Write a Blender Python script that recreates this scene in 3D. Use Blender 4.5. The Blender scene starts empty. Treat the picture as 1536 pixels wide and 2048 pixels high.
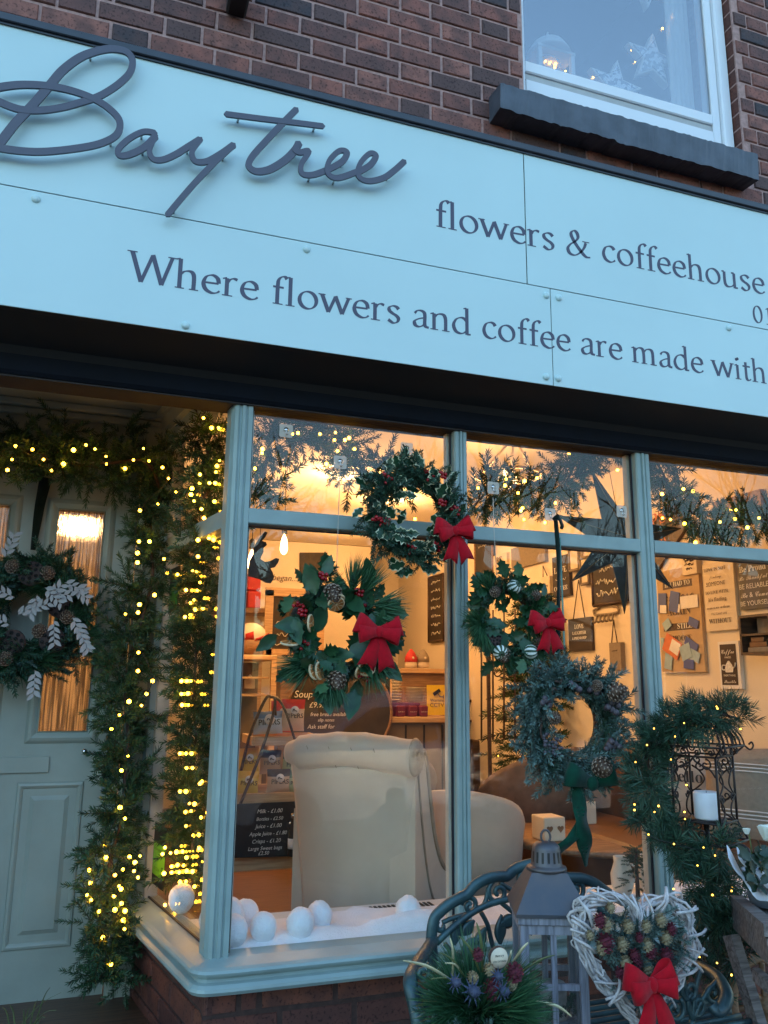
import bpy, math, random
import numpy as np
from mathutils import Vector, Matrix, Euler

# ------------------------------------------------------------------ camera, sky, sun, exposure
SC = bpy.context.scene
COL = SC.collection
rad = math.radians
FOC = 1620.0
YAW, PIT, ROL = rad(19.19), rad(12.0), rad(0.593)
CAMZ = 1.6
_fw = Vector((math.sin(YAW)*math.cos(PIT), math.cos(YAW)*math.cos(PIT), math.sin(PIT)))
_r0 = Vector((math.cos(YAW), -math.sin(YAW), 0)); _u0 = _r0.cross(_fw)
CR = _r0*math.cos(ROL) + _u0*math.sin(ROL)
CU = -_r0*math.sin(ROL) + _u0*math.cos(ROL)
cam_d = bpy.data.cameras.new('camera'); cam = bpy.data.objects.new('camera', cam_d); COL.objects.link(cam)
cam_d.sensor_fit = 'VERTICAL'; cam_d.sensor_height = 36; cam_d.sensor_width = 27
cam_d.lens = 36*FOC/2048; cam_d.clip_start = 0.05; cam_d.clip_end = 600
_m = Matrix((CR, CU, -_fw)).transposed().to_4x4(); _m.translation = (0, 0, CAMZ)
cam.matrix_world = _m
SC.camera = cam

SUN_EL, SUN_ROT = rad(6.0), rad(20)      # low sun behind the building
w = bpy.data.worlds.new('World'); SC.world = w; w.use_nodes = True
nt = w.node_tree; bg = nt.nodes['Background']
sky = nt.nodes.new('ShaderNodeTexSky'); sky.sky_type = 'NISHITA'; sky.sun_disc = False
sky.sun_elevation = SUN_EL; sky.sun_rotation = SUN_ROT; sky.air_density = 1.0; sky.dust_density = 1.0; sky.ozone_density = 2.0
nt.links.new(sky.outputs[0], bg.inputs[0]); bg.inputs[1].default_value = 0.15
sun_d = bpy.data.lights.new('sun', 'SUN'); sun_d.energy = 0.5; sun_d.angle = rad(30); sun_d.color = (1, .86, .74)
sun = bpy.data.objects.new('sun', sun_d); COL.objects.link(sun)
_sd = Vector((math.sin(SUN_ROT)*math.cos(SUN_EL), math.cos(SUN_ROT)*math.cos(SUN_EL), math.sin(SUN_EL)))
sun.rotation_euler = _sd.to_track_quat('Z', 'Y').to_euler()
SC.view_settings.view_transform = 'Standard'; SC.view_settings.look = 'None'
SC.view_settings.exposure = 2.95; SC.view_settings.gamma = 1; SC.view_settings.use_curve_mapping = False
SC.render.engine = 'CYCLES'
SC.cycles.use_denoising = True
SC.cycles.max_bounces = 10; SC.cycles.diffuse_bounces = 3; SC.cycles.glossy_bounces = 4; SC.cycles.transparent_max_bounces = 24
SC.cycles.transmission_bounces = 6; SC.cycles.sample_clamp_indirect = 4; SC.cycles.caustics_reflective = False
LAMP_K = 0.085     # room lamps

random.seed(7); rng = np.random.default_rng(7)
def ray(px, py): return CR*((px-768)/FOC) - CU*((py-1024)/FOC) + _fw
def at(px, py, y):
    d = ray(px, py); return Vector((0, 0, CAMZ)) + d*(y/d.y)
def atz(px, py, z):
    d = ray(px, py); return Vector((0, 0, CAMZ)) + d*((z-CAMZ)/d.z)
def atx(px, py, x):
    d = ray(px, py); return Vector((0, 0, CAMZ)) + d*(x/d.x)
U = random.uniform

# ------------------------------------------------------------------ mesh helpers
def tag(o, label=None, cat=None, group=None, kind=None):
    if label: o['label'] = label
    if cat: o['category'] = cat
    if group: o['group'] = group
    if kind: o['kind'] = kind
    return o
def empty(name, loc, label, cat, group=None, rz=0, rx=0, ry=0):
    o = bpy.data.objects.new(name, None); COL.objects.link(o); o.empty_display_size = .05
    o.location = loc; o.rotation_euler = (rx, ry, rz)
    return tag(o, label, cat, group)
def mobj(name, me, parent=None, loc=None, rot=None, scale=None):
    o = bpy.data.objects.new(name, me); COL.objects.link(o); o.parent = parent
    if loc is not None: o.location = loc
    if rot is not None: o.rotation_euler = rot
    if scale is not None: o.scale = (scale,)*3 if isinstance(scale, (int, float)) else scale
    return o
def frame(dirv, up=Vector((0, 0, 1))):
    z = Vector(dirv).normalized(); x = up.cross(z)
    if x.length < 1e-5: x = Vector((1, 0, 0)).cross(z)
    x.normalize(); y = z.cross(x); return x, y, z
def cr(pts, n=8, closed=False):
    P = [Vector(p) for p in pts]; out = []; k = len(P)
    if k < 3 and not closed: return [P[0].lerp(P[-1], i/n) for i in range(n+1)]
    seg = k if closed else k-1
    for i in range(seg):
        if closed: a, b, c, d = P[(i-1) % k], P[i], P[(i+1) % k], P[(i+2) % k]
        else: a, b, c, d = P[max(i-1, 0)], P[i], P[i+1], P[min(i+2, k-1)]
        for j in range(n):
            t = j/n
            out.append(.5*((2*b)+(c-a)*t+(2*a-5*b+4*c-d)*t*t+(3*b-a-3*c+d)*t**3))
    if not closed: out.append(P[-1].copy())
    return out
class MB:
    def __init__(s): s.v = []; s.f = []; s.m = []; s.sm = []
    def add(s, vs, fs, mi=0, smooth=False):
        b = len(s.v); s.v.extend([tuple(p) for p in vs])
        for f in fs: s.f.append([b+i for i in f]); s.m.append(mi); s.sm.append(smooth)
        return s
    def box(s, x0, x1, y0, y1, z0, z1, mi=0, M=None, bev=0.0):
        if bev <= 0:
            vs = [Vector((x, y, z)) for z in (z0, z1) for y in (y0, y1) for x in (x0, x1)]
            fs = [(0, 2, 3, 1), (4, 5, 7, 6), (0, 1, 5, 4), (2, 6, 7, 3), (0, 4, 6, 2), (1, 3, 7, 5)]
        else:
            b = bev; vs = []; fs = []
            for zi, (z, bz) in enumerate(((z0, b), (z1, -b))):
                for yi, (y, by) in enumerate(((y0, b), (y1, -b))):
                    for xi, (x, bx) in enumerate(((x0, b), (x1, -b))):
                        vs += [Vector((x, y+by, z+bz)), Vector((x+bx, y, z+bz)), Vector((x+bx, y+by, z))]
            I = lambda x, y, z, k: (z*4+y*2+x)*3+k
            for x in (0, 1): fs.append([I(x, 0, 0, 0), I(x, 0, 1, 0), I(x, 1, 1, 0), I(x, 1, 0, 0)][::(1 if x == 0 else -1)])
            for y in (0, 1): fs.append([I(0, y, 0, 1), I(1, y, 0, 1), I(1, y, 1, 1), I(0, y, 1, 1)][::(1 if y == 0 else -1)])
            for z in (0, 1): fs.append([I(0, 0, z, 2), I(0, 1, z, 2), I(1, 1, z, 2), I(1, 0, z, 2)][::(1 if z == 0 else -1)])
            for a in (0, 1):
                for c in (0, 1):
                    fs.append([I(a, c, 0, 0), I(a, c, 0, 1), I(a, c, 1, 1), I(a, c, 1, 0)])
                    fs.append([I(a, 0, c, 0), I(a, 1, c, 0), I(a, 1, c, 2), I(a, 0, c, 2)])
                    fs.append([I(0, a, c, 1), I(1, a, c, 1), I(1, a, c, 2), I(0, a, c, 2)])
            for x in (0, 1):
                for y in (0, 1):
                    for z in (0, 1): fs.append([I(x, y, z, 0), I(x, y, z, 1), I(x, y, z, 2)])
        if M is not None: vs = [M @ p for p in vs]
        return s.add(vs, fs, mi)
    def prism(s, poly, fn, mi=0, smooth=False):
        """poly: list of 2d points; fn(u,v,k) -> 3d for k = 0 / 1 (the two ends)"""
        n = len(poly); vs = [fn(u, v, 0) for u, v in poly]+[fn(u, v, 1) for u, v in poly]
        fs = [tuple(range(n))[::-1], tuple(range(n, 2*n))]+[(i, (i+1) % n, n+(i+1) % n, n+i) for i in range(n)]
        return s.add(vs, fs, mi, smooth)
    def tube(s, path, r, n=8, closed=False, mi=0, smooth=True, cap=True, flat=1.0, up=None):
        P = [Vector(p) for p in path]; k = len(P)
        if k < 2: return s
        R = r if isinstance(r, (list, tuple)) else [r]*k
        vs = []; px = None
        for i in range(k):
            if closed: t = P[(i+1) % k]-P[(i-1) % k]
            else: t = P[min(i+1, k-1)]-P[max(i-1, 0)]
            if t.length < 1e-9: t = Vector((0, 0, 1))
            t.normalize()
            if px is None:
                ref = Vector(up) if up else (Vector((0, 1, 0)) if abs(t.y) < .9 else Vector((1, 0, 0)))
                px = ref-t*ref.dot(t); px.normalize()
            else:
                px = px-t*px.dot(t)
                if px.length < 1e-6: px = t.orthogonal()
                px.normalize()
            py = t.cross(px)
            for j in range(n):
                a = 2*math.pi*j/n; vs.append(P[i]+px*(R[i]*flat*math.cos(a))+py*(R[i]*math.sin(a)))
        fs = []
        for i in range(k if closed else k-1):
            for j in range(n):
                a, b = i*n+j, i*n+(j+1) % n; c, d = ((i+1) % k)*n+(j+1) % n, ((i+1) % k)*n+j
                fs.append((a, b, c, d))
        if cap and not closed: fs += [tuple(range(n))[::-1], tuple(range((k-1)*n, k*n))]
        return s.add(vs, fs, mi, smooth)
    def lathe(s, prof, n=16, c=(0, 0, 0), ax=(0, 0, 1), mi=0, smooth=True, a0=0, sq=None):
        x, y, z = frame(ax); c = Vector(c); vs = []
        for r, h in prof:
            for j in range(n):
                a = a0+2*math.pi*j/n; vs.append(c+z*h+x*(r*math.cos(a))+y*(r*math.sin(a)))
        fs = []
        for i in range(len(prof)-1):
            for j in range(n): fs.append((i*n+j, i*n+(j+1) % n, (i+1)*n+(j+1) % n, (i+1)*n+j))
        fs += [tuple(range(n))[::-1], tuple(range((len(prof)-1)*n, len(prof)*n))]
        return s.add(vs, fs, mi, smooth)
    def ball(s, c, r, nu=10, nv=6, sc=(1, 1, 1), mi=0, jit=0.0, M=None):
        c = Vector(c); vs = [c+Vector((0, 0, -r*sc[2]))]
        for i in range(1, nv):
            b = -math.pi/2+math.pi*i/nv
            for j in range(nu):
                a = 2*math.pi*j/nu; q = 1+(U(-jit, jit) if jit else 0)
                vs.append(c+Vector((r*sc[0]*math.cos(b)*math.cos(a)*q, r*sc[1]*math.cos(b)*math.sin(a)*q, r*sc[2]*math.sin(b)*q)))
        vs.append(c+Vector((0, 0, r*sc[2])))
        fs = [(0, 1+(j+1) % nu, 1+j) for j in range(nu)]
        for i in range(nv-2):
            for j in range(nu): fs.append((1+i*nu+j, 1+i*nu+(j+1) % nu, 1+(i+1)*nu+(j+1) % nu, 1+(i+1)*nu+j))
        t = len(vs)-1; b = 1+(nv-2)*nu
        fs += [(b+j, b+(j+1) % nu, t) for j in range(nu)]
        if M is not None: vs = [M @ p for p in vs]
        return s.add(vs, fs, mi, True)
    def ribbon(s, path, wv, th=.0012, mi=0, smooth=True):
        """strip with thickness; path points and per-point half-width vectors"""
        P = [Vector(p) for p in path]; k = len(P); vs = []
        for i in range(k):
            wv_i = Vector(wv[i]) if not isinstance(wv, Vector) else wv
            t = P[min(i+1, k-1)]-P[max(i-1, 0)]; nrm = t.cross(wv_i)
            nrm = nrm.normalized()*(th/2) if nrm.length > 1e-9 else Vector((0, th/2, 0))
            vs += [P[i]-wv_i+nrm, P[i]+wv_i+nrm, P[i]+wv_i-nrm, P[i]-wv_i-nrm]
        fs = []
        for i in range(k-1):
            a = i*4; b = a+4
            fs += [(a, a+1, b+1, b), (a+1, a+2, b+2, b+1), (a+2, a+3, b+3, b+2), (a+3, a, b, b+3)]
        fs += [(0, 3, 2, 1), ((k-1)*4, (k-1)*4+1, (k-1)*4+2, (k-1)*4+3)]
        return s.add(vs, fs, mi, smooth)
    def mesh(s, name, mats, off=None):
        me = bpy.data.meshes.new(name)
        v = s.v if off is None else [(p[0]-off[0], p[1]-off[1], p[2]-off[2]) for p in s.v]
        me.from_pydata(v, [], s.f); me.update()
        mats = mats if isinstance(mats, (list, tuple)) else [mats]
        for m in mats: me.materials.append(m)
        me.polygons.foreach_set('material_index', s.m); me.polygons.foreach_set('use_smooth', s.sm)
        return me
    def build(s, name, mats, parent=None, world=True, loc=None, rot=None):
        off = None
        if world and parent is not None:
            o = parent; off = Vector((0, 0, 0))
            while o is not None: off += o.location; o = o.parent
        return mobj(name, s.mesh(name, mats, off), parent, loc, rot)

# ------------------------------------------------------------------ materials
def pm(name, col, rough=.5, metal=0.0, var=.12, vs=25.0, bump=0.0, bs=80.0, spec=.5, coat=0.0, sheen=0.0, col2=None, detail=6.0, sss=0.0):
    m = bpy.data.materials.new(name); m.use_nodes = True; nt = m.node_tree; b = nt.nodes['Principled BSDF']
    b.inputs['Roughness'].default_value = rough; b.inputs['Metallic'].default_value = metal
    b.inputs['Specular IOR Level'].default_value = spec
    if coat: b.inputs['Coat Weight'].default_value = coat; b.inputs['Coat Roughness'].default_value = .12
    if sheen: b.inputs['Sheen Weight'].default_value = sheen
    tc = nt.nodes.new('ShaderNodeTexCoord')
    if var > 0 or col2:
        n = nt.nodes.new('ShaderNodeTexNoise'); n.inputs['Scale'].default_value = vs; n.inputs['Detail'].default_value = detail
        nt.links.new(tc.outputs['Object'], n.inputs['Vector'])
        rp = nt.nodes.new('ShaderNodeValToRGB'); nt.links.new(n.outputs['Fac'], rp.inputs[0])
        c2 = col2 or tuple(min(1, c*(1+var)) for c in col); c1 = col if col2 else tuple(c*(1-var) for c in col)
        rp.color_ramp.elements[0].position = .32; rp.color_ramp.elements[1].position = .68
        rp.color_ramp.elements[0].color = (*c1, 1); rp.color_ramp.elements[1].color = (*c2, 1)
        nt.links.new(rp.outputs[0], b.inputs['Base Color'])
        mr = nt.nodes.new('ShaderNodeMapRange'); mr.inputs[3].default_value = max(0, rough-.08); mr.inputs[4].default_value = min(1, rough+.1)
        nt.links.new(n.outputs['Fac'], mr.inputs[0]); nt.links.new(mr.outputs[0], b.inputs['Roughness'])
    else: b.inputs['Base Color'].default_value = (*col, 1)
    if bump:
        n2 = nt.nodes.new('ShaderNodeTexNoise'); n2.inputs['Scale'].default_value = bs; n2.inputs['Detail'].default_value = 8
        nt.links.new(tc.outputs['Object'], n2.inputs['Vector'])
        bp = nt.nodes.new('ShaderNodeBump'); bp.inputs['Strength'].default_value = bump; bp.inputs['Distance'].default_value = .004
        nt.links.new(n2.outputs['Fac'], bp.inputs['Height']); nt.links.new(bp.outputs[0], b.inputs['Normal'])
    if sss: b.inputs['Subsurface Weight'].default_value = sss; b.inputs['Subsurface Radius'].default_value = (.02, .015, .01)
    return m
def em(name, col, strength):
    m = bpy.data.materials.new(name); m.use_nodes = True; nt = m.node_tree; nt.nodes.remove(nt.nodes['Principled BSDF'])
    e = nt.nodes.new('ShaderNodeEmission'); e.inputs[0].default_value = (*col, 1); e.inputs[1].default_value = strength
    nt.links.new(e.outputs[0], nt.nodes['Material Output'].inputs[0]); return m
def foliage(name, c1, c2, rough=.55, brown=None):
    m = bpy.data.materials.new(name); m.use_nodes = True; nt = m.node_tree; b = nt.nodes['Principled BSDF']
    at_ = nt.nodes.new('ShaderNodeAttribute'); at_.attribute_name = 'tint'
    rp = nt.nodes.new('ShaderNodeValToRGB'); rp.color_ramp.elements[0].color = (*c1, 1); rp.color_ramp.elements[1].color = (*c2, 1)
    if brown:
        e = rp.color_ramp.elements.new(.03); e.color = (*c1, 1); rp.color_ramp.elements[0].color = (*brown, 1)
    nt.links.new(at_.outputs['Fac'], rp.inputs[0]); nt.links.new(rp.outputs[0], b.inputs['Base Color'])
    b.inputs['Roughness'].default_value = rough; b.inputs['Specular IOR Level'].default_value = .4
    return m
def glassmat(name, f0=.04, tint=(1, 1, 1), rough=0.0, bump=0.0, bscale=3.0):
    m = bpy.data.materials.new(name); m.use_nodes = True; nt = m.node_tree; nt.nodes.remove(nt.nodes['Principled BSDF'])
    g = nt.nodes.new('ShaderNodeNewGeometry'); d = nt.nodes.new('ShaderNodeVectorMath'); d.operation = 'DOT_PRODUCT'
    nt.links.new(g.outputs['Normal'], d.inputs[0]); nt.links.new(g.outputs['Incoming'], d.inputs[1])
    def mth(op, a, b=None):
        n = nt.nodes.new('ShaderNodeMath'); n.operation = op
        for i, q in enumerate((a, b)):
            if q is None: continue
            if isinstance(q, (int, float)): n.inputs[i].default_value = q
            else: nt.links.new(q, n.inputs[i])
        return n.outputs[0]
    c = mth('ABSOLUTE', d.outputs['Value']); o = mth('SUBTRACT', 1.0, c); p5 = mth('POWER', o, 5.0)
    F = mth('ADD', mth('MULTIPLY', p5, 1-f0), f0)
    tr = nt.nodes.new('ShaderNodeBsdfTransparent'); tr.inputs[0].default_value = (*tint, 1)
    gl = nt.nodes.new('ShaderNodeBsdfGlossy'); gl.inputs['Roughness'].default_value = rough
    if bump:
        tc = nt.nodes.new('ShaderNodeTexCoord'); n2 = nt.nodes.new('ShaderNodeTexNoise'); n2.inputs['Scale'].default_value = bscale
        n2.inputs['Detail'].default_value = 1
        nt.links.new(tc.outputs['Object'], n2.inputs['Vector'])
        bp = nt.nodes.new('ShaderNodeBump'); bp.inputs['Strength'].default_value = bump; bp.inputs['Distance'].default_value = .01
        nt.links.new(n2.outputs['Fac'], bp.inputs['Height']); nt.links.new(bp.outputs[0], gl.inputs['Normal'])
    mx = nt.nodes.new('ShaderNodeMixShader'); nt.links.new(F, mx.inputs[0]); nt.links.new(tr.outputs[0], mx.inputs[1]); nt.links.new(gl.outputs[0], mx.inputs[2])
    nt.links.new(mx.outputs[0], nt.nodes['Material Output'].inputs[0]); return m
def brickmat(name, cols, dark):
    m = bpy.data.materials.new(name); m.use_nodes = True; nt = m.node_tree; b = nt.nodes['Principled BSDF']; L = nt.links.new
    oi = nt.nodes.new('ShaderNodeObjectInfo'); rp = nt.nodes.new('ShaderNodeValToRGB'); rp.color_ramp.interpolation = 'CONSTANT'
    el = rp.color_ramp.elements; el[0].color = (*cols[0], 1); el[1].position = 1/len(cols); el[1].color = (*cols[1], 1)
    for i in range(2, len(cols)): e = el.new(i/len(cols)); e.color = (*cols[i], 1)
    L(oi.outputs['Random'], rp.inputs[0])
    tc = nt.nodes.new('ShaderNodeTexCoord'); add = nt.nodes.new('ShaderNodeVectorMath'); add.operation = 'ADD'
    cmb = nt.nodes.new('ShaderNodeCombineXYZ'); mul = nt.nodes.new('ShaderNodeMath'); mul.operation = 'MULTIPLY'; mul.inputs[1].default_value = 37
    L(oi.outputs['Random'], mul.inputs[0]); L(mul.outputs[0], cmb.inputs[0]); L(mul.outputs[0], cmb.inputs[2])
    L(tc.outputs['Object'], add.inputs[0]); L(cmb.outputs[0], add.inputs[1])
    n1 = nt.nodes.new('ShaderNodeTexNoise'); n1.inputs['Scale'].default_value = 14; n1.inputs['Detail'].default_value = 6; L(add.outputs[0], n1.inputs['Vector'])
    r1 = nt.nodes.new('ShaderNodeValToRGB'); r1.color_ramp.elements[0].position = .38; r1.color_ramp.elements[1].position = .62; L(n1.outputs['Fac'], r1.inputs[0])
    mx = nt.nodes.new('ShaderNodeMix'); mx.data_type = 'RGBA'; mx.inputs[6].default_value = (*dark, 1)
    mm = nt.nodes.new('ShaderNodeMath'); mm.operation = 'MULTIPLY_ADD'; mm.inputs[1].default_value = .75; mm.inputs[2].default_value = .25
    L(r1.outputs[0], mm.inputs[0]); L(mm.outputs[0], mx.inputs[0]); L(rp.outputs[0], mx.inputs[7])
    n2 = nt.nodes.new('ShaderNodeTexNoise'); n2.inputs['Scale'].default_value = 110; n2.inputs['Detail'].default_value = 5; L(add.outputs[0], n2.inputs['Vector'])
    r2 = nt.nodes.new('ShaderNodeValToRGB'); r2.color_ramp.elements[0].position = .33; r2.color_ramp.elements[0].color = (.25, .22, .22, 1); r2.color_ramp.elements[1].position = .45; L(n2.outputs['Fac'], r2.inputs[0])
    m2 = nt.nodes.new('ShaderNodeMix'); m2.data_type = 'RGBA'; m2.blend_type = 'MULTIPLY'; m2.inputs[0].default_value = .8
    L(mx.outputs[2], m2.inputs[6]); L(r2.outputs[0], m2.inputs[7]); L(m2.outputs[2], b.inputs['Base Color'])
    b.inputs['Roughness'].default_value = .72; b.inputs['Specular IOR Level'].default_value = .35
    bp = nt.nodes.new('ShaderNodeBump'); bp.inputs['Strength'].default_value = .5; bp.inputs['Distance'].default_value = .004
    n3 = nt.nodes.new('ShaderNodeTexNoise'); n3.inputs['Scale'].default_value = 45; n3.inputs['Detail'].default_value = 10; L(add.outputs[0], n3.inputs['Vector'])
    L(n3.outputs['Fac'], bp.inputs['Height']); L(bp.outputs[0], b.inputs['Normal'])
    return m
def woodmat(name, c1, c2, rough=.6, scale=(2, 30, 30), bump=.25):
    m = bpy.data.materials.new(name); m.use_nodes = True; nt = m.node_tree; b = nt.nodes['Principled BSDF']; L = nt.links.new
    tc = nt.nodes.new('ShaderNodeTexCoord'); mp = nt.nodes.new('ShaderNodeMapping'); mp.inputs['Scale'].default_value = scale
    L(tc.outputs['Object'], mp.inputs[0]); n = nt.nodes.new('ShaderNodeTexNoise'); n.inputs['Scale'].default_value = 3; n.inputs['Detail'].default_value = 9; n.inputs['Distortion'].default_value = .6
    L(mp.outputs[0], n.inputs['Vector']); rp = nt.nodes.new('ShaderNodeValToRGB'); rp.color_ramp.elements[0].position = .35; rp.color_ramp.elements[1].position = .65
    rp.color_ramp.elements[0].color = (*c1, 1); rp.color_ramp.elements[1].color = (*c2, 1); L(n.outputs['Fac'], rp.inputs[0]); L(rp.outputs[0], b.inputs['Base Color'])
    b.inputs['Roughness'].default_value = rough
    bp = nt.nodes.new('ShaderNodeBump'); bp.inputs['Strength'].default_value = bump; bp.inputs['Distance'].default_value = .003; L(n.outputs['Fac'], bp.inputs['Height']); L(bp.outputs[0], b.inputs['Normal'])
    return m
M = {}
M['mint_panel'] = pm('mint_panel', (.53, .69, .69), .34, var=.035, vs=1.6, spec=.45, bump=.02, bs=6)
M['sign_black'] = pm('sign_black', (.022, .024, .032), .3, var=.2, vs=20, spec=.6)
M['letter_black'] = pm('letter_black', (.075, .075, .105), .42, var=.05, vs=30, spec=.5)
M['print_black'] = pm('print_black', (.062, .06, .10), .45, var=.04, vs=30)
M['soffit_black'] = pm('soffit_black', (.0035, .0035, .0045), .75, var=.4, vs=8)
M['navy_paint'] = pm('navy_paint', (.003, .0045, .009), .7, spec=.15, var=.25, vs=15, bump=.2, bs=60)
M['sage'] = pm('sage_paint', (.27, .355, .345), .36, var=.10, vs=9, bump=.12, bs=45, spec=.5)
M['sage_door'] = pm('sage_door_paint', (.33, .365, .31), .4, var=.08, vs=7, bump=.10, bs=40)
M['cream_rim'] = pm('window_bead', (.55, .50, .42), .5, var=.08, vs=30)
M['dark_seal'] = pm('dark_seal', (.012, .012, .02), .5, var=.2)
M['brick_up'] = brickmat('upper_brick', [(.28, .10, .074), (.21, .08, .062), (.155, .066, .056), (.31, .12, .09), (.105, .056, .052), (.25, .09, .068), (.045, .037, .044), (.19, .076, .06)], (.09, .046, .042))
M['brick_low'] = brickmat('stall_brick', [(.17, .055, .036), (.14, .047, .034), (.19, .064, .04), (.11, .042, .034)], (.075, .032, .028))
M['mortar'] = pm('mortar', (.40, .24, .215), .9, var=.2, vs=60, bump=.5, bs=160)
M['mortar_dark'] = pm('mortar_dark', (.055, .03, .026), .9, var=.3, vs=50, bump=.5, bs=120)
M['slate'] = pm('painted_stone', (.062, .072, .094), .42, var=.3, vs=12, bump=.45, bs=35, spec=.5)
M['upvc'] = pm('white_upvc', (.74, .76, .80), .3, var=.02, vs=5)
M['upvc_grey'] = pm('grey_upvc', (.42, .42, .42), .5, var=.1, vs=12)
M['glass'] = glassmat('shop_glass', .024, (.985, .99, .985), 0, bump=.004, bscale=2.2)
M['glass_up'] = glassmat('upper_glass', .30, (.9, .93, .95), 0, bump=.002, bscale=2)
M['glass_thin'] = glassmat('thin_glass', .035, (.97, .98, .97), 0)
M['cream_wall'] = pm('cream_wall', (.76, .66, .50), .75, var=.03, vs=3, bump=.08, bs=60)
M['ceiling_white'] = pm('ceiling_white', (.78, .70, .56), .8, var=.02, vs=3)
M['dark_wall'] = pm('dark_wall', (.16, .12, .085), .7, var=.2, vs=4)
M['floorboard'] = woodmat('floorboard', (.07, .034, .02), (.14, .07, .04), .4)
M['pine_wood'] = woodmat('pine_wood', (.42, .25, .12), (.60, .40, .22), .55)
M['dark_wood'] = woodmat('dark_wood', (.035, .02, .013), (.09, .05, .03), .5)
M['mid_wood'] = woodmat('mid_wood', (.17, .09, .045), (.30, .17, .09), .55)
M['grey_wood'] = woodmat('weathered_wood', (.075, .06, .055), (.21, .175, .165), .8, bump=.6)
M['lantern_wood'] = woodmat('lantern_wood', (.14, .14, .165), (.30, .30, .35), .8, (30, 30, 3), bump=.5)
M['chalk'] = pm('chalkboard', (.016, .016, .017), .75, var=.5, vs=6)
M['chalk_brown'] = pm('chalkboard_brown', (.035, .026, .02), .7, var=.4, vs=6)
M['chalk_white'] = pm('chalk_white', (.72, .70, .64), .9, var=.2, vs=120)
M['cream_fabric'] = pm('cream_fabric', (.56, .46, .35), .92, var=.06, vs=7, bump=.25, bs=500, sheen=.3)
M['snow'] = pm('snow_wadding', (.86, .85, .88), .95, var=.03, vs=30, bump=.8, bs=160, sheen=.4, sss=.15)
M['board_cream'] = pm('board_cream', (.70, .60, .44), .7, var=.05, vs=12)
M['tin_star'] = pm('weathered_tin', (.008, .016, .018), .7, .0, var=.6, vs=30, col2=(.03, .045, .046), bump=.3, bs=60)
M['felt_red'] = pm('red_felt', (.43, .005, .014), .95, var=.1, vs=90, bump=.2, bs=400, sheen=.08, spec=.15)
M['velvet_green'] = pm('green_velvet', (.002, .045, .026), .85, var=.3, vs=25, sheen=.12, spec=.2)
M['ribbon_black'] = pm('dark_ribbon', (.004, .012, .008), .85, var=.3, vs=25, sheen=.2, spec=.15)
M['ribbon_teal'] = pm('teal_ribbon', (.10, .28, .24), .6)
M['holly'] = pm('holly_leaf', (.008, .040, .016), .36, var=.4, vs=30, spec=.4, col2=(.022, .085, .032))
M['holly_light'] = pm('holly_underside', (.05, .13, .055), .45, var=.2, vs=30)
M['holly_rim'] = pm('holly_cream_edge', (.62, .62, .40), .4, var=.1, vs=40)
M['berry'] = pm('red_berry', (.36, .006, .012), .25, var=.2, vs=80)
M['berry_dark'] = pm('dusty_berry', (.085, .07, .085), .6, var=.3, vs=70)
M['cone'] = pm('pine_cone', (.065, .033, .02), .6, var=.3, vs=60, col2=(.15, .09, .06))
M['cone_tip'] = pm('pine_cone_tip', (.30, .22, .16), .7, var=.2, vs=60)
M['orange_rind'] = pm('dried_rind', (.66, .50, .30), .7, var=.15, vs=50)
M['orange_flesh'] = pm('dried_orange', (.40, .15, .035), .45, var=.35, vs=60, bump=.4, bs=150)
M['lime_dark'] = pm('dried_lime', (.035, .07, .035), .6, var=.4, vs=50)
M['lime_slit'] = pm('lime_slit', (.72, .76, .70), .7, var=.06, vs=50)
M['pod'] = pm('lotus_pod', (.055, .035, .032), .85, var=.3, vs=50, bump=.4, bs=120)
M['pod_hole'] = pm('pod_hole', (.006, .005, .005), .9, var=0)
M['twig'] = pm('twig', (.075, .045, .035), .8, var=.3, vs=50)
M['white_leaf'] = pm('bleached_leaf', (.36, .325, .31), .7, var=.1, vs=40)
M['fol_pvc'] = foliage('garland_needles', (.007, .032, .015), (.038, .105, .042), .5, (.05, .03, .015))
M['fol_fir'] = foliage('fir_needles', (.010, .042, .024), (.045, .115, .07), .5, (.05, .035, .02))
M['fol_blue'] = foliage('spruce_needles', (.028, .075, .065), (.15, .24, .22), .55, (.06, .045, .035))
M['fol_pine'] = foliage('pine_needles', (.010, .055, .026), (.05, .14, .06), .45, (.05, .035, .02))
M['fol_cage'] = foliage('cage_garland_needles', (.008, .036, .022), (.04, .10, .06), .5, (.045, .03, .015))
M['hook_pad'] = pm('clear_pad', (.70, .66, .58), .25, var=.02); M['hook_pad'].node_tree.nodes['Principled BSDF'].inputs['Alpha'].default_value = .5
M['steel'] = pm('steel', (.55, .55, .55), .25, 1.0, var=.1)
M['chrome'] = pm('chrome', (.75, .75, .76), .12, 1.0, var=.02)
M['wire'] = pm('dark_wire', (.006, .012, .008), .6, var=.1)
M['bulb'] = em('fairy_bulb', (1.0, .43, .022), 5)
M['bulb_dim'] = em('fairy_bulb_cage', (1.0, .50, .06), 1.2)
M['filament'] = em('filament_bulb', (1.0, .55, .2), 3)
M['lampglow'] = em('lamp_glow', (1.0, .58, .24), 1.2)
M['iron_green'] = pm('verdigris_iron', (.020, .040, .052), .42, .35, var=.6, vs=14, col2=(.045, .10, .11), bump=.35, bs=50, spec=.6)
M['rust_iron'] = pm('brown_iron', (.028, .020, .019), .55, .4, var=.4, vs=40, bump=.3, bs=80)
M['zinc'] = pm('aged_zinc', (.065, .075, .095), .45, .55, var=.35, vs=9, col2=(.12, .105, .105), bump=.15, bs=40)
M['wicker'] = pm('whitewashed_wicker', (.55, .50, .49), .8, var=.25, vs=50, bump=.4, bs=150)
M['wax'] = pm('white_wax', (.72, .72, .75), .5, var=.03, sss=.4)
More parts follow.
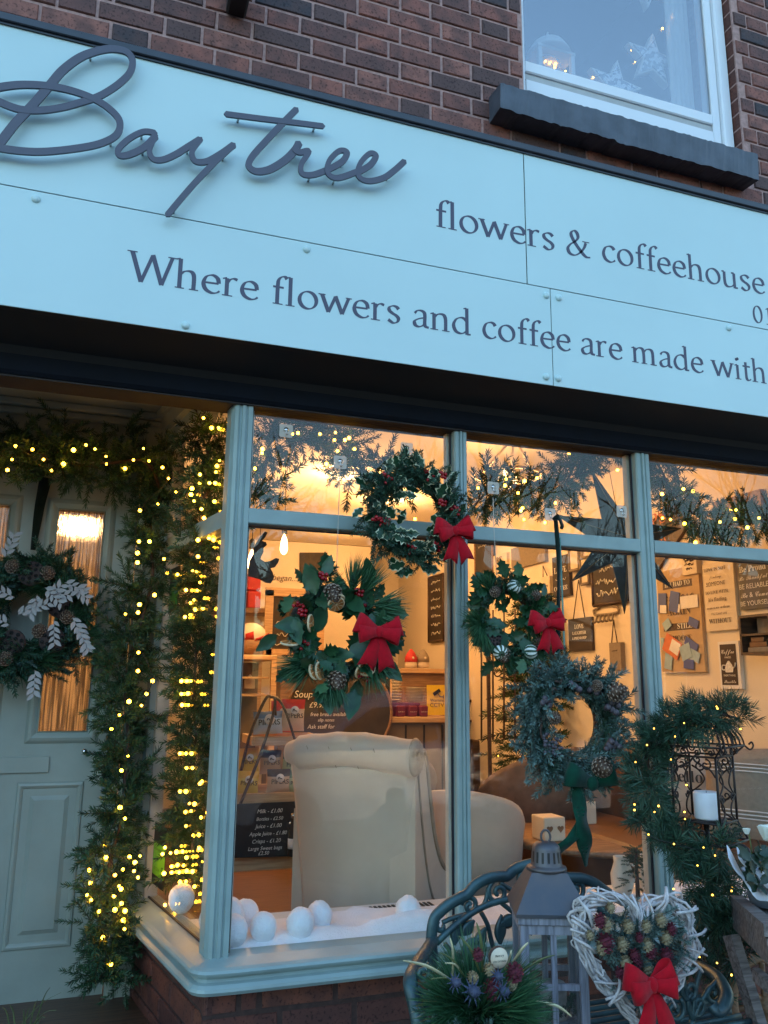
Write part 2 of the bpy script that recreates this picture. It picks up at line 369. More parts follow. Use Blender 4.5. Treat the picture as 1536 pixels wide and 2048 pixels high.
M['bark'] = pm('birch_bark', (.34, .30, .28), .85, var=.5, vs=18, bump=.6, bs=50)
M['woodslice'] = pm('wood_slice', (.74, .62, .46), .7, var=.08, vs=20)
M['thistle'] = pm('blue_thistle', (.05, .062, .115), .7, var=.4, vs=60)
M['maroon_flower'] = pm('maroon_flower', (.11, .012, .025), .85, var=.5, vs=80)
M['tan_flower'] = pm('dried_flower', (.27, .21, .12), .85, var=.35, vs=60)
M['gold_leaf'] = pm('gold_leaf', (.55, .50, .30), .38, .3, var=.2, vs=30)
M['grass_leaf'] = pm('grass_leaf', (.10, .13, .045), .5, var=.25, vs=30)
M['rose_white'] = pm('white_rose', (.74, .76, .68), .7, var=.04, sss=.2)
M['rose_leaf'] = pm('rose_leaf', (.012, .035, .018), .35, var=.4, vs=30)
M['paper_white'] = pm('white_paper', (.66, .67, .73), .6, var=.04, vs=10)
M['pot_grey'] = pm('grey_pot', (.22, .24, .28), .5, var=.1)
M['sticker_green'] = pm('sticker_green', (.20, .55, .02), .4, var=.05)
M['plain_black'] = pm('plain_black', (.010, .010, .011), .5, var=.1)
M['plain_white'] = pm('plain_white', (.74, .72, .68), .55, var=.03)
M['china'] = pm('china', (.70, .64, .54), .3, var=.03)
M['leather'] = pm('brown_leather', (.16, .075, .032), .5, var=.3, vs=5, bump=.2, bs=60)
M['cushion_white'] = pm('cushion_white', (.66, .58, .48), .9, var=.04)
M['cushion_tan'] = pm('cushion_tan', (.25, .205, .15), .9, var=.1, vs=60)
M['yellow'] = pm('yellow_sign', (.68, .46, .02), .5, var=.03)
M['purple'] = pm('purple_box', (.14, .012, .05), .45, var=.1)
M['red_box'] = pm('red_card', (.46, .02, .02), .6, var=.1)
M['blue_card'] = pm('blue_card', (.05, .09, .30), .5, var=.1)
M['ltblue_card'] = pm('pale_blue_card', (.30, .44, .52), .5, var=.1)
M['orange_card'] = pm('orange_card', (.60, .16, .06), .5, var=.1)
M['pavement'] = pm('paving', (.17, .165, .16), .85, var=.15, vs=5, bump=.4, bs=60)
M['asphalt'] = pm('asphalt', (.045, .045, .047), .85, var=.2, vs=30, bump=.5, bs=200)
M['roadpaint'] = pm('road_paint', (.70, .70, .68), .7, var=.1, vs=20)
M['grass'] = pm('verge_grass', (.045, .07, .025), .95, var=.4, vs=4, bump=.6, bs=80)
M['treebark'] = pm('tree_bark', (.035, .028, .022), .9, var=.3, vs=20)

# ------------------------------------------------------------------ lettering
def uni(s, u, l, d=0):
    o = ''
    for c in s:
        if 'A' <= c <= 'Z': o += chr(u+ord(c)-65)
        elif 'a' <= c <= 'z': o += chr(l+ord(c)-97)
        elif c.isdigit() and d: o += chr(d+ord(c)-48)
        else: o += c
    return o
STY = {'sans': lambda s: s, 'serif': lambda s: uni(s, 0x1D400, 0x1D41A, 0x1D7CE), 'script': lambda s: uni(s, 0x1D4D0, 0x1D4EA), 'mono': lambda s: uni(s, 0x1D670, 0x1D68A, 0x1D7F6)}
def text(body, mat, parent, o, xd, yd, h=None, w=None, sty='sans', align='C', shear=0.0, name='lettering', wmax=None, bold=0.0):
    cu = bpy.data.curves.new('t', 'FONT'); cu.body = STY[sty](body); cu.size = 1.0; cu.shear = shear; cu.resolution_u = 3; cu.offset = bold
    to = bpy.data.objects.new('t', cu); me = bpy.data.meshes.new_from_object(to)
    n = len(me.vertices)
    if n == 0: return None
    a = np.empty(n*3); me.vertices.foreach_get('co', a); a = a.reshape(-1, 3)
    x0, x1 = a[:, 0].min(), a[:, 0].max()
    s = h if h else w/(x1-x0)
    if wmax and (x1-x0)*s > wmax: sx = wmax/(x1-x0)
    else: sx = s
    ox = {'C': (x0+x1)/2, 'L': x0, 'R': x1}[align]
    xd = Vector(xd).normalized(); yd = Vector(yd).normalized(); o = Vector(o)
    if parent is not None:
        q = parent
        while q is not None: o = o-q.location; q = q.parent
    b = np.outer((a[:, 0]-ox)*sx, xd)+np.outer(a[:, 1]*s, yd)+np.array(o)
    me.vertices.foreach_set('co', b.ravel()); me.update(); me.materials.clear(); me.materials.append(mat)
    bpy.data.objects.remove(to); bpy.data.curves.remove(cu)
    return mobj(name, me, parent)

XV, ZV, YV = Vector((1, 0, 0)), Vector((0, 0, 1)), Vector((0, 1, 0))
# a broad-pen roman alphabet for the sign
PEN = {
 'W': (.97, [[(.06, .69), (.28, 0)], [(.28, 0), (.49, .66)], [(.49, .68), (.71, 0)], [(.71, 0), (.91, .69)]], [(.06, .672, .21), (.91, .672, .19)]),
 'h': (.56, [[(.115, 0), (.115, .71)], [(.12, .32), (.2, .41), (.3, .44), (.385, .41), (.42, .3), (.42, .02)], [(.03, .685), (.11, .71)]], [(.12, 0, .2), (.425, 0, .2)]),
 'e': (.47, [[(.08, .245), (.24, .25), (.4, .255)], [(.405, .26), (.375, .38), (.26, .44), (.13, .385), (.07, .23), (.12, .085), (.25, .015), (.36, .03), (.43, .085)]], []),
 'r': (.385, [[(.115, 0), (.115, .43)], [(.12, .31), (.18, .4), (.26, .44), (.345, .42)], [(.02, .405), (.11, .44)]], [(.13, 0, .23)]),
 'f': (.33, [[(.37, .655), (.32, .7), (.25, .69), (.18, .61), (.16, .47), (.155, .02)], [(.05, .425), (.3, .425)]], [(.17, 0, .23)]),
 'l': (.275, [[(.125, 0), (.125, .71)], [(.03, .685), (.12, .71)]], [(.13, 0, .21)]),
 'o': (.54, ['O', (.27, .222, .2, .213)], []),
 'w': (.78, [[(.06, .44), (.225, .01)], [(.225, .01), (.385, .42)], [(.385, .44), (.555, .01)], [(.555, .01), (.71, .44)]], [(.06, .42, .17), (.71, .42, .15)]),
 's': (.41, [[(.33, .375), (.27, .43), (.18, .44), (.095, .39), (.095, .31), (.17, .25), (.27, .2), (.325, .13), (.29, .04), (.19, .005), (.065, .07)]], []),
 'a': (.475, [[(.085, .35), (.15, .425), (.25, .44), (.33, .4), (.35, .3), (.35, .07), (.45, .025)], [(.35, .27), (.2, .225), (.085, .145), (.1, .045), (.19, .015), (.28, .05), (.35, .115)]], []),
 'n': (.565, [[(.115, 0), (.115, .43)], [(.12, .32), (.2, .41), (.3, .44), (.385, .41), (.42, .3), (.42, .02)], [(.02, .405), (.11, .44)]], [(.12, 0, .2), (.425, 0, .2)]),
 'm': (.86, [[(.115, 0), (.115, .43)], [(.12, .32), (.2, .41), (.29, .44), (.37, .41), (.4, .3), (.4, .02)], [(.4, .32), (.48, .41), (.58, .44), (.66, .41), (.69, .3), (.69, .02)], [(.02, .405), (.11, .44)]], [(.12, 0, .2), (.405, 0, .18), (.7, 0, .2)]),
 'd': (.575, [[(.43, .36), (.36, .42), (.26, .435), (.14, .37), (.07, .22), (.12, .07), (.24, .015), (.35, .045), (.43, .12)], [(.43, .71), (.43, 0)], [(.34, .685), (.42, .71)], [(.43, .012), (.53, .022)]], []),
 'c': (.435, [[(.385, .36), (.34, .42), (.25, .44), (.13, .38), (.07, .22), (.12, .075), (.24, .015), (.34, .035), (.4, .085)]], []),
 'i': (.27, [[(.125, 0), (.125, .43)], [(.03, .405), (.12, .44)], 'O', (.125, .6, .022, .022)], [(.13, 0, .2)]),
 't': (.33, [[(.15, .55), (.15, .12), (.18, .035), (.24, .02), (.31, .06)], [(.04, .425), (.3, .425)]], []),
 'u': (.575, [[(.105, .43), (.105, .14), (.15, .035), (.24, .015), (.34, .05), (.42, .12)], [(.42, .43), (.42, 0)], [(.02, .425), (.1, .435)], [(.33, .425), (.42, .435)], [(.42, .012), (.52, .022)]], []),
 '&': (.78, [[(.6, .39), (.54, .24), (.42, .09), (.27, .0), (.13, .03), (.085, .15), (.16, .27), (.3, .38), (.38, .49), (.36, .61), (.28, .66), (.2, .6), (.2, .5), (.29, .34), (.43, .16), (.58, .02), (.71, .02)]], [(.6, .4, .2)]),
 '0': (.5, ['O', (.25, .32, .175, .315)], []), '1': (.5, [[(.25, 0), (.25, .64)], [(.13, .57), (.24, .64)]], [(.25, 0, .28)]),
 ' ': (.25, [], [])}
def pen_text(body, p0, width, zb, y, mat, parent, th=.0008):
    tot = sum(PEN[c][0] for c in body); s = width/tot; NW, NT, NA = .050, .0165, rad(24)
    nx, ny = math.cos(NA), math.sin(NA); x = p0; k = 0
    for ch in body:
        adv, strokes, serifs = PEN[ch]; mb = MB(); L = []; i = 0
        while i < len(strokes):
            st = strokes[i]
            if st == 'O':
                cx, cz, rx, rz = strokes[i+1]; i += 2
                L.append(([Vector((cx+rx*math.cos(2*math.pi*j/28), cz+rz*math.sin(2*math.pi*j/28), 0)) for j in range(29)], True))
            else:
                L.append((cr([(a, b, 0) for a, b in st], 6), False)); i += 1
        for a, b, wd in serifs: L.append(([Vector((a-wd/2, b+.013, 0)), Vector((a+wd/2, b+.013, 0))], 's'))
        for q, (P, cl) in enumerate(L):
            n = len(P); a = []; bb = []
            for j in range(n):
                if cl is True: t = P[(j+1) % (n-1)]-P[(j-1) % (n-1)]
                else: t = P[min(j+1, n-1)]-P[max(j-1, 0)]
                t.normalize(); nr = Vector((-t.y, t.x, 0))
                hw = .0135 if cl == 's' else math.sqrt((NW*(nr.x*nx+nr.y*ny))**2+(NT*(-nr.x*ny+nr.y*nx))**2)
                a.append(P[j]+nr*hw); bb.append(P[j]-nr*hw)
            yy = y-.0004-.00012*q
            vs = [Vector((x+p.x*s, yy, zb+p.y*s)) for p in a+bb]
            mb.add(vs, [(j, n+j, n+j+1, j+1) for j in range(n-1)])
        if mb.v: mb.build('letter', mat, parent)
        x += adv*s

# ------------------------------------------------------------------ building front
YW, YS = 2.50, 2.28          # wall / window plane, sign plane
XR, YB, ZF, ZC = 3.10, 8.4, .50, 2.98   # shop interior: right wall, back wall, floor, ceiling
GZ = .22                     # pavement
bld = empty('brick_building', (0, YW, GZ), 'dark red brick upper wall of the building over the shop sign', 'building')
WX0, WX1, WZ0 = at(1034, 60, YW+.08).x, 2.55, 3.86     # upper window opening
mb = MB()
mb.box(-3.2, WX0-.02, YW+.004, YW+.30, 2.62, 6.4); mb.box(WX1+.01, 4.2, YW+.004, YW+.30, 2.62, 6.4)
mb.box(WX0-.02, WX1+.01, YW+.004, YW+.30, 2.62, WZ0-.10); mb.box(WX0-.02, WX1+.01, YW+.004, YW+.30, 5.55, 6.4)
mb.build('mortar_wall', M['mortar'], bld)
CH, PER, JT = .0767, .3448, .0105
SW = PER*.215/.3375-.0; HW = PER-SW
zc0 = at(855, 155, YW).z; xh0 = at(831, 155, YW).x
def brick_mesh(wd, hh, dp, seed):
    random.seed(seed); b = .0035
    j = lambda a=.0016: U(-a, a)
    fr = [Vector((sx*(wd/2-b)+j(), -.002+j(.0006), sz*(hh/2-b)+j())) for sx, sz in ((-1, -1), (1, -1), (1, 1), (-1, 1))]
    md = [Vector((sx*wd/2+j(.001), .003, sz*hh/2+j(.001))) for sx, sz in ((-1, -1), (1, -1), (1, 1), (-1, 1))]
    bk = [Vector((p.x, dp, p.z)) for p in md]
    fs = [(0, 1, 2, 3)]+[(i, 4+i, 4+(i+1) % 4, (i+1) % 4) for i in range(4)]+[(4+i, 8+i, 8+(i+1) % 4, 4+(i+1) % 4) for i in range(4)]
    m = MB(); m.add(fr+md+bk, fs); return m
BM = {}
def brick(x0, x1, zc, var, parent, mat, y=YW):
    wd = x1-x0-JT; key = (round(wd, 3), var, mat)
    if wd < .02: return
    if key not in BM: BM[key] = brick_mesh(wd, CH-JT, .03, hash(key[:2]) % 9999).mesh('brick', M[mat])
    pl = parent.location
    mobj('brick', BM[key], parent, loc=((x0+x1)/2-pl.x, y-.0005-pl.y+U(-.0012, .0012), zc-pl.z))
far = MB()
def fill(xa, xb, course, near):
    zc = zc0+course*CH; ph = xh0+(0 if course % 2 == 0 else PER/2); k0 = int((xa-ph)/PER)-2
    for k in range(k0, k0+40):
        hx = ph+k*PER
        for (l, r) in ((hx-HW/2, hx+HW/2), (hx+HW/2, hx+HW/2+SW)):
            l2, r2 = max(l, xa), min(r, xb)
            if r2-l2 < .045: continue
            if near(l2, r2, zc): brick(l2, r2, zc, (k+course*3) % 3, bld, 'brick_up')
            else: far.box(l2+JT/2, r2-JT/2, YW-.006, YW+.02, zc-CH/2+JT/2, zc+CH/2-JT/2)
def seen(l, r, zc):
    p = ((l+r)/2, YW, zc); q = Vector(p)-Vector((0, 0, CAMZ)); wv = q.dot(_fw)
    X = 768+FOC*q.dot(CR)/wv; Y = 1024-FOC*q.dot(CU)/wv
    return -70 < X < 1610 and -60 < Y < 20+.2507*X+70
for c in range(-14, 24):
    zc = zc0+c*CH
    if zc < 3.42: continue
    if zc < WZ0-.122: fill(-1.6, 3.4, c, seen)
    else:
        fill(-1.6, WX0-.022, c, seen); fill(WX1+.012, 3.4, c, seen)
far.build('brick_courses', M['brick_low'], bld)['kind'] = 'stuff'
# brick reveal on the right of the upper window
mb = MB()
for c in range(-2, 22):
    zc = zc0+c*CH
    if zc > WZ0-.02: mb.box(WX1+.008, WX1+.016, YW+.012, YW+.085, zc-CH/2+JT/2, zc+CH/2-JT/2)
mb.build('reveal_bricks', M['brick_low'], bld)
# stone sill
sL, sR = at(1001, 166, 2.40), at(1515, 308, 2.40)
mb = MB(); n = 90; random.seed(3)
pr = [(2.40, .0), (2.52, .012), (2.62, .012), (2.62, -.112), (2.405, -.112)]
vs = []
for i in range(n+1):
    t = i/n; x = sL.x+(sR.x-sL.x)*t
    e1 = .0015*math.sin(i*.7)+U(-.0015, .0015); e2 = (-.008 if t > .42 else 0)+.002*math.sin(i*.9)+U(-.0025, .0025)+(.010*(1-t/.15) if t < .15 else 0)
    zt = 3.856
    for (yy, zz), k in zip(pr, range(5)):
        ez = e1 if k in (0,) else (e2 if k == 4 else 0); ey = U(-.002, .002) if k in (0, 4) else 0
        vs.append(Vector((x, yy+ey, zt+zz+ez)))
fs = []
for i in range(n):
    for k in range(5): fs.append((i*5+k, i*5+(k+1) % 5, (i+1)*5+(k+1) % 5, (i+1)*5+k))
fs += [(0, 1, 2, 3, 4), tuple(n*5+k for k in (4, 3, 2, 1, 0))]
mb.add(vs, fs); tag(mb.build('window_sill', M['slate'], bld), 'dark painted stone sill with chipped edges')

# upper window
uw = empty('upper_window', (WX0, 2.58, WZ0), 'white framed upstairs window with star ornaments behind its blue reflecting glass', 'window')
YU = 2.575; g0 = at(1047, 120, YU).x; g1 = at(1420, 240, YU).x; gz = at(1047, 125, YU).z; z1 = 5.5
mb = MB()
mb.box(WX0-.015, g0-.004, YU-.02, YU+.05, WZ0-.01, z1, bev=.004); mb.box(g1+.004, g1+.048, YU-.012, YU+.05, WZ0-.01, z1, bev=.004)
mb.box(g1+.05, WX1+.004, YU-.03, YU+.05, WZ0-.01, z1, bev=.006); mb.box(g0-.004, g1+.004, YU-.02, YU+.05, z1-.05, z1, bev=.004)
mb.build('frame', M['upvc'], uw)
mb = MB(); mb.box(g0-.004, g1+.004, YU-.016, YU+.045, gz-.055, gz, bev=.005); mb.build('bottom_rail', M['upvc'], uw)
mb = MB(); mb.box(g0+.0, g1, YU-.006, YU+.04, gz-.085, gz-.057); mb.build('drip_groove', M['upvc_grey'], uw)  # groove strip in a darker grey than the frame
mb = MB(); mb.box(g0+.002, g1+.002, YU-.014, YU+.045, WZ0-.02, gz-.088, bev=.003); mb.build('cill_board', M['upvc'], uw)
mb = MB(); mb.box(g0-.004, g1+.004, YU-.002, YU+.004, gz, z1-.05); mb.build('pane', M['glass_up'], uw)
room = MB(); x0, x1 = WX0-.6, WX1+.5
room.box(x0, x1, 4.6, 4.7, 3.6, 6.2); room.box(x0-.1, x0, 2.75, 4.7, 3.6, 6.2); room.box(x1, x1+.1, 2.75, 4.7, 3.6, 6.2); room.box(x0, x1, 2.78, 4.6, 6.1, 6.2); room.box(x0, x1, 2.80, 4.6, 3.70, 3.76)
ur = room.build('upper_room_walls', pm('upper_room_wall', (.22, .23, .24), .9, var=.03)); ur['kind'] = 'structure'
mb = MB(); mb.box(WX0-.02, WX1+.01, 2.63, 2.82, gz-.10, gz-.05); mb.build('inner_sill', M['upvc'], uw)
zs = gz-.05
# curtain edge at the right
mb = MB(); P = []
for i in range(24):
    x = g1-.10+.13*i/23; P.append((x, 2.70+.016*math.sin(i*1.4)))
mb.add([Vector((a, b, zs-.02)) for a, b in P]+[Vector((a, b, 5.6)) for a, b in P], [(i, i+1, 25+i, 24+i) for i in range(23)], 0, True)
tag(mb.build('curtain', M['plain_white']), 'pale curtain hanging at the edge of the upstairs window', 'curtain')
# white house lantern upstairs
p = at(1103, 150, 2.70); ul = empty('white_lantern', (p.x, 2.72, zs), 'white house shaped lantern with glowing lights on the upstairs sill', 'lantern')
s = .082; H = .235
mb = MB()
for sx in (-1, 1):
    for sy in (-1, 1): mb.box(sx*s-.009, sx*s+.009, sy*.06-.009, sy*.06+.009, .012, H)
mb.box(-s-.012, s+.012, -.072, .072, 0, .012); mb.box(-s-.012, s+.012, -.072, .072, H, H+.014)
mb.build('frame', M['plain_white'], ul, world=False)
mb = MB(); mb.lathe([(.105, H+.014), (.10, H+.03), (.075, H+.075), (.03, H+.085), (.026, H+.12), (.008, H+.13), (.004, H+.155)], 20); mb.build('roof', M['plain_white'], ul, world=False)
mb = MB(); mb.tube([(.05*math.cos(a)-.03, -.065, .17+.035*math.sin(a)) for a in np.linspace(0, 6.28, 20)], .003, 5); mb.build('ring_handle', M['steel'], ul, world=False)
bulbme = MB().ball((0, 0, 0), .0052, 7, 5).mesh('bulb', M['bulb'])
random.seed(5)
fl = empty('fairy_lights', (p.x, 2.70, zs), 'small warm fairy lights glowing inside the white upstairs lantern', 'fairy lights')
for (px, py) in ((1097, 85), (1093, 93), (1087, 99), (1088, 107), (1097, 97), (1116, 104), (1092, 117), (1091, 122), (1111, 128), (1110, 135), (1126, 122), (1131, 142), (1100, 126)):
    q = at(px, py, 2.72); mobj('bulb', bulbme, fl, loc=q-fl.location, scale=U(.55, 1.1))
wr = MB(); wr.tube(cr([at(a, b, 2.722) for a, b in ((1097, 85), (1086, 105), (1092, 120), (1110, 132), (1131, 142))], 6), .0012, 4); wr.build('wire', M['wire'], fl)
def star5(c, R, rot, y, dep=.03, r=.42, tilt=0):
    pts = []
    for i in range(10):
        a = rot+math.pi*i/5; q = R if i % 2 == 0 else R*r; pts.append((c.x+q*math.sin(a), c.z+q*math.cos(a)))
    return pts
M['star_cut'] = pm('star_fretwork', (.30, .33, .38), .5, var=0, vs=45, col2=(.85, .88, .92), detail=1.5)
M['star_cut'].node_tree.nodes['Color Ramp'].color_ramp.interpolation = 'CONSTANT'; M['star_cut'].node_tree.nodes['Color Ramp'].color_ramp.elements[1].position = .5
for i, (px, py, R, ro, lab) in enumerate(((1306, 118, .148, .06, 'white fretwork star standing on the tip of another star upstairs'), (1232, 172, .148, .12, 'white fretwork star resting low on the upstairs window sill'), (1296, -35, .148, 3.2, 'white fretwork star with one point hanging down at the top upstairs'))):
    c = at(px, py, 2.74); so = empty('star_ornament', (c.x, 2.74, c.z), lab, 'star', 'stars in the upstairs window')
    mb = MB(); pts = star5(c, R, ro, 0); mb.prism(pts, lambda u, v, k: Vector((u, 2.74+.035*k, v))); mb.build('star_body', M['plain_white'], so)
    mb = MB(); pts = star5(c, R*.82, ro, 0); mb.prism(pts, lambda u, v, k: Vector((u, 2.736+.003*k, v))); mb.build('fretwork', M['star_cut'], so)
fl2 = empty('fairy_lights', at(1330, 60, 2.78), 'stray fairy lights around the stars in the upstairs window', 'fairy lights')
for (px, py, q) in ((1325, 57, 1), (1186, 155, .9), (1339, 33, .5), (1270, 124, .5), (1262, 101, .4)):
    mobj('bulb', bulbme, fl2, loc=at(px, py, 2.70)-fl2.location, scale=q)
MB().tube(cr([at(a, b, 2.702) for a, b in ((1339, 33), (1325, 57), (1270, 124), (1186, 155))], 6), .001, 4).build('wire', M['wire'], fl2)

# black lamp bracket just poking in above
sp = empty('wall_bracket', at(480, -30, 2.35), 'black wall bracket above the sign', 'bracket')
a = at(480, -8, 2.40); MB().box(a.x-.035, a.x+.035, 2.36, 2.50, a.z, a.z+.16, bev=.008).build('bracket_body', M['plain_black'], sp)

# ------------------------------------------------------------------ sign
ZT, ZM, ZBt = 3.477, 2.9635, 2.603
sg = empty('shop_sign', (1.0, YS, ZBt), 'pale mint shop fascia sign with raised black script and serif lettering', 'sign')
XA, XB = -1.6, 3.6; v1, v2 = 1.3115, 1.402
for (a, b, c, d) in ((XA, v1-.002, ZM+.0015, ZT), (v1+.002, XB, ZM+.0015, ZT), (XA, v2-.0015, ZBt, ZM-.0015), (v2+.0015, XB, ZBt, ZM-.0015)):
    MB().box(a, b, YS, YS+.004, c, d, bev=.0006).build('panel', M['mint_panel'], sg)
mb = MB(); mb.box(XA, XB, YS+.006, YW, ZBt+.004, ZT+.01); mb.build('backing_box', M['soffit_black'], sg)
mb = MB(); mb.box(XA, XB, YS-.014, YS+.03, ZT+.003, ZT+.031, bev=.003); mb.box(XA, XB, YS-.006, YS+.0, ZT-.004, ZT+.003); mb.build('top_trim', M['sign_black'], sg)
mb = MB(); mb.prism([(YS+.004, ZBt+.002), (YS+.03, ZBt+.0), (YW-.035, 2.565), (YW-.02, 2.54), (YW+.02, 2.54), (YW+.02, 2.62), (YS+.004, 2.62)], lambda u, v, k: Vector((XA+(XB-XA)*k, u, v)))
mb.build('underside', M['soffit_black'], sg)
for (px, py) in ((72, 398), (613, 499), (371, 651), (1092, 591), (1117, 596), (1092, 754), (1116, 757), (1457, 656)):
    q = at(px, py, YS); MB().lathe([(.0125, .0), (.0125, .002), (.0105, .0065), (.006, .009), (.001, .0095)], 14, (q.x, YS, q.z), (0, -1, 0)).build('screw_cap', M['mint_panel'], sg)
pen_text('flowers & coffeehouse', .962, 1.412, 3.112, YS, M['print_black'], sg)
pen_text('Where flowers and coffee are made with', .0, 2.34, 2.7365, YS, M['print_black'], sg)
pen_text('01', 2.295, .11, 2.985, YS, M['print_black'], sg)
# raised script: traced centre lines, each letter a cut sheet on stand-off pegs
BAY = {
 'B': [([(-2, 572), (60, 492), (130, 418), (200, 338), (250, 280), (320, 228), (390, 202), (450, 194), (505, 205), (530, 240), (520, 288), (480, 330), (430, 365), (385, 388), (330, 406), (250, 428), (160, 440), (80, 436), (10, 412), (-40, 386), (-38, 362), (0, 348), (90, 338), (200, 344), (300, 366), (390, 402), (455, 450), (480, 492), (465, 540), (400, 574), (300, 594), (180, 606), (90, 604), (-20, 590), (-60, 584)], 13)],
 'a': [([(620, 532), (575, 527), (520, 553), (474, 596), (480, 622), (520, 618), (580, 588), (622, 546)], 11), ([(622, 540), (598, 600), (612, 636), (650, 640), (700, 620), (752, 588), (800, 558)], 10.5)],
 'y': [([(802, 558), (768, 606), (780, 646), (826, 648), (880, 620), (934, 582)], 11), ([(934, 582), (860, 650), (790, 722), (725, 796), (670, 862)], 11.5)],
 't': [([(1186, 436), (1140, 482), (1070, 556), (1010, 624), (996, 662), (1026, 684), (1080, 676), (1140, 640), (1180, 600), (1196, 572)], 13), ([(905, 455), (1050, 474), (1200, 492), (1292, 504)], 11)],
 'r': [([(1196, 572), (1180, 600), (1200, 610), (1236, 606), (1206, 656), (1208, 694), (1250, 700), (1310, 680)], 11)],
 'e': [([(1305, 684), (1368, 648), (1386, 612), (1356, 606), (1316, 646), (1310, 694), (1350, 714), (1425, 690)], 11), ([(1425, 694), (1480, 662), (1502, 626), (1478, 616), (1440, 656), (1432, 704), (1470, 726), (1532, 714), (1576, 684), (1616, 648)], 11)]}
YL = YS-.034
for li, (ch, sts) in enumerate(BAY.items()):
    groups = [[q] for q in sts] if ch == 'e' else [sts]
    for gsts in groups:
        mb = MB(); pegs = MB()
        for q, (pts, wd) in enumerate(gsts):
            P = [at(a/2, b/2, YL) for a, b in pts]; P = cr(P, 7); n = len(P)
            hw = [(wd/FOC)*2.75/2*(.62 if False else 1) for _ in range(n)]
            lf, rt = [], []
            sl = .0022 if ch == 'B' else .0007
            for j in range(n):
                t = P[min(j+1, n-1)]-P[max(j-1, 0)]; t.normalize(); nr = Vector((-t.z, 0, t.x)); h = hw[j]*(1.0+.18*abs(t.x)*0+.12*(t.z))
                lf.append(P[j]+nr*h); rt.append(P[j]-nr*h)
            cap1 = [P[0]+ (P[0]-P[1]).normalized()*hw[0]*.8]; cap2 = [P[-1]+(P[-1]-P[-2]).normalized()*hw[-1]*.8]
            e = -.0008*q-.0024*(li % 3)
            F = lambda p, k: Vector((p.x, YL+e+k-getattr(p, 'sl', 0), p.z))
            T = .007
            vs = [F(p, 0)-YV*(sl*j/n) for j, p in enumerate(lf)]+[F(p, 0)-YV*(sl*j/n) for j, p in enumerate(rt)]+[F(p, T)-YV*(sl*j/n) for j, p in enumerate(lf)]+[F(p, T)-YV*(sl*j/n) for j, p in enumerate(rt)]
            fs = []
            for j in range(n-1): fs += [(j, n+j, n+j+1, j+1), (2*n+j, 2*n+j+1, 3*n+j+1, 3*n+j), (j, j+1, 2*n+j+1, 2*n+j), (n+j, 3*n+j, 3*n+j+1, n+j+1)]
            b = len(vs); vs += [F(cap1[0], 0), F(cap1[0], T), F(cap2[0], -sl), F(cap2[0], T-sl)]
            fs += [(0, b, n), (2*n, 3*n, b+1), (0, 2*n, b+1, b), (n, b, b+1, 3*n), (n-1, 2*n-1, b+2), (3*n-1, b+3, 4*n-1), (n-1, b+2, b+3, 3*n-1), (2*n-1, 4*n-1, b+3, b+2)]
            mb.add(vs, fs)
            for j in (n//6, (5*n)//6): pegs.tube([P[j]+Vector((0, .003, 0)), Vector((P[j].x, YS+.001, P[j].z))], .0035, 6)
        lo = mb.build('raised_letter', M['letter_black'], sg); pegs.build('standoff_peg', M['steel'], lo)

# ------------------------------------------------------------------ shopfront window
CX, CY = .372, 2.505            # bay corner
RX, RY = .215, 3.30             # inner end of the return
rd = Vector((RX-CX, RY-CY, 0)).normalized(); rn = Vector((rd.y*-1, rd.x, 0))   # return direction and its outward normal
if rn.x > 0: rn = -rn
ZS, ZTB, ZTT, ZH = .842, 2.089, 2.141, 2.483
sf = empty('shopfront_window', (1.5, YW, GZ), 'sage green timber bay shopfront with moulded posts and tall glass panes', 'shopfront')
def post(x0, x1, name='post'):
    w_ = x1-x0; g = .004
    pr = [(x0, YW+.075), (x0, YW+.006), (x0+.004, YW), (x0+w_*.30, YW), (x0+w_*.34, YW+g), (x0+w_*.40, YW+g), (x0+w_*.43, YW-.003), (x0+w_*.57, YW-.003), (x0+w_*.60, YW+g), (x0+w_*.66, YW+g), (x0+w_*.70, YW), (x1-.004, YW), (x1, YW+.006), (x1, YW+.075)]
    mb = MB(); mb.prism(pr, lambda u, v, k: Vector((u, v, ZS-.01+(ZH+.01-ZS)*k))); return mb.build(name, M['sage'], sf)
posts = [(1.130, 1.179), (1.886, 1.949), (2.74, 2.80)]
for a, b in posts: post(a, b)
# corner post: front face, chamfered nose, return face
pr = [(.4185, YW+.075), (.4185, YW), (.404, YW), (.402, YW+.004), (.397, YW+.004), (.395, YW-.002), (.385, YW-.002), (.383, YW+.004), (.378, YW+.004), (.372, YW-.001), (.362, YW+.006), (.356, YW+.016), (.358, YW+.024), (.353, YW+.030), (.350, YW+.05), (.346, YW+.075)]
mb = MB(); mb.prism(pr, lambda u, v, k: Vector((u, v, ZS-.01+(ZH+.06-ZS)*k))); mb.build('corner_post', M['sage'], sf)
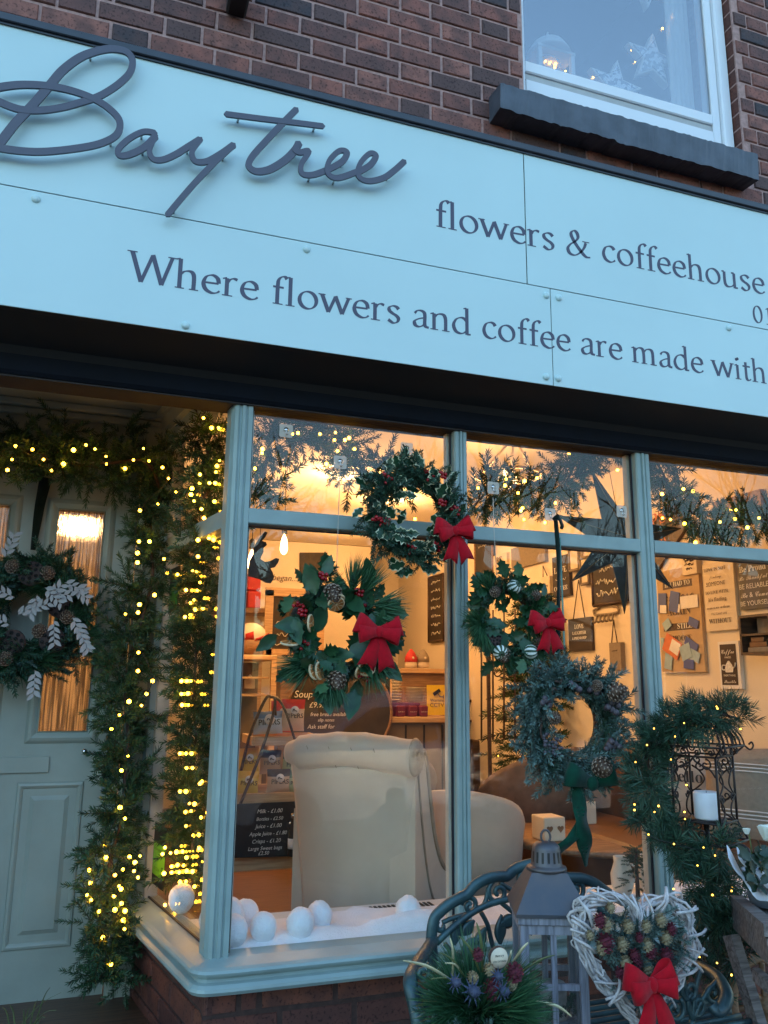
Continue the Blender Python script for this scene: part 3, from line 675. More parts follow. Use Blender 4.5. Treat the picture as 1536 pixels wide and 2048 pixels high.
# transoms on the front
spans = [(.4185, 1.130), (1.179, 1.886), (1.949, 2.74)]
for a, b in spans:
    mb = MB(); mb.prism([(YW+.004, ZTB+.003), (YW+.001, ZTB+.006), (YW+.001, ZTT-.003), (YW+.004, ZTT), (YW+.06, ZTT), (YW+.06, ZTB)], lambda u, v, k: Vector((a+.0005+(b-a-.001)*k, u, v))); mb.build('transom', M['sage'], sf)
    for z0, z1 in ((ZS, ZTB), (ZTT, ZH)):
        mb = MB(); mb.box(a+.001, b-.001, YW+.035, YW+.041, z0, z1); mb.build('pane', M['glass'], sf)
        mb = MB()   # dark putty line and pale inner bead round each pane
        mb.box(a+.0008, a+.007, YW+.028, YW+.034, z0, z1-.001); mb.box(b-.007, b-.0008, YW+.028, YW+.034, z0, z1-.001)
        mb.box(a+.007, b-.007, YW+.028, YW+.034, z1-.006, z1-.001); mb.build('putty_line', M['dark_seal'], sf)
        mb = MB(); mb.box(a+.0008, a+.012, YW+.044, YW+.07, z0, z1-.001); mb.box(b-.012, b-.0008, YW+.044, YW+.07, z0, z1-.001)
        mb.build('inner_bead', M['cream_rim'], sf)
# return window
def rp(s, d, z):      # s along the return from the corner, d outward
    p = Vector((CX-.018, CY+.05, 0))+rd*s+rn*d; return Vector((p.x, p.y, z))
RL = (Vector((RX, RY, 0))-Vector((CX, CY+.05, 0))).length
ZHR = 2.60
def rbox(s0, s1, d0, d1, z0, z1, name, mat, par=sf):
    mb = MB(); vs = [rp(s, d, z) for z in (z0, z1) for d in (d0, d1) for s in (s0, s1)]
    mb.add(vs, [(0, 2, 3, 1), (4, 5, 7, 6), (0, 1, 5, 4), (2, 6, 7, 3), (0, 4, 6, 2), (1, 3, 7, 5)]); return mb.build(name, mat, par)
rbox(.02, RL-.05, -.055, -.002, ZTB-.002, ZTT+.004, 'transom', M['sage'])
rbox(RL-.05, RL, -.06, .012, ZS-.005, ZHR, 'jamb', M['sage']); rbox(RL-.075, RL-.051, -.055, -.01, ZS, ZHR, 'inner_bead', M['cream_rim'])
rbox(0.0, RL, -.06, .004, ZHR-.035, ZHR, 'head_rail', M['sage'])
rbox(.02, RL-.05, -.036, -.030, ZS, ZTB-.002, 'pane', M['glass']); rbox(.02, RL-.05, -.036, -.030, ZTT+.004, ZHR-.036, 'pane', M['glass'])
rbox(.02, RL-.05, -.028, -.022, ZS-.002, ZS+.006, 'putty_line', M['dark_seal'])
# sill: one moulded profile swept round the corner
prof = [(-.06, ZS+.002), (.0, ZS), (.045, ZS-.012), (.056, ZS-.017), (.060, ZS-.024), (.057, ZS-.031), (.040, ZS-.035), (.036, ZS-.043), (.040, ZS-.050), (.052, ZS-.054), (.060, ZS-.062), (.062, ZS-.070), (.055, ZS-.080), (.040, ZS-.085), (-.06, ZS-.086)]
fn = Vector((0, -1, 0)); cn = (fn+rn).normalized(); cn = cn/cn.dot(fn)
path = [(Vector((3.3, YW, 0)), fn)]+[(Vector((CX+.06, YW, 0)), fn)]
for t in (0, .25, .5, .75, 1): path.append((Vector((CX-.004, YW+.004, 0))+rn*0, (fn*(1-t)+rn*t).normalized()*(1+.0*t)))
path.append((Vector((RX-.004, RY, 0)), rn))
mb = MB(); vs = []
for p, nv in path:
    for d, z in prof: vs.append(Vector((p.x+nv.x*d, p.y+nv.y*d, z)))
k = len(prof); fs = [(i*k+j, i*k+j+1, (i+1)*k+j+1, (i+1)*k+j) for i in range(len(path)-1) for j in range(k-1)]
mb.add(vs, fs, 0, False); mb.build('sill', M['sage'], sf)
# header beam over the window
hb = empty('header_beam', (1, YW, ZH), 'dark navy painted beam over the shop window under the sign', 'beam')
mb = MB(); mb.prism([(YW-.022, 2.545), (YW-.02, ZH+.012), (YW-.012, ZH), (YW+.12, ZH), (YW+.12, 2.75), (YW-.02, 2.75)], lambda u, v, kk: Vector((XA+(XB-XA)*kk, u, v))); mb.build('beam', M['navy_paint'], hb)
mb = MB(); mb.box(XA, XB, YW-.008, YW+.10, ZH-.006, ZH-.001); mb.build('beam_edge', pm('brown_edge', (.014, .008, .006), .7, var=.3), hb)

# stall riser
sr = empty('low_brick_wall', (1.5, YW+.03, GZ), 'dark red brick stall wall under the shop window sill', 'wall')
mb = MB(); mb.box(.36, 3.4, YW+.03, YW+.2, GZ-.1, ZS-.083); mb.build('mortar_core', M['mortar_dark'], sr)
zt = ZS-.088
for c in range(8):
    zc = zt-.033-c*CH; off = (c % 2)*.115
    x = .352+(.0 if c % 2 == 0 else -.0)
    first = True
    while x < 3.2:
        wd = (.105 if (c % 2 == 0 and first) else .225)
        brick(x+.002, x+wd, zc, (c+int(x*10)) % 3, sr, 'brick_low', YW+.03); x += wd; first = False
        if c % 2 == 0 and x < .5: brick(x+.002, x+.06, zc, 1, sr, 'brick_low', YW+.03); x += .06
# return part of the stall riser
rw = empty('low_brick_wall', (CX, YW+.1, GZ), 'dark red brick return wall beside the shop door', 'wall')
def rwp(s, d, z): p = Vector((CX-.006, YW+.03, 0))+rd*s+rn*d; return Vector((p.x, p.y, z))
mb = MB(); vs = [rwp(s, d, z) for z in (GZ-.1, zt) for d in (-.1, -.006) for s in (.0, .95)]
mb.add(vs, [(0, 2, 3, 1), (4, 5, 7, 6), (0, 1, 5, 4), (2, 6, 7, 3), (0, 4, 6, 2), (1, 3, 7, 5)]); mb.build('mortar_core', M['mortar_dark'], rw)
ang = math.atan2(rd.y, rd.x)
for c in range(8):
    zc = zt-.033-c*CH; s = -.012
    while s < .9:
        wd = .115 if (c % 2 == 1 and s < 0) else .225
        key = ('ret', round(wd, 3), c % 3)
        if key not in BM: BM[key] = brick_mesh(wd-JT, CH-JT, .03, c+17).mesh('brick', M['brick_low'])
        p = rwp(s+wd/2, .0, zc)-rw.location
        mobj('brick', BM[key], rw, loc=p, rot=(0, 0, ang-math.pi)); s += wd

# ------------------------------------------------------------------ porch and door
YD = 3.36
po = empty('porch', (-.3, 3.0, GZ), 'sage painted entrance porch with panelled ceiling and plaster rose', 'porch')
mb = MB(); mb.box(-.95, .40, YW+.12, YD+.1, 2.685, 2.75); mb.build('porch_ceiling', M['sage_door'], po)
mb = MB(); mb.box(-.95, .20, YD-.05, YD, 2.655, 2.685, bev=.006); mb.box(-.95, .20, YD-.03, YD+.0, 2.625, 2.654, bev=.006); mb.build('cornice', M['sage_door'], po)
for (s0, s1, d0, d1, z0, z1) in ((0, RL, .005, .05, 2.655, 2.684), (0, RL, .005, .03, ZHR, 2.654)): rbox(s0, s1, d0, d1, z0, z1, 'cornice', M['sage_door'], po)
q = at(118, 757, 2.83)
mb = MB(); mb.lathe([(.135, 0), (.13, .008), (.118, .013), (.106, .006), (.075, .007), (.068, .016), (.05, .018), (.042, .008), (.02, .012), (.001, .014)], 32, (q.x, 2.86, 2.685), (0, 0, -1)); mb.build('ceiling_rose', M['sage_door'], po)
mb = MB(); mb.box(.119, .215, YD-.05, YD+.08, .49, 2.625, bev=.008); mb.box(.128, .150, YD-.062, YD-.051, .49, 2.44, bev=.004); mb.build('door_jamb', M['sage_door'], po)
mb = MB(); mb.box(-.95, .118, YD-.035, YD+.06, 2.46, 2.50, bev=.006); mb.build('door_head', M['sage_door'], po)
mb = MB(); mb.box(-.95, .118, YD+.01, YD+.06, 2.501, 2.69); mb.build('overdoor_panel', M['sage_door'], po)
mb = MB(); mb.box(-1.0, -.663, YD-.02, YD+.08, .3, 2.46); mb.box(-1.0, -.95, YW+.02, YD, .3, 2.75); mb.build('side_panel', M['sage_door'], po)
mb = MB(); mb.box(-.95, .24, YD-.09, YD+.08, .40, .482, bev=.006); mb.build('door_step', M['soffit_black'], po)
mb = MB(); mb.box(-.95, .30, 2.75, YD-.09, .2, .36, bev=.006); mb.build('porch_step', M['soffit_black'], po)
dr = empty('front_door', (-.27, YD, .495), 'sage green panelled shop door with two tall reeded glass panes', 'door')
dx0, dx1, dz0, dz1 = -.658, .115, .497, 2.452
pz0, pz1 = 1.415, 2.26; pa = [(-.524, -.357), (-.183, -.012)]
mb = MB()
mb.box(dx0, pa[0][0], YD, YD+.045, dz0, dz1); mb.box(pa[0][1], pa[1][0], YD, YD+.045, pz0, pz1); mb.box(pa[1][1], dx1, YD, YD+.045, dz0, dz1)
mb.box(pa[0][0], pa[1][1], YD, YD+.045, dz0, pz0); mb.box(pa[0][0], pa[1][1], YD, YD+.045, pz1, dz1); mb.build('door_leaf', M['sage_door'], dr)
M['reeded'] = None
m = bpy.data.materials.new('reeded_glass'); m.use_nodes = True; nt = m.node_tree; nt.nodes.remove(nt.nodes['Principled BSDF']); M['reeded'] = m
L = nt.links.new; tc = nt.nodes.new('ShaderNodeTexCoord'); mp = nt.nodes.new('ShaderNodeMapping'); mp.inputs['Scale'].default_value = (120, 120, 9); L(tc.outputs['Object'], mp.inputs[0])
nn = nt.nodes.new('ShaderNodeTexNoise'); nn.inputs['Scale'].default_value = 1.0; nn.inputs['Detail'].default_value = 3; L(mp.outputs[0], nn.inputs['Vector'])
bp = nt.nodes.new('ShaderNodeBump'); bp.inputs['Strength'].default_value = 1.0; bp.inputs['Distance'].default_value = .004; L(nn.outputs['Fac'], bp.inputs['Height'])
rf = nt.nodes.new('ShaderNodeBsdfRefraction'); rf.inputs['IOR'].default_value = 1.4; rf.inputs['Roughness'].default_value = .06; L(bp.outputs[0], rf.inputs['Normal']); mp2 = nt.nodes.new('ShaderNodeMapping'); mp2.inputs['Scale'].default_value = (150, 150, 5); L(tc.outputs['Object'], mp2.inputs[0]); n4 = nt.nodes.new('ShaderNodeTexNoise'); n4.inputs['Scale'].default_value = 1; n4.inputs['Detail'].default_value = 4; L(mp2.outputs[0], n4.inputs['Vector']); rp4 = nt.nodes.new('ShaderNodeValToRGB'); rp4.color_ramp.elements[0].position = .36; rp4.color_ramp.elements[0].color = (.30, .27, .25, 1); rp4.color_ramp.elements[1].position = .58; rp4.color_ramp.elements[1].color = (1, .97, .92, 1); L(n4.outputs['Fac'], rp4.inputs[0]); L(rp4.outputs[0], rf.inputs['Color'])
tl = nt.nodes.new('ShaderNodeBsdfTranslucent'); tl.inputs[0].default_value = (.75, .72, .66, 1); L(bp.outputs[0], tl.inputs['Normal'])
gl = nt.nodes.new('ShaderNodeBsdfGlossy'); gl.inputs['Roughness'].default_value = .12; L(bp.outputs[0], gl.inputs['Normal'])
m1 = nt.nodes.new('ShaderNodeMixShader'); m1.inputs[0].default_value = .2; L(rf.outputs[0], m1.inputs[1]); L(tl.outputs[0], m1.inputs[2])
m2 = nt.nodes.new('ShaderNodeMixShader'); m2.inputs[0].default_value = .06; L(m1.outputs[0], m2.inputs[1]); L(gl.outputs[0], m2.inputs[2]); L(m2.outputs[0], nt.nodes['Material Output'].inputs[0])
for a, b in pa:
    mb = MB(); mb.box(a-.004, b+.004, YD+.018, YD+.0185, pz0-.004, pz1+.004); pn = mb.build('glass_pane', M['reeded'], dr)
    mb = MB(); fr_ = [(.0, .012), (.012, .016), (.024, .010), (.034, .013), (.042, .004)]
    # moulded frame round the pane: swept profile
    prof2 = [(-.002, -.012), (.004, -.004), (.012, -.010), (.022, -.015), (.032, -.011), (.042, -.003), (.044, .002)]
    cs = [(a, pz0), (b, pz0), (b, pz1), (a, pz1)]; sg_ = [(-1, -1), (1, -1), (1, 1), (-1, 1)]; vs = []
    for (cx, cz), (ux, uz) in zip(cs, sg_):
        for d, yy in prof2: vs.append(Vector((cx+ux*d, YD+yy, cz+uz*d)))
    kk = len(prof2); fs = [(i*kk+j, i*kk+j+1, ((i+1) % 4)*kk+j+1, ((i+1) % 4)*kk+j) for i in range(4) for j in range(kk-1)]
    mb.add(vs, fs); mb.build('pane_moulding', M['sage_door'], dr)
for a, b in ((-.515, -.345), (-.205, -.035)):
    z0, z1 = .70, 1.205; mb = MB()
    prof2 = [(.03, -.001), (.026, -.007), (.018, -.009), (.010, -.004), (.006, .002), (-.012, .003), (-.03, -.006), (-.033, -.008)]
    cs = [(a, z0), (b, z0), (b, z1), (a, z1)]; vs = []
    for (cx, cz), (ux, uz) in zip(cs, sg_):
        for d, yy in prof2: vs.append(Vector((cx+ux*d, YD+yy, cz+uz*d)))
    kk = len(prof2); fs = [(i*kk+j, i*kk+j+1, ((i+1) % 4)*kk+j+1, ((i+1) % 4)*kk+j) for i in range(4) for j in range(kk-1)]
    fs.append(tuple(i*kk+kk-1 for i in range(4))); mb.add(vs, fs); mb.build('raised_panel', M['sage_door'], dr)
mb = MB(); mb.box(-.42, -.132, YD-.010, YD-.0005, 1.268, 1.327, bev=.003); mb.build('letter_plate', M['sage_door'], dr)
q = at(186, 1513, 3.30); mb = MB(); mb.box(.055, .085, YD-.012, YD-.0005, 1.19, 1.40, bev=.004); hp = mb.build('handle_plate', M['chrome'], dr)
mb = MB(); mb.tube(cr([(.07, YD-.012, 1.335), (.07, YD-.05, 1.335), (.05, YD-.055, 1.333), (.0, YD-.056, 1.338), (-.012, YD-.057, 1.345)], 5), [.007]*18+[.007, .009, .010], 8) if False else mb.tube(cr([(.07, YD-.012, 1.335), (.07, YD-.05, 1.335), (.05, YD-.055, 1.333), (.0, YD-.056, 1.338), (-.012, YD-.057, 1.345)], 5), .0065, 8)
mb.ball((-.013, YD-.057, 1.346), .010, 8, 6); mb.build('handle', M['chrome'], hp)
# door wall behind / around so the room is closed
# ------------------------------------------------------------------ shop interior shell
def struct(name, mb, mat, **k):
    o = mb.build(name, mat); o['kind'] = 'structure'; return o
XL = -1.3
struct('shop_floor', MB().box(XL, XR, YW+.2, YB, ZF-.1, ZF), M['floorboard'])
struct('shop_ceiling', MB().box(XL, XR, YW+.12, YB, ZC, ZC+.1), M['ceiling_white'])
struct('wall_right', MB().box(XR, XR+.12, YW+.09, YB, ZF-.1, ZC+.1), M['cream_wall'])
struct('wall_back', MB().box(XL, XR+.12, YB, YB+.12, ZF-.1, ZC+.1), M['cream_wall'])
struct('wall_left', MB().box(XL-.12, XL, YD, YB, ZF-.1, ZC+.1), M['cream_wall'])
mb = MB(); mb.box(XL, -.95, YD+.02, YD+.12, ZF-.1, ZC); mb.box(-.95, .26, YD+.085, YD+.12, 2.47, ZC); mb.box(.14, .24, YD+.082, YD+.12, ZF-.1, 2.47); mb.box(-.95, -.66, YD+.085, YD+.12, ZF-.1, 2.47)
struct('wall_door', mb, M['cream_wall'])
mb = MB(); mb.box(XL-.1, XR+.1, YW+.125, YW+.2, 2.76, ZC+.1); mb.box(2.81, XR+.1, YW+.01, YW+.2, GZ, 2.5); struct('wall_front', mb, M['cream_wall'])
# window board inside, with a deep ledge for the display
wb = empty('window_board', (1.5, YW+.2, ZS-.03), 'white display ledge inside the shop window dusted with cotton snow', 'ledge')
mb = MB(); mb.prism([(.40, YW+.06), (3.08, YW+.06), (3.08, 2.93), (.36, 2.93), (.26, 3.25), (.235, 3.25)], lambda u, v, k: Vector((u, v, ZS-.035+.03*k))); mb.build('board', M['plain_white'], wb)
mb = MB(); mb.box(.35, 3.08, 2.90, 2.93, ZF, ZS-.036); mb.build('board_front', M['mid_wood'], wb)
mb = MB()      # vent grille slots near the armchair
for i in range(14):
    p = at(745+i*9, 1842-i*1.5, 2.87); mb.box(p.x-.006, p.x+.003, 2.845, 2.895, ZS-.004, ZS-.0015)
mb.build('vent_slots', M['plain_black'], wb)
# snow wadding
mb = MB(); NX, NY = 90, 12; vs = []
from mathutils import noise as mn
for i in range(NX+1):
    for j in range(NY+1):
        x = .40+2.55*i/NX; y = YW+.07+.28*j/NY
        e = min(1, j/2, (NY-j)/2.5)
        h = (.012+.030*max(0, mn.noise(Vector((x*4, y*6, 3)))+.25))*max(0, min(1, e))
        if .86 < x < 1.12: h *= 1.7
        vs.append(Vector((x, y, ZS-.004+h)))
fs = [(i*(NY+1)+j, (i+1)*(NY+1)+j, (i+1)*(NY+1)+j+1, i*(NY+1)+j+1) for i in range(NX) for j in range(NY)]
mb.add(vs, fs, 0, True); so = mb.build('snow', M['snow']); tag(so, 'cotton wool snow spread along the window ledge', 'snow', kind='stuff')
# snowballs
def snowball(px, py, rpx, y, lab, k):
    p = at(px, py, y); wv = (p-Vector((0, 0, CAMZ))).dot(_fw); r = 1.1*rpx*wv/FOC
    mb = MB(); vs = []; nu, nv = 26, 18
    for i in range(nv+1):
        b = -math.pi/2+math.pi*i/nv
        for j in range(nu):
            a = 2*math.pi*j/nu; d = Vector((math.cos(b)*math.cos(a), math.cos(b)*math.sin(a), math.sin(b)))
            q = 1+.05*mn.noise(d*2.3+Vector((k*7, 0, 0)))+.05*mn.noise(d*9+Vector((k*3, 0, 0)))
            vs.append(Vector((d.x*r*q*.97, d.y*r*q*.97, d.z*r*q*(1.06))))
    fs = [(i*nu+j, i*nu+(j+1) % nu, (i+1)*nu+(j+1) % nu, (i+1)*nu+j) for i in range(nv) for j in range(nu)]
    mb.add(vs, fs, 0, True); o = mobj('snowball', mb.mesh('snowball', M['snow']), None, loc=(p.x, p.y, max(p.z, ZS+r*.9)))
    tag(o, lab, 'snowball', 'cotton snowballs on the window ledge')
for k, a in enumerate([(363, 1797, 24, 2.98, 'cotton snowball alone behind the green rating sticker'), (455, 1830, 30, 2.66, 'cotton snowball stacked on top of the pile by the corner post'), (424, 1838, 24, 2.74, 'cotton snowball at the far side of the corner post'), (489, 1853, 27, 2.74, 'cotton snowball at the back of the pile by the corner post'), (466, 1880, 27, 2.60, 'cotton snowball at the bottom of the pile touching the glass'), (526, 1868, 25, 2.62, 'cotton snowball just right of the corner pile standing alone'), (600, 1864, 26, 2.62, 'front cotton snowball of the pair before the armchair'), (638, 1853, 24, 2.69, 'rear cotton snowball of the pair before the armchair'), (816, 1848, 24, 2.66, 'lone cotton snowball beside the middle window post')]): snowball(*a, k)
# rating sticker on the return pane
st = empty('rating_sticker', rp(RL-.25, -.028, 1.0), 'green and black hygiene rating sticker low on the return pane', 'sticker')
s0, s1 = RL-.24, RL-.085
def rq(s0, s1, z0, z1, d, mat, nm):
    mb = MB(); mb.add([rp(s0, d, z0), rp(s1, d, z0), rp(s1, d, z1), rp(s0, d, z1), rp(s0, d-.0006, z0), rp(s1, d-.0006, z0), rp(s1, d-.0006, z1), rp(s0, d-.0006, z1)], [(0, 1, 2, 3), (4, 7, 6, 5), (0, 4, 5, 1), (1, 5, 6, 2), (2, 6, 7, 3), (3, 7, 4, 0)]); mb.build(nm, mat, st)
rq(s0, s1, .895, 1.10, -.0285, M['plain_black'], 'backing'); rq(s0+.005, s1-.004, .928, 1.035, -.0278, M['sticker_green'], 'green_field')
text('5', M['plain_black'], st, rp(s0+.028, -.0272, .933), -rd, ZV, h=.05)
text('FOOD HYGIENE RATING', M['plain_black'], st, rp((s0+s1)/2, -.0272, 1.012), -rd, ZV, w=.12)
text('0 1 2 3 4', M['plain_black'], st, rp((s0+s1)/2+.02, -.0272, .945), -rd, ZV, w=.06)
st2 = empty('rating_sticker', rp(RL-.2, -.04, 1.9), 'dim green sticker high on the return pane under the transom', 'sticker')
mb = MB(); a_ = [rp(RL-.20, -.0285, z) for z in (1.86, 2.03)]+[rp(RL-.075, -.0285, z) for z in (2.03, 1.86)]
mb.add(a_, [(0, 1, 2, 3)]); mb.add([v_-rn*.001 for v_ in a_], [(0, 1, 2, 3)]); mb.build('backing', M['plain_black'], st2)
mb = MB(); a_ = [rp(RL-.19, -.0275, z) for z in (1.875, 1.96)]+[rp(RL-.085, -.0275, z) for z in (1.96, 1.875)]; mb.add(a_, [(0, 1, 2, 3)]); mb.build('green_field', pm('sticker_dark_green', (.02, .14, .02), .5), st2)

# ------------------------------------------------------------------ lamps inside
def lamp(p, e, r=.06):
    d = bpy.data.lights.new('room_lamp', 'POINT'); d.energy = e*LAMP_K; d.shadow_soft_size = r; d.color = (1, .52, .20); o = bpy.data.objects.new('room_lamp', d); COL.objects.link(o); o.location = p; return o
def pendant(px, py, y, lab, drop):
    p = at(px, py, y); e = empty('pendant_bulb', p, lab, 'lamp', 'bare filament bulbs over the counter')
    MB().lathe([(.004, .075), (.018, .04), (.024, .0), (.026, -.03), (.018, -.055), (.004, -.066)], 14, p).build('bulb', M['filament'], e)
    MB().lathe([(.006, .0), (.02, .004), (.02, .06), (.008, .07)], 12, p+Vector((0, 0, .076))).build('holder', M['plain_black'], e)
    MB().tube([p+Vector((0, 0, .14)), Vector((p.x, p.y, ZC))], .003, 5).build('cord', M['plain_black'], e)
    lamp(p+Vector((0, 0, -.12)), 22)
pendant(568, 1090, 5.4, 'bare filament bulb hanging furthest from the corner post', .5); pendant(503, 1122, 5.2, 'bare filament bulb hanging close beside the corner post', .5)
# flush downlights and the cone pendant
for (px, py, lab) in ((684, 950, 'round flush ceiling light glowing above the counter'), (700, 1060, 'round flush ceiling light further back above the counter'), ):
    p = atz(px, py, ZC-.02); e = empty('ceiling_light', p, lab, 'lamp', 'flush ceiling lights')
    MB().lathe([(.10, .018), (.10, .0), (.085, -.012), (.001, -.014)], 20, p).build('diffuser', M['lampglow'], e)
    MB().lathe([(.115, .02), (.115, .004), (.101, .002)], 20, p).build('rim', M['plain_white'], e)
    lamp(p+Vector((0, 0, -.12)), 42)
p = at(1015, 958, 3.9); e = empty('pendant_lamp', p, 'round pendant lamp held by three spread white cords', 'lamp')
MB().ball(p, .055, 14, 9).build('globe', M['lampglow'], e)
top = Vector((p.x+.05, p.y, ZC))
for dx, dy in ((-.17, 0), (.06, .1), (.16, -.05)):
    mb = MB(); mb.tube([top+Vector((0, 0, 0)), p+Vector((dx*.9, dy*.9, .02))], .008, 6); mb.build('cord', M['board_cream'], e)
mb = MB(); mb.tube([p+Vector((.19*math.cos(t), .19*math.sin(t), .02)) for t in np.linspace(0, 2*math.pi, 25)[:-1]], .009, 6, closed=True); mb.build('hoop', M['board_cream'], e)
lamp(p+Vector((0, 0, -.12)), 34); 
# ceiling light over the front seating and by the door (seen glowing through the reeded door glass)
for q, lab, pw in ((Vector((2.0, 5.6, ZC-.02)), 'round flush ceiling light over the seating', 46),):
    e = empty('ceiling_light', q, lab, 'lamp', 'flush ceiling lights')
    MB().lathe([(.10, .018), (.10, .0), (.085, -.012), (.001, -.014)], 20, q).build('diffuser', M['lampglow'], e)
    MB().lathe([(.115, .02), (.115, .004), (.101, .002)], 20, q).build('rim', M['plain_white'], e); lamp(q+Vector((0, 0, -.12)), pw)

p = at(160, 1062, 5.2); e = empty('pendant_lamp', p, 'round glowing pendant lamp seen through the reeded door glass', 'lamp')
MB().ball(p, .065, 16, 10).build('globe', M['lampglow'], e); MB().tube([p+Vector((0, 0, .1)), Vector((p.x, p.y, ZC))], .004, 5).build('cord', M['plain_black'], e); lamp(p+Vector((0, -.16, 0)), 40)

# ------------------------------------------------------------------ foliage machinery
def tmpl(L, n, nl, ang, wd, seed, flat=0.0, stem=.0016, bunch=False, droop=0.0):
    r = np.random.default_rng(seed); V = []; Q = []; T = []
    for i in range(n):
        t = (i+.5)/n if not bunch else r.uniform(0, .25)
        ph = i*2.399+r.uniform(-.4, .4); a = ang*(1-.35*t)+r.uniform(-.15, .15)
        if bunch: a = r.uniform(.05, ang)
        d = np.array([math.sin(a)*math.cos(ph), math.sin(a)*math.sin(ph)*(1-flat), math.cos(a)]); d /= np.linalg.norm(d)
        b = np.array([0, 0, L*t]); l = nl*r.uniform(.75, 1.15)*(1-.25*t if not bunch else 1)
        pv = np.cross(d, r.normal(size=3)); pv /= np.linalg.norm(pv)+1e-9
        k = len(V); e = b+d*l; e[2] -= 0
        mid = b+d*l*.55
        V += [b-pv*wd*.35, b+pv*wd*.35, mid+pv*wd*.5, e, mid-pv*wd*.5]; Q.append((k, k+1, k+2, k+4)); Q.append((k+4, k+2, k+3, k+3)); T += [0, 0, .1, .35, .1]
    if not bunch or stem:
        k = len(V); L2 = L if not bunch else L*.3
        for z in (0, L2):
            s_ = stem*(1 if z == 0 else .5)
            V += [np.array([s_, 0, z]), np.array([-s_*.5, s_*.87, z]), np.array([-s_*.5, -s_*.87, z])]; T += [-9]*3
        for j in range(3): Q.append((k+j, k+(j+1) % 3, k+3+(j+1) % 3, k+3+j))
    return np.array(V), np.array(Q), np.array(T)
def scat(name, places, temps, mat, parent, kind='stuff'):
    """places: list of (pos, dir, scale, tint, template index)"""
    VV, FF, TT = [], [], []; off = 0
    for pos, d, s, tint, k in places:
        V, Q, T = temps[k]; x, y, z = frame(d)
        a = U(0, 6.28); ca, sa = math.cos(a), math.sin(a)
        R = np.array([x*ca+y*sa, y*ca-x*sa, z])
        VV.append((V*s) @ R+np.array(pos)); FF.append(Q+off); TT.append(np.where(T < -1, 0.0, np.clip(tint+T, .06, 1))); off += len(V)
    V = np.concatenate(VV); F = np.concatenate(FF); T = np.concatenate(TT)
    tri = F[:, 2] == F[:, 3]; nl = np.where(tri, 3, 4)
    me = bpy.data.meshes.new(name); me.vertices.add(len(V)); me.vertices.foreach_set('co', V.ravel())
    lt = F.ravel(); keep = np.ones(len(lt), bool); keep[3::4] = ~tri; lt = lt[keep]
    me.loops.add(len(lt)); me.loops.foreach_set('vertex_index', lt.astype(np.int32))
    me.polygons.add(len(F)); me.polygons.foreach_set('loop_start', np.concatenate([[0], np.cumsum(nl)[:-1]]).astype(np.int32))
    me.update(calc_edges=True); at_ = me.attributes.new('tint', 'FLOAT', 'POINT'); at_.data.foreach_set('value', T.astype(np.float32))
    me.materials.append(mat); o = mobj(name, me, parent)
    if kind: o['kind'] = kind
    return o
T_PVC = [tmpl(.075, 46, .026, 1.05, .0034, i) for i in range(4)]+[tmpl(.11, 60, .026, 1.0, .0034, 9+i) for i in range(2)]
T_FIR = [tmpl(.085, 64, .017, 1.25, .0032, 20+i, flat=.35) for i in range(4)]
T_PINE = [tmpl(.04, 42, .085, .55, .0022, 30+i, bunch=True) for i in range(3)]
T_CED = [tmpl(.07, 40, .020, .6, .0028, 40+i) for i in range(3)]
T_CAGE = [tmpl(.06, 40, .050, .95, .0024, 50+i) for i in range(4)]
def plen(P): return sum((P[i+1]-P[i]).length for i in range(len(P)-1))
def resample(P, step):
    out = []; acc = 0.0
    for i in range(len(P)-1):
        d = (P[i+1]-P[i]).length; t = step-acc if acc > 0 else 0.0
        while t <= d and d > 0:
            out.append((P[i].lerp(P[i+1], t/d), (P[i+1]-P[i]).normalized())); t += step
        acc = d-(t-step)
    return out
def garland_places(path, dens, rad_, temps, s=(.8, 1.3), fwd=.35, flatten_y=1.0, off=Vector((0, 0, 0))):
    L = plen(path); pl = []
    for p, t in resample(path, 1.0/dens):
        x, y, z = frame(t); a = U(0, 6.28); rdv = x*math.cos(a)+y*math.sin(a); rdv.y *= flatten_y
        d = (rdv+t*U(-fwd*2, fwd*2)).normalized(); q = p+rdv*U(0, rad_*.55)-off
        pl.append((q, d, U(*s), U(.1, .85), random.randrange(len(temps))))
    return pl

BULB2 = MB().ball((0, 0, 0), .0072, 8, 6).mesh('bulb', M['bulb'])
BULB3 = MB().ball((0, 0, 0), .0032, 7, 5).mesh('bulb', M['bulb_dim'])
def lights_on(name_lab, pts, wirepath, me=BULB2, grp=None, sc=(.5, 1.1), wr=.0013):
    e = empty('fairy_lights', pts[0], name_lab, 'fairy lights', grp)
    for p in pts: mobj('bulb', me, e, loc=Vector(p)-e.location, scale=U(*sc))
    MB().tube(wirepath, wr, 4).build('wire', M['wire'], e); return e
random.seed(11)
# --- door garland
dpx = [(-70, 905, 3.22), (0, 915, 3.22), (70, 905, 3.22), (150, 930, 3.22), (230, 925, 3.22), (292, 925, 3.20), (318, 985, 3.16), (300, 1060, 3.16), (305, 1150, 3.14), (298, 1230, 3.12), (275, 1310, 3.12), (262, 1390, 3.12), (268, 1470, 3.12), (262, 1550, 3.10), (255, 1640, 3.08), (232, 1720, 3.08), (228, 1800, 3.06), (222, 1880, 3.06), (232, 1955, 3.06)]
dpx = [(a-(12 if b > 1180 else 0), b, y+(.0 if b < 960 else .10)) for a, b, y in dpx]
dp = cr([at(*q) for q in dpx], 8)
g = empty('door_garland', dp[0], 'thick green fir garland draped over and down the shop door frame', 'garland')
pl = garland_places(dp, 170, .058, T_PVC, (.75, 1.25), .4, .8, g.location)
pl += [(p, d, s_*1.15, min(1, t+.1), k) for p, d, s_, t, k in garland_places(dp, 60, .10, T_PVC, (.8, 1.2), .7, .8, g.location)]
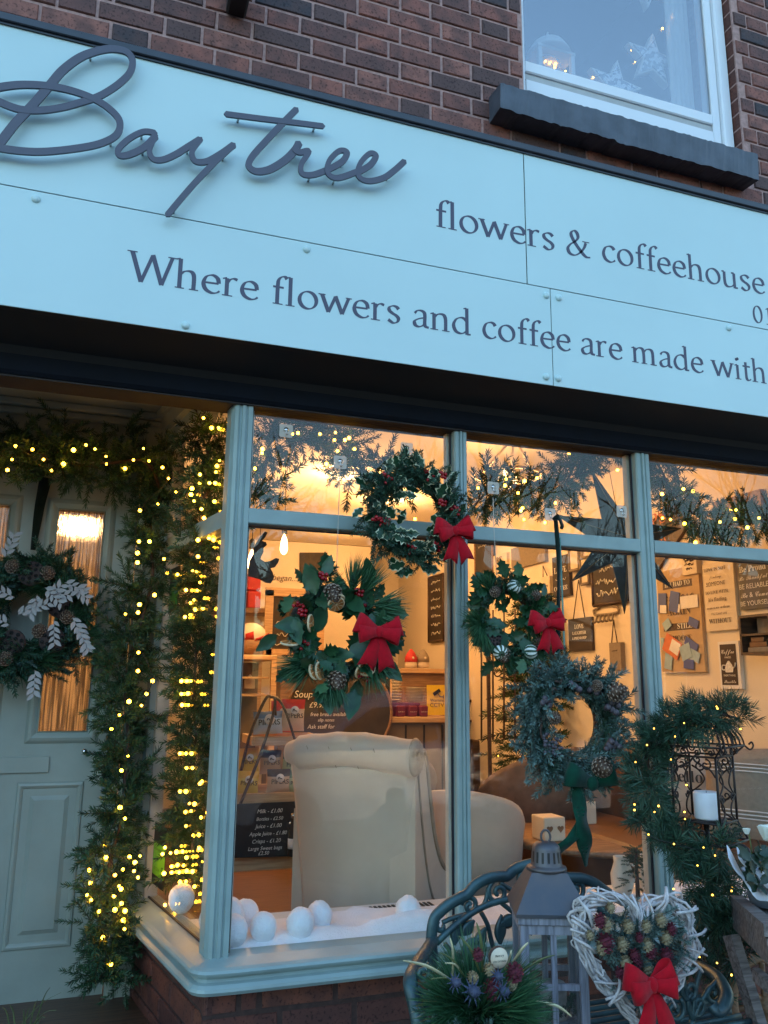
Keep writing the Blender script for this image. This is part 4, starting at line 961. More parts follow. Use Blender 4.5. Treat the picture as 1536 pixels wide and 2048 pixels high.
# bushy lumps where the garland bunches out
for (px, py, y, k) in [(40, 860, 3.25, 14), (130, 865, 3.25, 16), (250, 870, 3.24, 10), (90, 950, 3.2, 12), (160, 950, 3.2, 10), (225, 965, 3.18, 12), (262, 1175, 3.1, 14), (240, 1265, 3.08, 14), (228, 1335, 3.06, 14), (225, 1400, 3.06, 10), (240, 1440, 3.05, 12), (225, 1520, 3.05, 10), (235, 1625, 3.04, 14), (205, 1690, 3.02, 12), (195, 1780, 3.0, 12), (185, 1845, 3.0, 14), (245, 1850, 3.0, 12), (205, 1900, 3.02, 10), (195, 1955, 3.02, 9), (250, 1965, 3.04, 8), (330, 900, 3.14, 12), (290, 1020, 3.1, 12), (310, 1080, 3.08, 8)]:
    c = at(px, py, y+(.02 if py < 980 else .10))-g.location
    for _ in range(k): d = Vector((U(-1, 1), U(-1, .3), U(-.7, .9))).normalized(); pl.append((c+d*U(0, .03), d, U(.75, 1.2), U(.15, .9), random.randrange(6)))
scat('foliage', pl, T_PVC, M['fol_pvc'], g)
MB().tube(dp, .006, 6).build('stem', M['twig'], g)
lp = [(31, 892), (65, 899), (24, 919), (147, 900), (172, 890), (190, 898), (87, 919), (103, 941), (127, 928), (212, 913), (213, 928), (287, 897), (298, 922), (250, 937), (267, 920), (325, 935), (337, 957), (352, 984), (316, 1008), (280, 1021), (278, 1083), (299, 1083), (275, 1106), (275, 1125), (328, 1118), (335, 1146), (364, 1149), (309, 1190), (279, 1209), (251, 1228), (276, 1225), (277, 1305), (276, 1342), (305, 1362), (293, 1388), (258, 1403), (283, 1411), (239, 1430), (223, 1458), (256, 1512), (243, 1541), (240, 1615), (250, 1637), (210, 1690), (212, 1715), (259, 1714), (280, 1712), (270, 1725), (179, 1740), (246, 1739), (268, 1742), (276, 1755), (230, 1750), (181, 1766), (174, 1790), (182, 1800), (238, 1772), (242, 1778), (228, 1792), (243, 1807), (230, 1820), (198, 1823), (250, 1822), (247, 1840), (249, 1858), (206, 1875), (222, 1929), (15, 940), (-10, 925)]
pts = []
for px, py in lp:
    y = 3.12 if py < 1000 and px < 300 else 3.065+.04*max(0, (1500-py)/900)
    pts.append(at(px, py, y))
wp = cr([at(px, py, 3.10 if py < 1000 else 3.03) for px, py in ((-20, 925), (31, 892), (103, 941), (172, 890), (213, 928), (298, 922), (337, 957), (280, 1021), (275, 1106), (335, 1146), (251, 1228), (305, 1362), (223, 1458), (256, 1512), (240, 1615), (210, 1700), (276, 1725), (180, 1770), (245, 1800), (206, 1875), (222, 1929))], 6)
lights_on('warm white fairy lights wound along the green door garland', pts, wp)
# loose wire ring on the garland
rg = MB().tube([at(174, 1766, 3.0)+Vector((.013*math.cos(t), 0, .013*math.sin(t))) for t in np.linspace(0, 6.28, 16)], .0016, 5).build('cable_loop', M['wire']); tag(rg, 'small black cable loop sticking out of the door garland', 'cable')

# --- garland inside the window, in runs
def inner_garland(pxs, y, lab, dens, seed, bulbs, rad_=.06):
    random.seed(seed); P = cr([at(a, b, y) for a, b in pxs], 8); g = empty('window_garland', P[0], lab, 'garland', 'garlands inside the shop window')
    pl = garland_places(P, dens*1.4, rad_*1.15, T_PVC, (.75, 1.25), .5, .7, g.location)+garland_places(P, dens*.5, rad_*2, T_PVC, (.85, 1.4), .8, .7, g.location)
    scat('foliage', pl, T_PVC, M['fol_pvc'], g); MB().tube(P, .005, 6).build('stem', M['twig'], g)
    q = [at(a, b, y-.07) for a, b in bulbs]; lights_on('warm fairy lights on the '+lab, q, cr([at(a, b, y-.05) for a, b in bulbs[:6]], 5) if len(bulbs) > 2 else P, sc=(.6, 1.0))
inner_garland([(430, 850), (415, 900), (430, 960), (400, 1010), (430, 1040), (400, 1090)], 2.86, 'garland hanging down inside the return pane at the corner', 190, 21, [(423, 856), (407, 836), (437, 856), (439, 921), (434, 932), (455, 931), (432, 944), (454, 946), (400, 949), (419, 966), (399, 967), (430, 966), (384, 977), (382, 989), (388, 1002), (429, 1003), (403, 1018), (408, 1036), (453, 967), (418, 1076), (427, 1080), (396, 1080), (396, 1113)])
inner_garland([(520, 1000), (530, 940), (545, 880), (600, 850), (660, 860), (690, 900), (720, 945), (770, 955), (820, 960)], 2.78, 'garland swagged inside the left window pane', 170, 22, [(525, 898), (524, 906), (640, 868), (596, 866), (671, 865), (669, 880), (698, 876), (709, 898), (675, 902), (653, 928), (655, 954), (510, 937), (575, 860), (585, 868), (690, 880), (830, 1038)])
inner_garland([(945, 1015), (975, 985), (1010, 970), (1060, 975), (1110, 990), (1140, 950), (1160, 905), (1210, 885), (1265, 890)], 2.78, 'garland swagged inside the middle window pane', 170, 23, [(1012, 958), (1010, 971), (956, 976), (1036, 986), (1049, 962), (1074, 956), (1042, 1021), (1048, 1039), (1045, 1016), (1111, 1006), (1144, 893), (1147, 885), (1138, 906), (1240, 912), (1252, 960), (1235, 940), (1090, 1045), (985, 1060)])
inner_garland([(1300, 900), (1325, 945), (1345, 985), (1380, 1020), (1420, 1045), (1470, 1050), (1530, 1040), (1600, 1030)], 2.80, 'garland swagged inside the right window pane', 190, 24, [(1324, 988), (1367, 978), (1386, 982), (1325, 1036), (1341, 1039), (1369, 1047), (1391, 1085), (1461, 1022), (1472, 1020), (1470, 1038), (1518, 1036), (1440, 1044), (1495, 1055)])

inner_garland([(405, 1085), (398, 1150), (386, 1230), (392, 1310), (386, 1400), (392, 1480), (384, 1560), (390, 1640), (384, 1700), (386, 1760)], 3.06, 'garland hanging low inside the return pane beside the jamb, bulbs imitating mirrored door lights', 230, 25, [(445, 1103), (400, 1165), (395, 1181), (355, 1149), (372, 1180), (385, 1141), (393, 1144), (388, 1200), (381, 1206), (390, 1219), (405, 1218), (370, 1234), (381, 1230), (374, 1362), (363, 1362), (382, 1362), (363, 1388), (376, 1387), (364, 1410), (377, 1410), (360, 1507), (372, 1507), (383, 1507), (373, 1536), (385, 1536), (360, 1583), (372, 1583), (400, 1567), (404, 1563), (379, 1607), (389, 1608), (371, 1624), (382, 1622), (402, 1635), (372, 1652), (387, 1671), (397, 1670), (330, 1695), (325, 1708), (341, 1706), (353, 1704), (365, 1703), (373, 1715), (398, 1696), (343, 1733), (355, 1730), (367, 1731), (328, 1747), (343, 1745), (358, 1745), (373, 1742), (385, 1743), (360, 1764), (372, 1763), (389, 1773), (346, 1805), (361, 1803), (350, 1822), (366, 1820), (330, 1810)], .05)  # bulbs added in triplets to imitate door lights mirrored in the double glazing
# ------------------------------------------------------------------ wreath parts
def leaf_mesh(L, W, spines, rim, seed, curl=.25):
    random.seed(seed); mb = MB(); n = spines*2+1 if spines else 8; ctr = []; up = []; lo = []; uo = []; lo2 = []
    for i in range(n+1):
        t = i/n; w_ = W*math.sin(math.pi*min(1, max(.03, t))**.8)*.5; sp = 1.25 if i % 2 == 1 else .72
        if spines == 0: sp = 1
        if i in (0, n): w_ = .0004; sp = 1
        z = L*t; bend = -curl*L*(t-.5)**2
        yw = .18*w_*(1 if i % 2 else -1)
        ctr.append(Vector((0, bend, z))); q = .72 if rim else .6
        for sgn, arr, arr2 in ((1, up, uo), (-1, lo, lo2)):
            arr.append(Vector((sgn*w_*sp*q, bend-.25*w_*q, z))); arr2.append(Vector((sgn*w_*sp, bend-.22*w_+yw, z+ (L*.02 if i % 2 else 0))))
    k = n+1; vs = ctr+up+uo+lo+lo2
    for i in range(n):
        pass
    fs0 = [(i, k+i, k+i+1, i+1) for i in range(n)]+[(i+1, 3*k+i+1, 3*k+i, i) for i in range(n)]
    fs1 = [(k+i, 2*k+i, 2*k+i+1, k+i+1) for i in range(n)]+[(3*k+i+1, 4*k+i+1, 4*k+i, 3*k+i) for i in range(n)]
    mb.add(vs, fs0, 0, True); b = len(mb.v)-len(vs)
    mb.f += [[q for q in f] for f in fs1]; mb.m += [1 if rim else 0]*len(fs1); mb.sm += [True]*len(fs1)
    return mb.mesh('holly_leaf', [M['holly'], M['holly_rim']])
HOLLY = [leaf_mesh(.062, .040, 4, False, i) for i in range(3)]; HOLLYV = [leaf_mesh(.058, .036, 3, True, i) for i in range(3)]
BROAD = [leaf_mesh(.085, .044, 0, False, i, .15) for i in range(2)]
LIGHTL = leaf_mesh(.06, .04, 3, False, 5); LIGHTL = LIGHTL.copy(); LIGHTL.materials[0] = M['holly_light']
def orient(o, d, roll=0, facing=Vector((0, -1, 0))):
    z = Vector(d).normalized(); y = -facing; y = y-z*y.dot(z)
    if y.length < 1e-4: y = z.orthogonal()
    y.normalize(); x = y.cross(z); m_ = Matrix((x, y, z)).transposed()
    o.rotation_euler = (m_ @ Matrix.Rotation(roll, 3, 'Z')).to_euler(); return o
def cone_mesh(L, R, seed, name='pine_cone'):
    random.seed(seed); mb = MB(); mb.lathe([(R*.25, 0), (R*.75, L*.12), (R*.8, L*.4), (R*.5, L*.75), (R*.1, L)], 10)
    n = 62
    for i in range(n):
        t = (i+.5)/n; ph = i*2.399; r = R*(math.sin(math.pi*min(1, .18+.82*t))**.7)*.95+.001; z = L*t
        c = Vector((math.cos(ph), math.sin(ph), 0)); tv = Vector((-c.y, c.x, 0)); w_ = R*.30*(1-.35*t)
        p = c*r*.7+Vector((0, 0, z)); tip = c*(r*1.12)+Vector((0, 0, z+L*.035)); k = len(mb.v)
        mb.add([p-tv*w_*.7-Vector((0, 0, .002)), p+tv*w_*.7-Vector((0, 0, .002)), tip+tv*w_*.8, tip-tv*w_*.8, tip+Vector((0, 0, L*.05))-c*R*.12], [(0, 1, 2, 3)], 0); mb.f += [[k+3, k+2, k+4]]; mb.m += [1]; mb.sm += [False]
    return mb.mesh(name, [M['cone'], M['cone_tip']])
CONE = [cone_mesh(.052, .024, i) for i in range(2)]; CONES = cone_mesh(.032, .017, 4)
def berry_mesh(n, R, spread, mat, seed):
    random.seed(seed); mb = MB()
    for _ in range(n): mb.ball((U(-spread, spread), U(-.008, .004), U(-spread, spread)), R*U(.85, 1.1), 8, 6)
    return mb.mesh('berry_cluster', M[mat])
BERRY = [berry_mesh(7, .0062, .017, 'berry', i) for i in range(3)]; BERRYD = [berry_mesh(5, .0105, .022, 'berry_dark', i) for i in range(2)]
NUTS = berry_mesh(34, .0062, .038, 'berry_dark', 9); 
def slice_mesh():
    mb = MB(); R = .027
    mb.lathe([(R*.9, 0), (R, .001), (R, .005), (R*.9, .006)], 24, mi=0)
    for i in range(9):
        a0, a1 = 2*math.pi*i/9+.07, 2*math.pi*(i+1)/9-.07; pts = [(0.003*math.cos((a0+a1)/2), .003*math.sin((a0+a1)/2))]+[(R*.86*math.cos(a), R*.86*math.sin(a)) for a in np.linspace(a0, a1, 4)]
        for z0, z1 in ((-.0006, .0002), (.0058, .0068)): mb.prism(pts, lambda u, v, k: Vector((u, v, z0+(z1-z0)*k)), 1)
    return mb.mesh('orange_slice', [M['orange_rind'], M['orange_flesh']])
SLICE = slice_mesh()
def lime_mesh():
    mb = MB(); R = .024; n = 18; vs = []; prof = [(math.sin(b), -math.cos(b)) for b in np.linspace(.12, math.pi-.12, 9)]
    for j in range(n):
        a = 2*math.pi*j/n; q = 1.04 if j % 2 else .96
        for r, h in prof: vs.append(Vector((R*r*q*math.cos(a), R*r*q*math.sin(a), R*h*.95)))
    k = len(prof)
    for j in range(n):
        pass
    fs = [(j*k+i, ((j+1) % n)*k+i, ((j+1) % n)*k+i+1, j*k+i+1) for j in range(n) for i in range(k-1)]
    mb.add(vs, fs, 0, True)
    for f in range(len(fs)):
        if (f//(k-1)) % 2 == 0 and 0 < f % (k-1) < k-2: mb.m[f] = 1
    return mb.mesh('dried_lime', [M['lime_dark'], M['lime_slit']])
LIME = lime_mesh()
def pod_mesh(seed=0, R=.028):
    mb = MB(); mb.lathe([(.006, -.045), (.010, -.03), (R*.75, -.012), (R, -.003), (R*.97, .002), (R*.6, .004), (.001, .0045)], 20)
    random.seed(seed); pts = [(0, 0)]+[(R*.42*math.cos(a), R*.42*math.sin(a)) for a in np.linspace(0, 6.28, 6)[:-1]]+[(R*.76*math.cos(a), R*.76*math.sin(a)) for a in np.linspace(.3, 6.58, 10)[:-1]]
    for x, y in pts: mb.lathe([(.0042, 0), (.0042, .0012), (.001, .0013)], 8, (x, y, .0042), mi=1)
    return mb.mesh('lotus_pod', [M['pod'], M['pod_hole']])
POD = pod_mesh()
def bow(parent, loc, S, mat, rot=0.0, tails=((-.30, 1.0), (.32, 1.05)), name='bow', small=False):
    """felt bow: four loops, knot and two notched tails, facing -y; S = overall size"""
    root = mobj(name, MB().ball((0, -.012*S/.1, 0), .011*S/.1, 10, 7, (1.1, .9, 1.25)).mesh('knot', M[mat]), parent, loc=loc, rot=(0, rot, 0))
    def loop(ax, az, l, w0, w1, y0, nm='loop'):
        mb = MB(); P = []; Wd = []
        dirv = Vector((ax, 0, az)).normalized(); side = Vector((-dirv.z, 0, dirv.x))
        for i in range(15):
            t = i/14; a = 2*math.pi*t
            d = l*(math.sin(math.pi*t))**.75; yy = y0-.5*l*math.sin(a)*.55
            P.append(dirv*d+Vector((0, yy, 0))); Wd.append(side*(w0+(w1-w0)*math.sin(math.pi*t)))
        mb.ribbon(P, Wd, .0016*S/.1); o = mb.build(nm, M[mat], root, world=False)
    k = S/.1
    loop(-1, .35, .055*k, .010*k, .023*k, -.006*k); loop(1, .35, .055*k, .010*k, .023*k, -.008*k)
    if not small: loop(-1, -.18, .048*k, .009*k, .020*k, -.014*k); loop(1, -.15, .048*k, .009*k, .020*k, -.016*k)
    for dx, ln in tails:
        mb = MB(); n = 8; L_ = .085*k*ln; vs = []
        dirv = Vector((dx, 0, -1)).normalized(); side = Vector((-dirv.z, 0, dirv.x))
        for i in range(n+1):
            t = i/n; c = dirv*(L_*t)+Vector((0, -.004*k-.010*k*math.sin(t*3.0), 0)); wd = (.008+.013*t)*k
            vs += [c-side*wd, c, c+side*wd]
        vs[-2] -= dirv*.018*k
        fs = [(i*3+j, i*3+j+1, i*3+j+4, i*3+j+3) for i in range(n) for j in range(2)]
        th = Vector((0, .0016*k, 0)); m_ = len(vs); vs2 = [v+th for v in vs]
        fs2 = [tuple(m_+q for q in f[::-1]) for f in fs]
        ed = []
        for i in range(n): ed += [(i*3, i*3+3, m_+i*3+3, m_+i*3), (i*3+2, m_+i*3+2, m_+i*3+5, i*3+5)]
        ed += [(n*3, n*3+1, m_+n*3+1, m_+n*3), (n*3+1, n*3+2, m_+n*3+2, m_+n*3+1)]
        mb.add(vs+vs2, fs+fs2+ed, 0, True); mb.build('tail', M[mat], root, world=False)
    return root
def ringpos(R, a, r=0.0, ph=0.0): return Vector(((R+r*math.cos(ph))*math.cos(a), -r*math.sin(ph), (R+r*math.cos(ph))*math.sin(a)))
def wreath(name, lab, c, R, thick, mixes, seed, grp):
    random.seed(seed); e = empty(name, c, lab, 'wreath', grp)
    MB().tube([ringpos(R, a) for a in np.linspace(0, 2*math.pi, 33)[:-1]], thick*.45, 8, closed=True).build('ring_frame', M['twig'], e, world=False)
    for nm, temps, mat, n, sc, outw, ta in mixes:
        pl = []
        for i in range(n):
            a = 2*math.pi*(i+U(0, 1))/n if ta is None else rad(U(*ta)); tg = Vector((-math.sin(a), 0, math.cos(a))); ro = Vector((math.cos(a), 0, math.sin(a)))
            ph = U(0, math.pi); p = ringpos(R, a, thick*.5, ph)
            d = (tg*U(.2, 1.0)*random.choice((1, 1, -1))+ro*U(-.35, outw)+Vector((0, -1, 0))*U(.0, .75)).normalized()
            pl.append((p, d, U(*sc), U(.05, .9), random.randrange(len(temps))))
        scat(nm, pl, temps, mat, e)
    return e
def put(me, e, R, a_deg, dr=0.0, fwd=.03, d=None, roll=0, sc=1.0, name=None):
    a = rad(a_deg); p = Vector(((R+dr)*math.cos(a), -fwd, (R+dr)*math.sin(a)))
    o = mobj(name or me.name.split('.')[0], me, e, loc=p, scale=sc)
    if d is not None: orient(o, d, roll)
    return o
def leaves(e, R, n, meshes, sc=(.8, 1.2), seed=1, thick=.03, sect=None):
    random.seed(seed)
    for i in range(n):
        a = 2*math.pi*(i+U(0, .9))/n if sect is None else rad(U(*sect)); tg = Vector((-math.sin(a), 0, math.cos(a))); ro = Vector((math.cos(a), 0, math.sin(a)))
        p = ringpos(R, a, thick*U(.5, 1.0), U(.1, 3.0)); d = (tg*U(-.7, .9)+ro*U(-.5, 1.1)+Vector((0, -1, 0))*U(-.1, .55)).normalized()
        o = mobj('holly_leaf', random.choice(meshes), e, loc=p, scale=U(*sc)); orient(o, d, 0, (Vector((0, -1, 0))+Vector((U(-.6, .6), 0, U(-.6, .6)))).normalized())
GW = 'wreaths hanging on the shop window'
def pxr(px, y): return px*(y*.93+.15)/FOC
# wreath 1: variegated holly and red berries
YWR = 2.425
c = at(822, 1030, YWR); R = .122
w1 = wreath('holly_wreath', 'variegated holly and fir wreath with red berries, highest on the glass', c, R, .05, [('fir_sprigs', T_FIR, M['fol_fir'], 190, (.8, 1.25), .75, None), ('moss_sprigs', T_PVC, M['fol_fir'], 60, (.5, .8), .5, None)], 31, GW)
leaves(w1, R, 64, HOLLYV, (.8, 1.15), 41, .066)
for i, (a, dr) in enumerate(((55, .03), (70, .01), (8, .01), (20, -.03), (135, .02), (195, .02), (202, -.005), (262, 0), (300, .0))): o = put(BERRY[i % 3], w1, R, a, dr, .055, sc=1.0)
bow(w1, (.118, -.075, -.06), .122, 'felt_red', rad(-8))
# wreath 2: broad holly, pine, cones and orange slices
c = at(668, 1262, YWR); R = .125
w2 = wreath('holly_wreath', 'green holly and pine wreath with dried orange slices and cones', c, R, .045, [('pine_tufts', T_PINE, M['fol_pine'], 26, (.8, 1.1), .7, None), ('fir_sprigs', T_FIR, M['fol_fir'], 60, (.7, 1.0), .5, None)], 32, GW)
leaves(w2, R, 84, HOLLY+BROAD, (.85, 1.3), 42, .066)
for a in (165, 20, 250): put(LIGHTL, w2, R, a, .05, .05, (U(-1, 1), -.2, U(-1, 1)))
scat('pine_tufts', [(ringpos(R, rad(a), .02, 1.5)+Vector((U(-.01, .01), -.02, U(-.01, .01))), Vector(d), U(1.0, 1.35), U(.2, .9), random.randrange(3)) for a, d in ((265, (-.1, -.3, -1)), (262, (.1, -.3, -1)), (268, (-.3, -.2, -1)), (225, (-1, -.3, -.3)), (232, (-.9, -.2, -.6)), (35, (.9, -.3, .1)), (30, (.8, -.3, -.4)), (60, (.6, -.2, .9)), (75, (.2, -.2, 1)), (330, (.6, -.3, -.8)), (320, (.3, -.3, -1))) for _ in range(3)], T_PINE, M['fol_pine'], w2)
put(CONE[0], w2, R, 103, .0, .045, (.1, -.8, -.5), sc=1.15); put(CONE[1], w2, R, 268, .01, .045, (-.1, -.8, -.6), sc=1.15)
for a, dr, d in ((100, -.045, (.1, -.75, -.65)), (98, -.028, (0, -.4, -1)), (243, .012, (.75, -.65, .1)), (238, .02, (.6, -.75, .2)), (300, .01, (.5, -.6, -.4)), (308, .02, (-.4, -.7, .5)), (197, .035, (0, -.3, 1)), (170, -.03, (.8, -.5, 0))): put(SLICE, w2, R, a, dr, .062, d)
for i, (a, dr) in enumerate(((62, .0), (48, -.02), (152, .02), (160, .0), (202, -.01), (300, .03), (110, .04))): put(BERRY[i % 3], w2, R, a, dr, .055)
bow(w2, (.112, -.085, -.005), .135, 'felt_red', rad(3))
# wreath 3: holly, pine, limes and pods
c = at(1010, 1240, YWR); R = .105
w3 = wreath('holly_wreath', 'holly and pine wreath with striped dried limes and a lotus pod', c, R, .045, [('pine_tufts', T_PINE, M['fol_pine'], 26, (.7, .95), .6, None), ('fir_sprigs', T_FIR, M['fol_fir'], 60, (.7, 1.0), .5, None)], 33, GW)
leaves(w3, R, 80, HOLLY, (.8, 1.15), 43, .06)
scat('pine_tufts', [(ringpos(R, rad(a), .02, 1.5)+Vector((0, -.02, 0)), Vector(d), U(.85, 1.1), U(.2, .9), random.randrange(3)) for a, d in ((185, (-.8, -.4, -.4)), (190, (-.9, -.4, .2)), (195, (-.3, -.5, -.9)), (190, (-.6, -.4, -.8)), (130, (-.6, -.4, .7))) for _ in range(4)], T_PINE, M['fol_pine'], w3)
for a, dr, d in ((88, .0, (.3, -.8, .3)), (245, .015, (-.2, -.8, -.3)), (300, .015, (.8, -.5, 0))): put(LIME, w3, R, a, dr, .06, d)
put(POD, w3, R, 222, -.012, .055, (.1, -1, .1)); put(CONE[0], w3, R, 250, .005, .045, (-.1, -.7, -.6), sc=.95); put(CONES, w3, R, 128, .0, .045, (0, -1, .2)); put(CONES, w3, R, 45, .01, .045, (.3, -.9, 0)); put(CONES, w3, R, 320, .0, .045, (.3, -.9, 0))
put(LIGHTL, w3, R, 80, .03, .06, (-.3, -.3, .9)); put(LIGHTL, w3, R, 285, .03, .055, (-.5, -.3, -.8))
bow(w3, (.107, -.08, -.012), .115, 'felt_red', rad(-6))
# wreath 4: blue spruce
c = at(1133, 1445, 2.415); R = .132
w4 = wreath('spruce_wreath', 'blue green spruce wreath with pine cones and green velvet bow, lowest on the glass', c, R, .055, [('spruce_sprigs', T_FIR, M['fol_blue'], 300, (1.0, 1.55), .85, None), ('cedar_sprigs', T_CED, M['fol_blue'], 150, (.8, 1.2), .5, None), ('pine_tufts', T_PINE, M['fol_fir'], 40, (.7, 1.0), .6, None), ('juniper_sprigs', T_CED, pm('juniper', (.22, .32, .32), .7, var=.3, vs=40), 60, (.7, 1.1), .4, None)], 34, GW)
put(CONE[0], w4, R, 40, .01, .092, (.3, -.8, .3), sc=1.25); put(CONE[1], w4, R, 290, .005, .092, (.1, -.95, -.1), sc=1.25); put(CONES, w4, R, 170, -.02, .092, (.2, -.9, 0), sc=1.1); put(CONES, w4, R, 62, .0, .092, (-.5, -.8, .3), sc=1.0)
for i, (a, dr) in enumerate(((25, .01), (18, -.01), (65, -.02), (330, .01), (320, .0), (100, -.02), (155, .01))): put(BERRYD[i % 2], w4, R, a, dr, .088)
put(NUTS, w4, R, 212, -.01, .085, sc=.9, name='nut_cluster')
mb = MB()
for (a0, a1) in ((75, 20), (120, 75), (135, 110), (200, 165), (345, 320), (340, 305), (235, 220)):
    mb.tube(cr([ringpos(R+U(-.02, .02), rad(a0+(a1-a0)*t), .065, 1.5+U(-.3, .3)) for t in (0, .3, .6, 1)], 4), .004, 6)
for d in ((.09, -.12), (.105, -.112), (.12, .0)): mb.tube([Vector((d[0], -.05, d[1])), Vector((d[0]+.05, -.06, d[1]-.03))], .003, 5)
mb.build('twigs', M['twig'], w4, world=False)
# its velvet bow and long tails
bw = bow(w4, (.022, -.085, -.182), .165, 'velvet_green', 0, tails=(), name='velvet_bow', small=True)
def tailstrip(pxs, y, wpx, mat, parent, nm, th=.0015):
    P = cr([at(a, b, y+dy) for a, b, dy, _ in pxs], 6); W_ = []
    ws = [q[3] for q in pxs]; n = len(P)
    for i in range(n):
        t = i/(n-1)*(len(ws)-1); k = min(int(t), len(ws)-2); wv = ws[k]+(ws[k+1]-ws[k])*(t-k)
        tg = (P[min(i+1, n-1)]-P[max(i-1, 0)]).normalized(); sd = tg.cross(Vector((0, -1, 0))); sd = sd.normalized() if sd.length > .01 else Vector((1, 0, 0))
        W_.append((sd+Vector((0, .35*math.sin(i*.5), 0)))*(wv*2.45/FOC))
    mb = MB(); mb.ribbon(P, W_, th); return mb.build(nm, M[mat], parent)
tailstrip([(1152, 1570, 0, 12), (1158, 1610, -.01, 13), (1160, 1650, -.015, 12), (1140, 1680, -.03, 9), (1115, 1700, -.02, 12), (1098, 1712, 0, 8)], 2.33, 14, 'velvet_green', w4, 'ribbon_tail')
tailstrip([(1155, 1570, 0, 10), (1160, 1620, -.02, 16), (1166, 1660, -.03, 17), (1170, 1695, -.02, 15), (1172, 1733, -.0, 3)], 2.325, 14, 'velvet_green', w4, 'ribbon_tail')
# ribbon and strings the wreaths hang from
tailstrip([(1111, 1035, 0, 5), (1117, 1120, 0, 5), (1117, 1200, 0, 5), (1115, 1320, 0, 5)], 2.46, 5, 'ribbon_black', w4, 'hanging_ribbon'); tailstrip([(1106, 1040, 0, 4), (1116, 1034, -.01, 6), (1124, 1050, 0, 5), (1122, 1058, 0, 3)], 2.45, 5, 'ribbon_black', w4, 'ribbon_loop')
tailstrip([(1120, 1075, 0, 1.5), (1124, 1180, 0, 2), (1130, 1330, 0, 3.5)], 2.47, 5, 'ribbon_teal', w4, 'teal_ribbon')
MB().tube([at(680, 935, 2.505), at(676, 1060, 2.47), at(672, 1165, 2.44)], .0012, 4).build('string', M['cream_rim'], w2)
MB().tube([at(986, 995, 2.51), at(988, 1060, 2.47), at(993, 1150, 2.45)], .0016, 4).build('string', M['cream_rim'], w3)
MB().tube(cr([at(790, 915, 2.46), at(795, 905, 2.47), at(808, 910, 2.50), at(812, 925, 2.49)], 5), .0016, 5).build('wire_loop', M['twig'], w1)
# clear adhesive hooks on the glass
for (px, py, lab) in ((813, 898, 'clear square adhesive hook holding the highest wreath'), (986, 976, 'clear square adhesive hook with string, behind the lime wreath'), (1100, 1029, 'clear square adhesive hook tied with dark green ribbon'), (1243, 1023, 'clear square adhesive hook in front of the tin star'), (680, 925, 'clear square adhesive hook in front of the glowing ceiling light'), (572, 862, 'clear square adhesive hook half hidden in the garland, top corner')):
    p = at(px, py, 2.5345); e = empty('adhesive_hook', p, lab, 'hook', 'adhesive hooks on the glass'); s_ = .0225; pts = []
    for cx_, cz_, a0 in ((s_-.006, s_-.006, 0), (-s_+.006, s_-.006, 90), (-s_+.006, -s_+.006, 180), (s_-.006, -s_+.006, 270)):
        for k in range(4): a = rad(a0+30*k); pts.append((cx_+.006*math.cos(a), cz_+.006*math.sin(a)))
    MB().prism(pts, lambda u, v, k: p+Vector((u, -.0022*k, v))).build('pad', M['hook_pad'], e)
    mb = MB(); mb.lathe([(.008, 0), (.008, .0015), (.002, .0025)], 12, p+Vector((0, -.0022, .004)), (0, -1, 0)); mb.tube(cr([p+Vector((0, -.004, .002)), p+Vector((0, -.004, -.010)), p+Vector((.002, -.008, -.016)), p+Vector((.004, -.012, -.013)), p+Vector((.004, -.013, -.008))], 4), .0013, 5); mb.build('hook', M['steel'], e)
# door wreath
c = at(62, 1232, 3.26); R = .15
w5 = wreath('door_wreath', 'fir wreath with lotus pods and white bleached leaves on the shop door', c, R, .105, [('fir_sprigs', T_FIR, M['fol_fir'], 260, (1.0, 1.5), .8, None), ('pine_tufts', T_PINE, M['fol_pine'], 80, (.9, 1.3), .7, None), ('cedar_sprigs', T_CED, M['fol_blue'], 70, (.8, 1.1), .4, None)], 35, None)
for (px, py, dd) in ((63, 1147, (-.1, -1, .1)), (121, 1211, (.1, -1, 0)), (105, 1282, (.1, -1, -.2)), (24, 1285, (-.2, -1, -.1)), (-20, 1180, (-.2, -1, 0))):
    p = at(px, py, 3.17)-w5.location; orient(mobj('lotus_pod', POD, w5, loc=p, scale=1.65), Vector(dd))
for (px, py, k) in ((94, 1150, 0), (25, 1137, 1), (134, 1237, 0), (78, 1265, 1), (10, 1320, 0)):
    p = at(px, py, 3.19)-w5.location; orient(mobj('pine_cone', CONE[k], w5, loc=p, scale=1.0), Vector((.1, -1, .2)))
tw = leaf_mesh(.031, .0135, 0, False, 3, .1); tw.materials[0] = M['white_leaf']
random.seed(8)
for (px, py, dx, dz, n) in ((90, 1175, .3, -.3, 8), (100, 1185, .8, -.1, 7), (130, 1165, .9, -.35, 7), (150, 1175, .7, -.6, 6), (145, 1235, .5, -.9, 12), (160, 1245, .3, -1, 10), (108, 1240, .1, -1, 8), (35, 1230, .9, .4, 10), (20, 1250, -.6, .3, 8), (70, 1340, .05, -1, 8), (10, 1115, .3, 1, 8), (75, 1190, -.2, -.8, 7), (30, 1195, -.5, .2, 7), (95, 1195, .5, .5, 6)):
    p = at(px, py, 3.12)-w5.location; d = Vector((dx, -.12, dz)).normalized(); sd = d.cross(Vector((0, -1, 0))).normalized()
    mb = MB(); mb.tube([p, p+d*(.0115*n)], .0012, 4); sp = mb.build('bleached_sprig', M['white_leaf'], w5, world=False)
    for k in range(n):
        q = p+d*(.011*k+.004); dd = (d+sd*(1 if k % 2 else -1)*.9+Vector((0, U(-.3, .1), 0))).normalized(); o = mobj('bleached_leaf', tw, sp, loc=q, scale=U(.85, 1.2)); orient(o, dd)
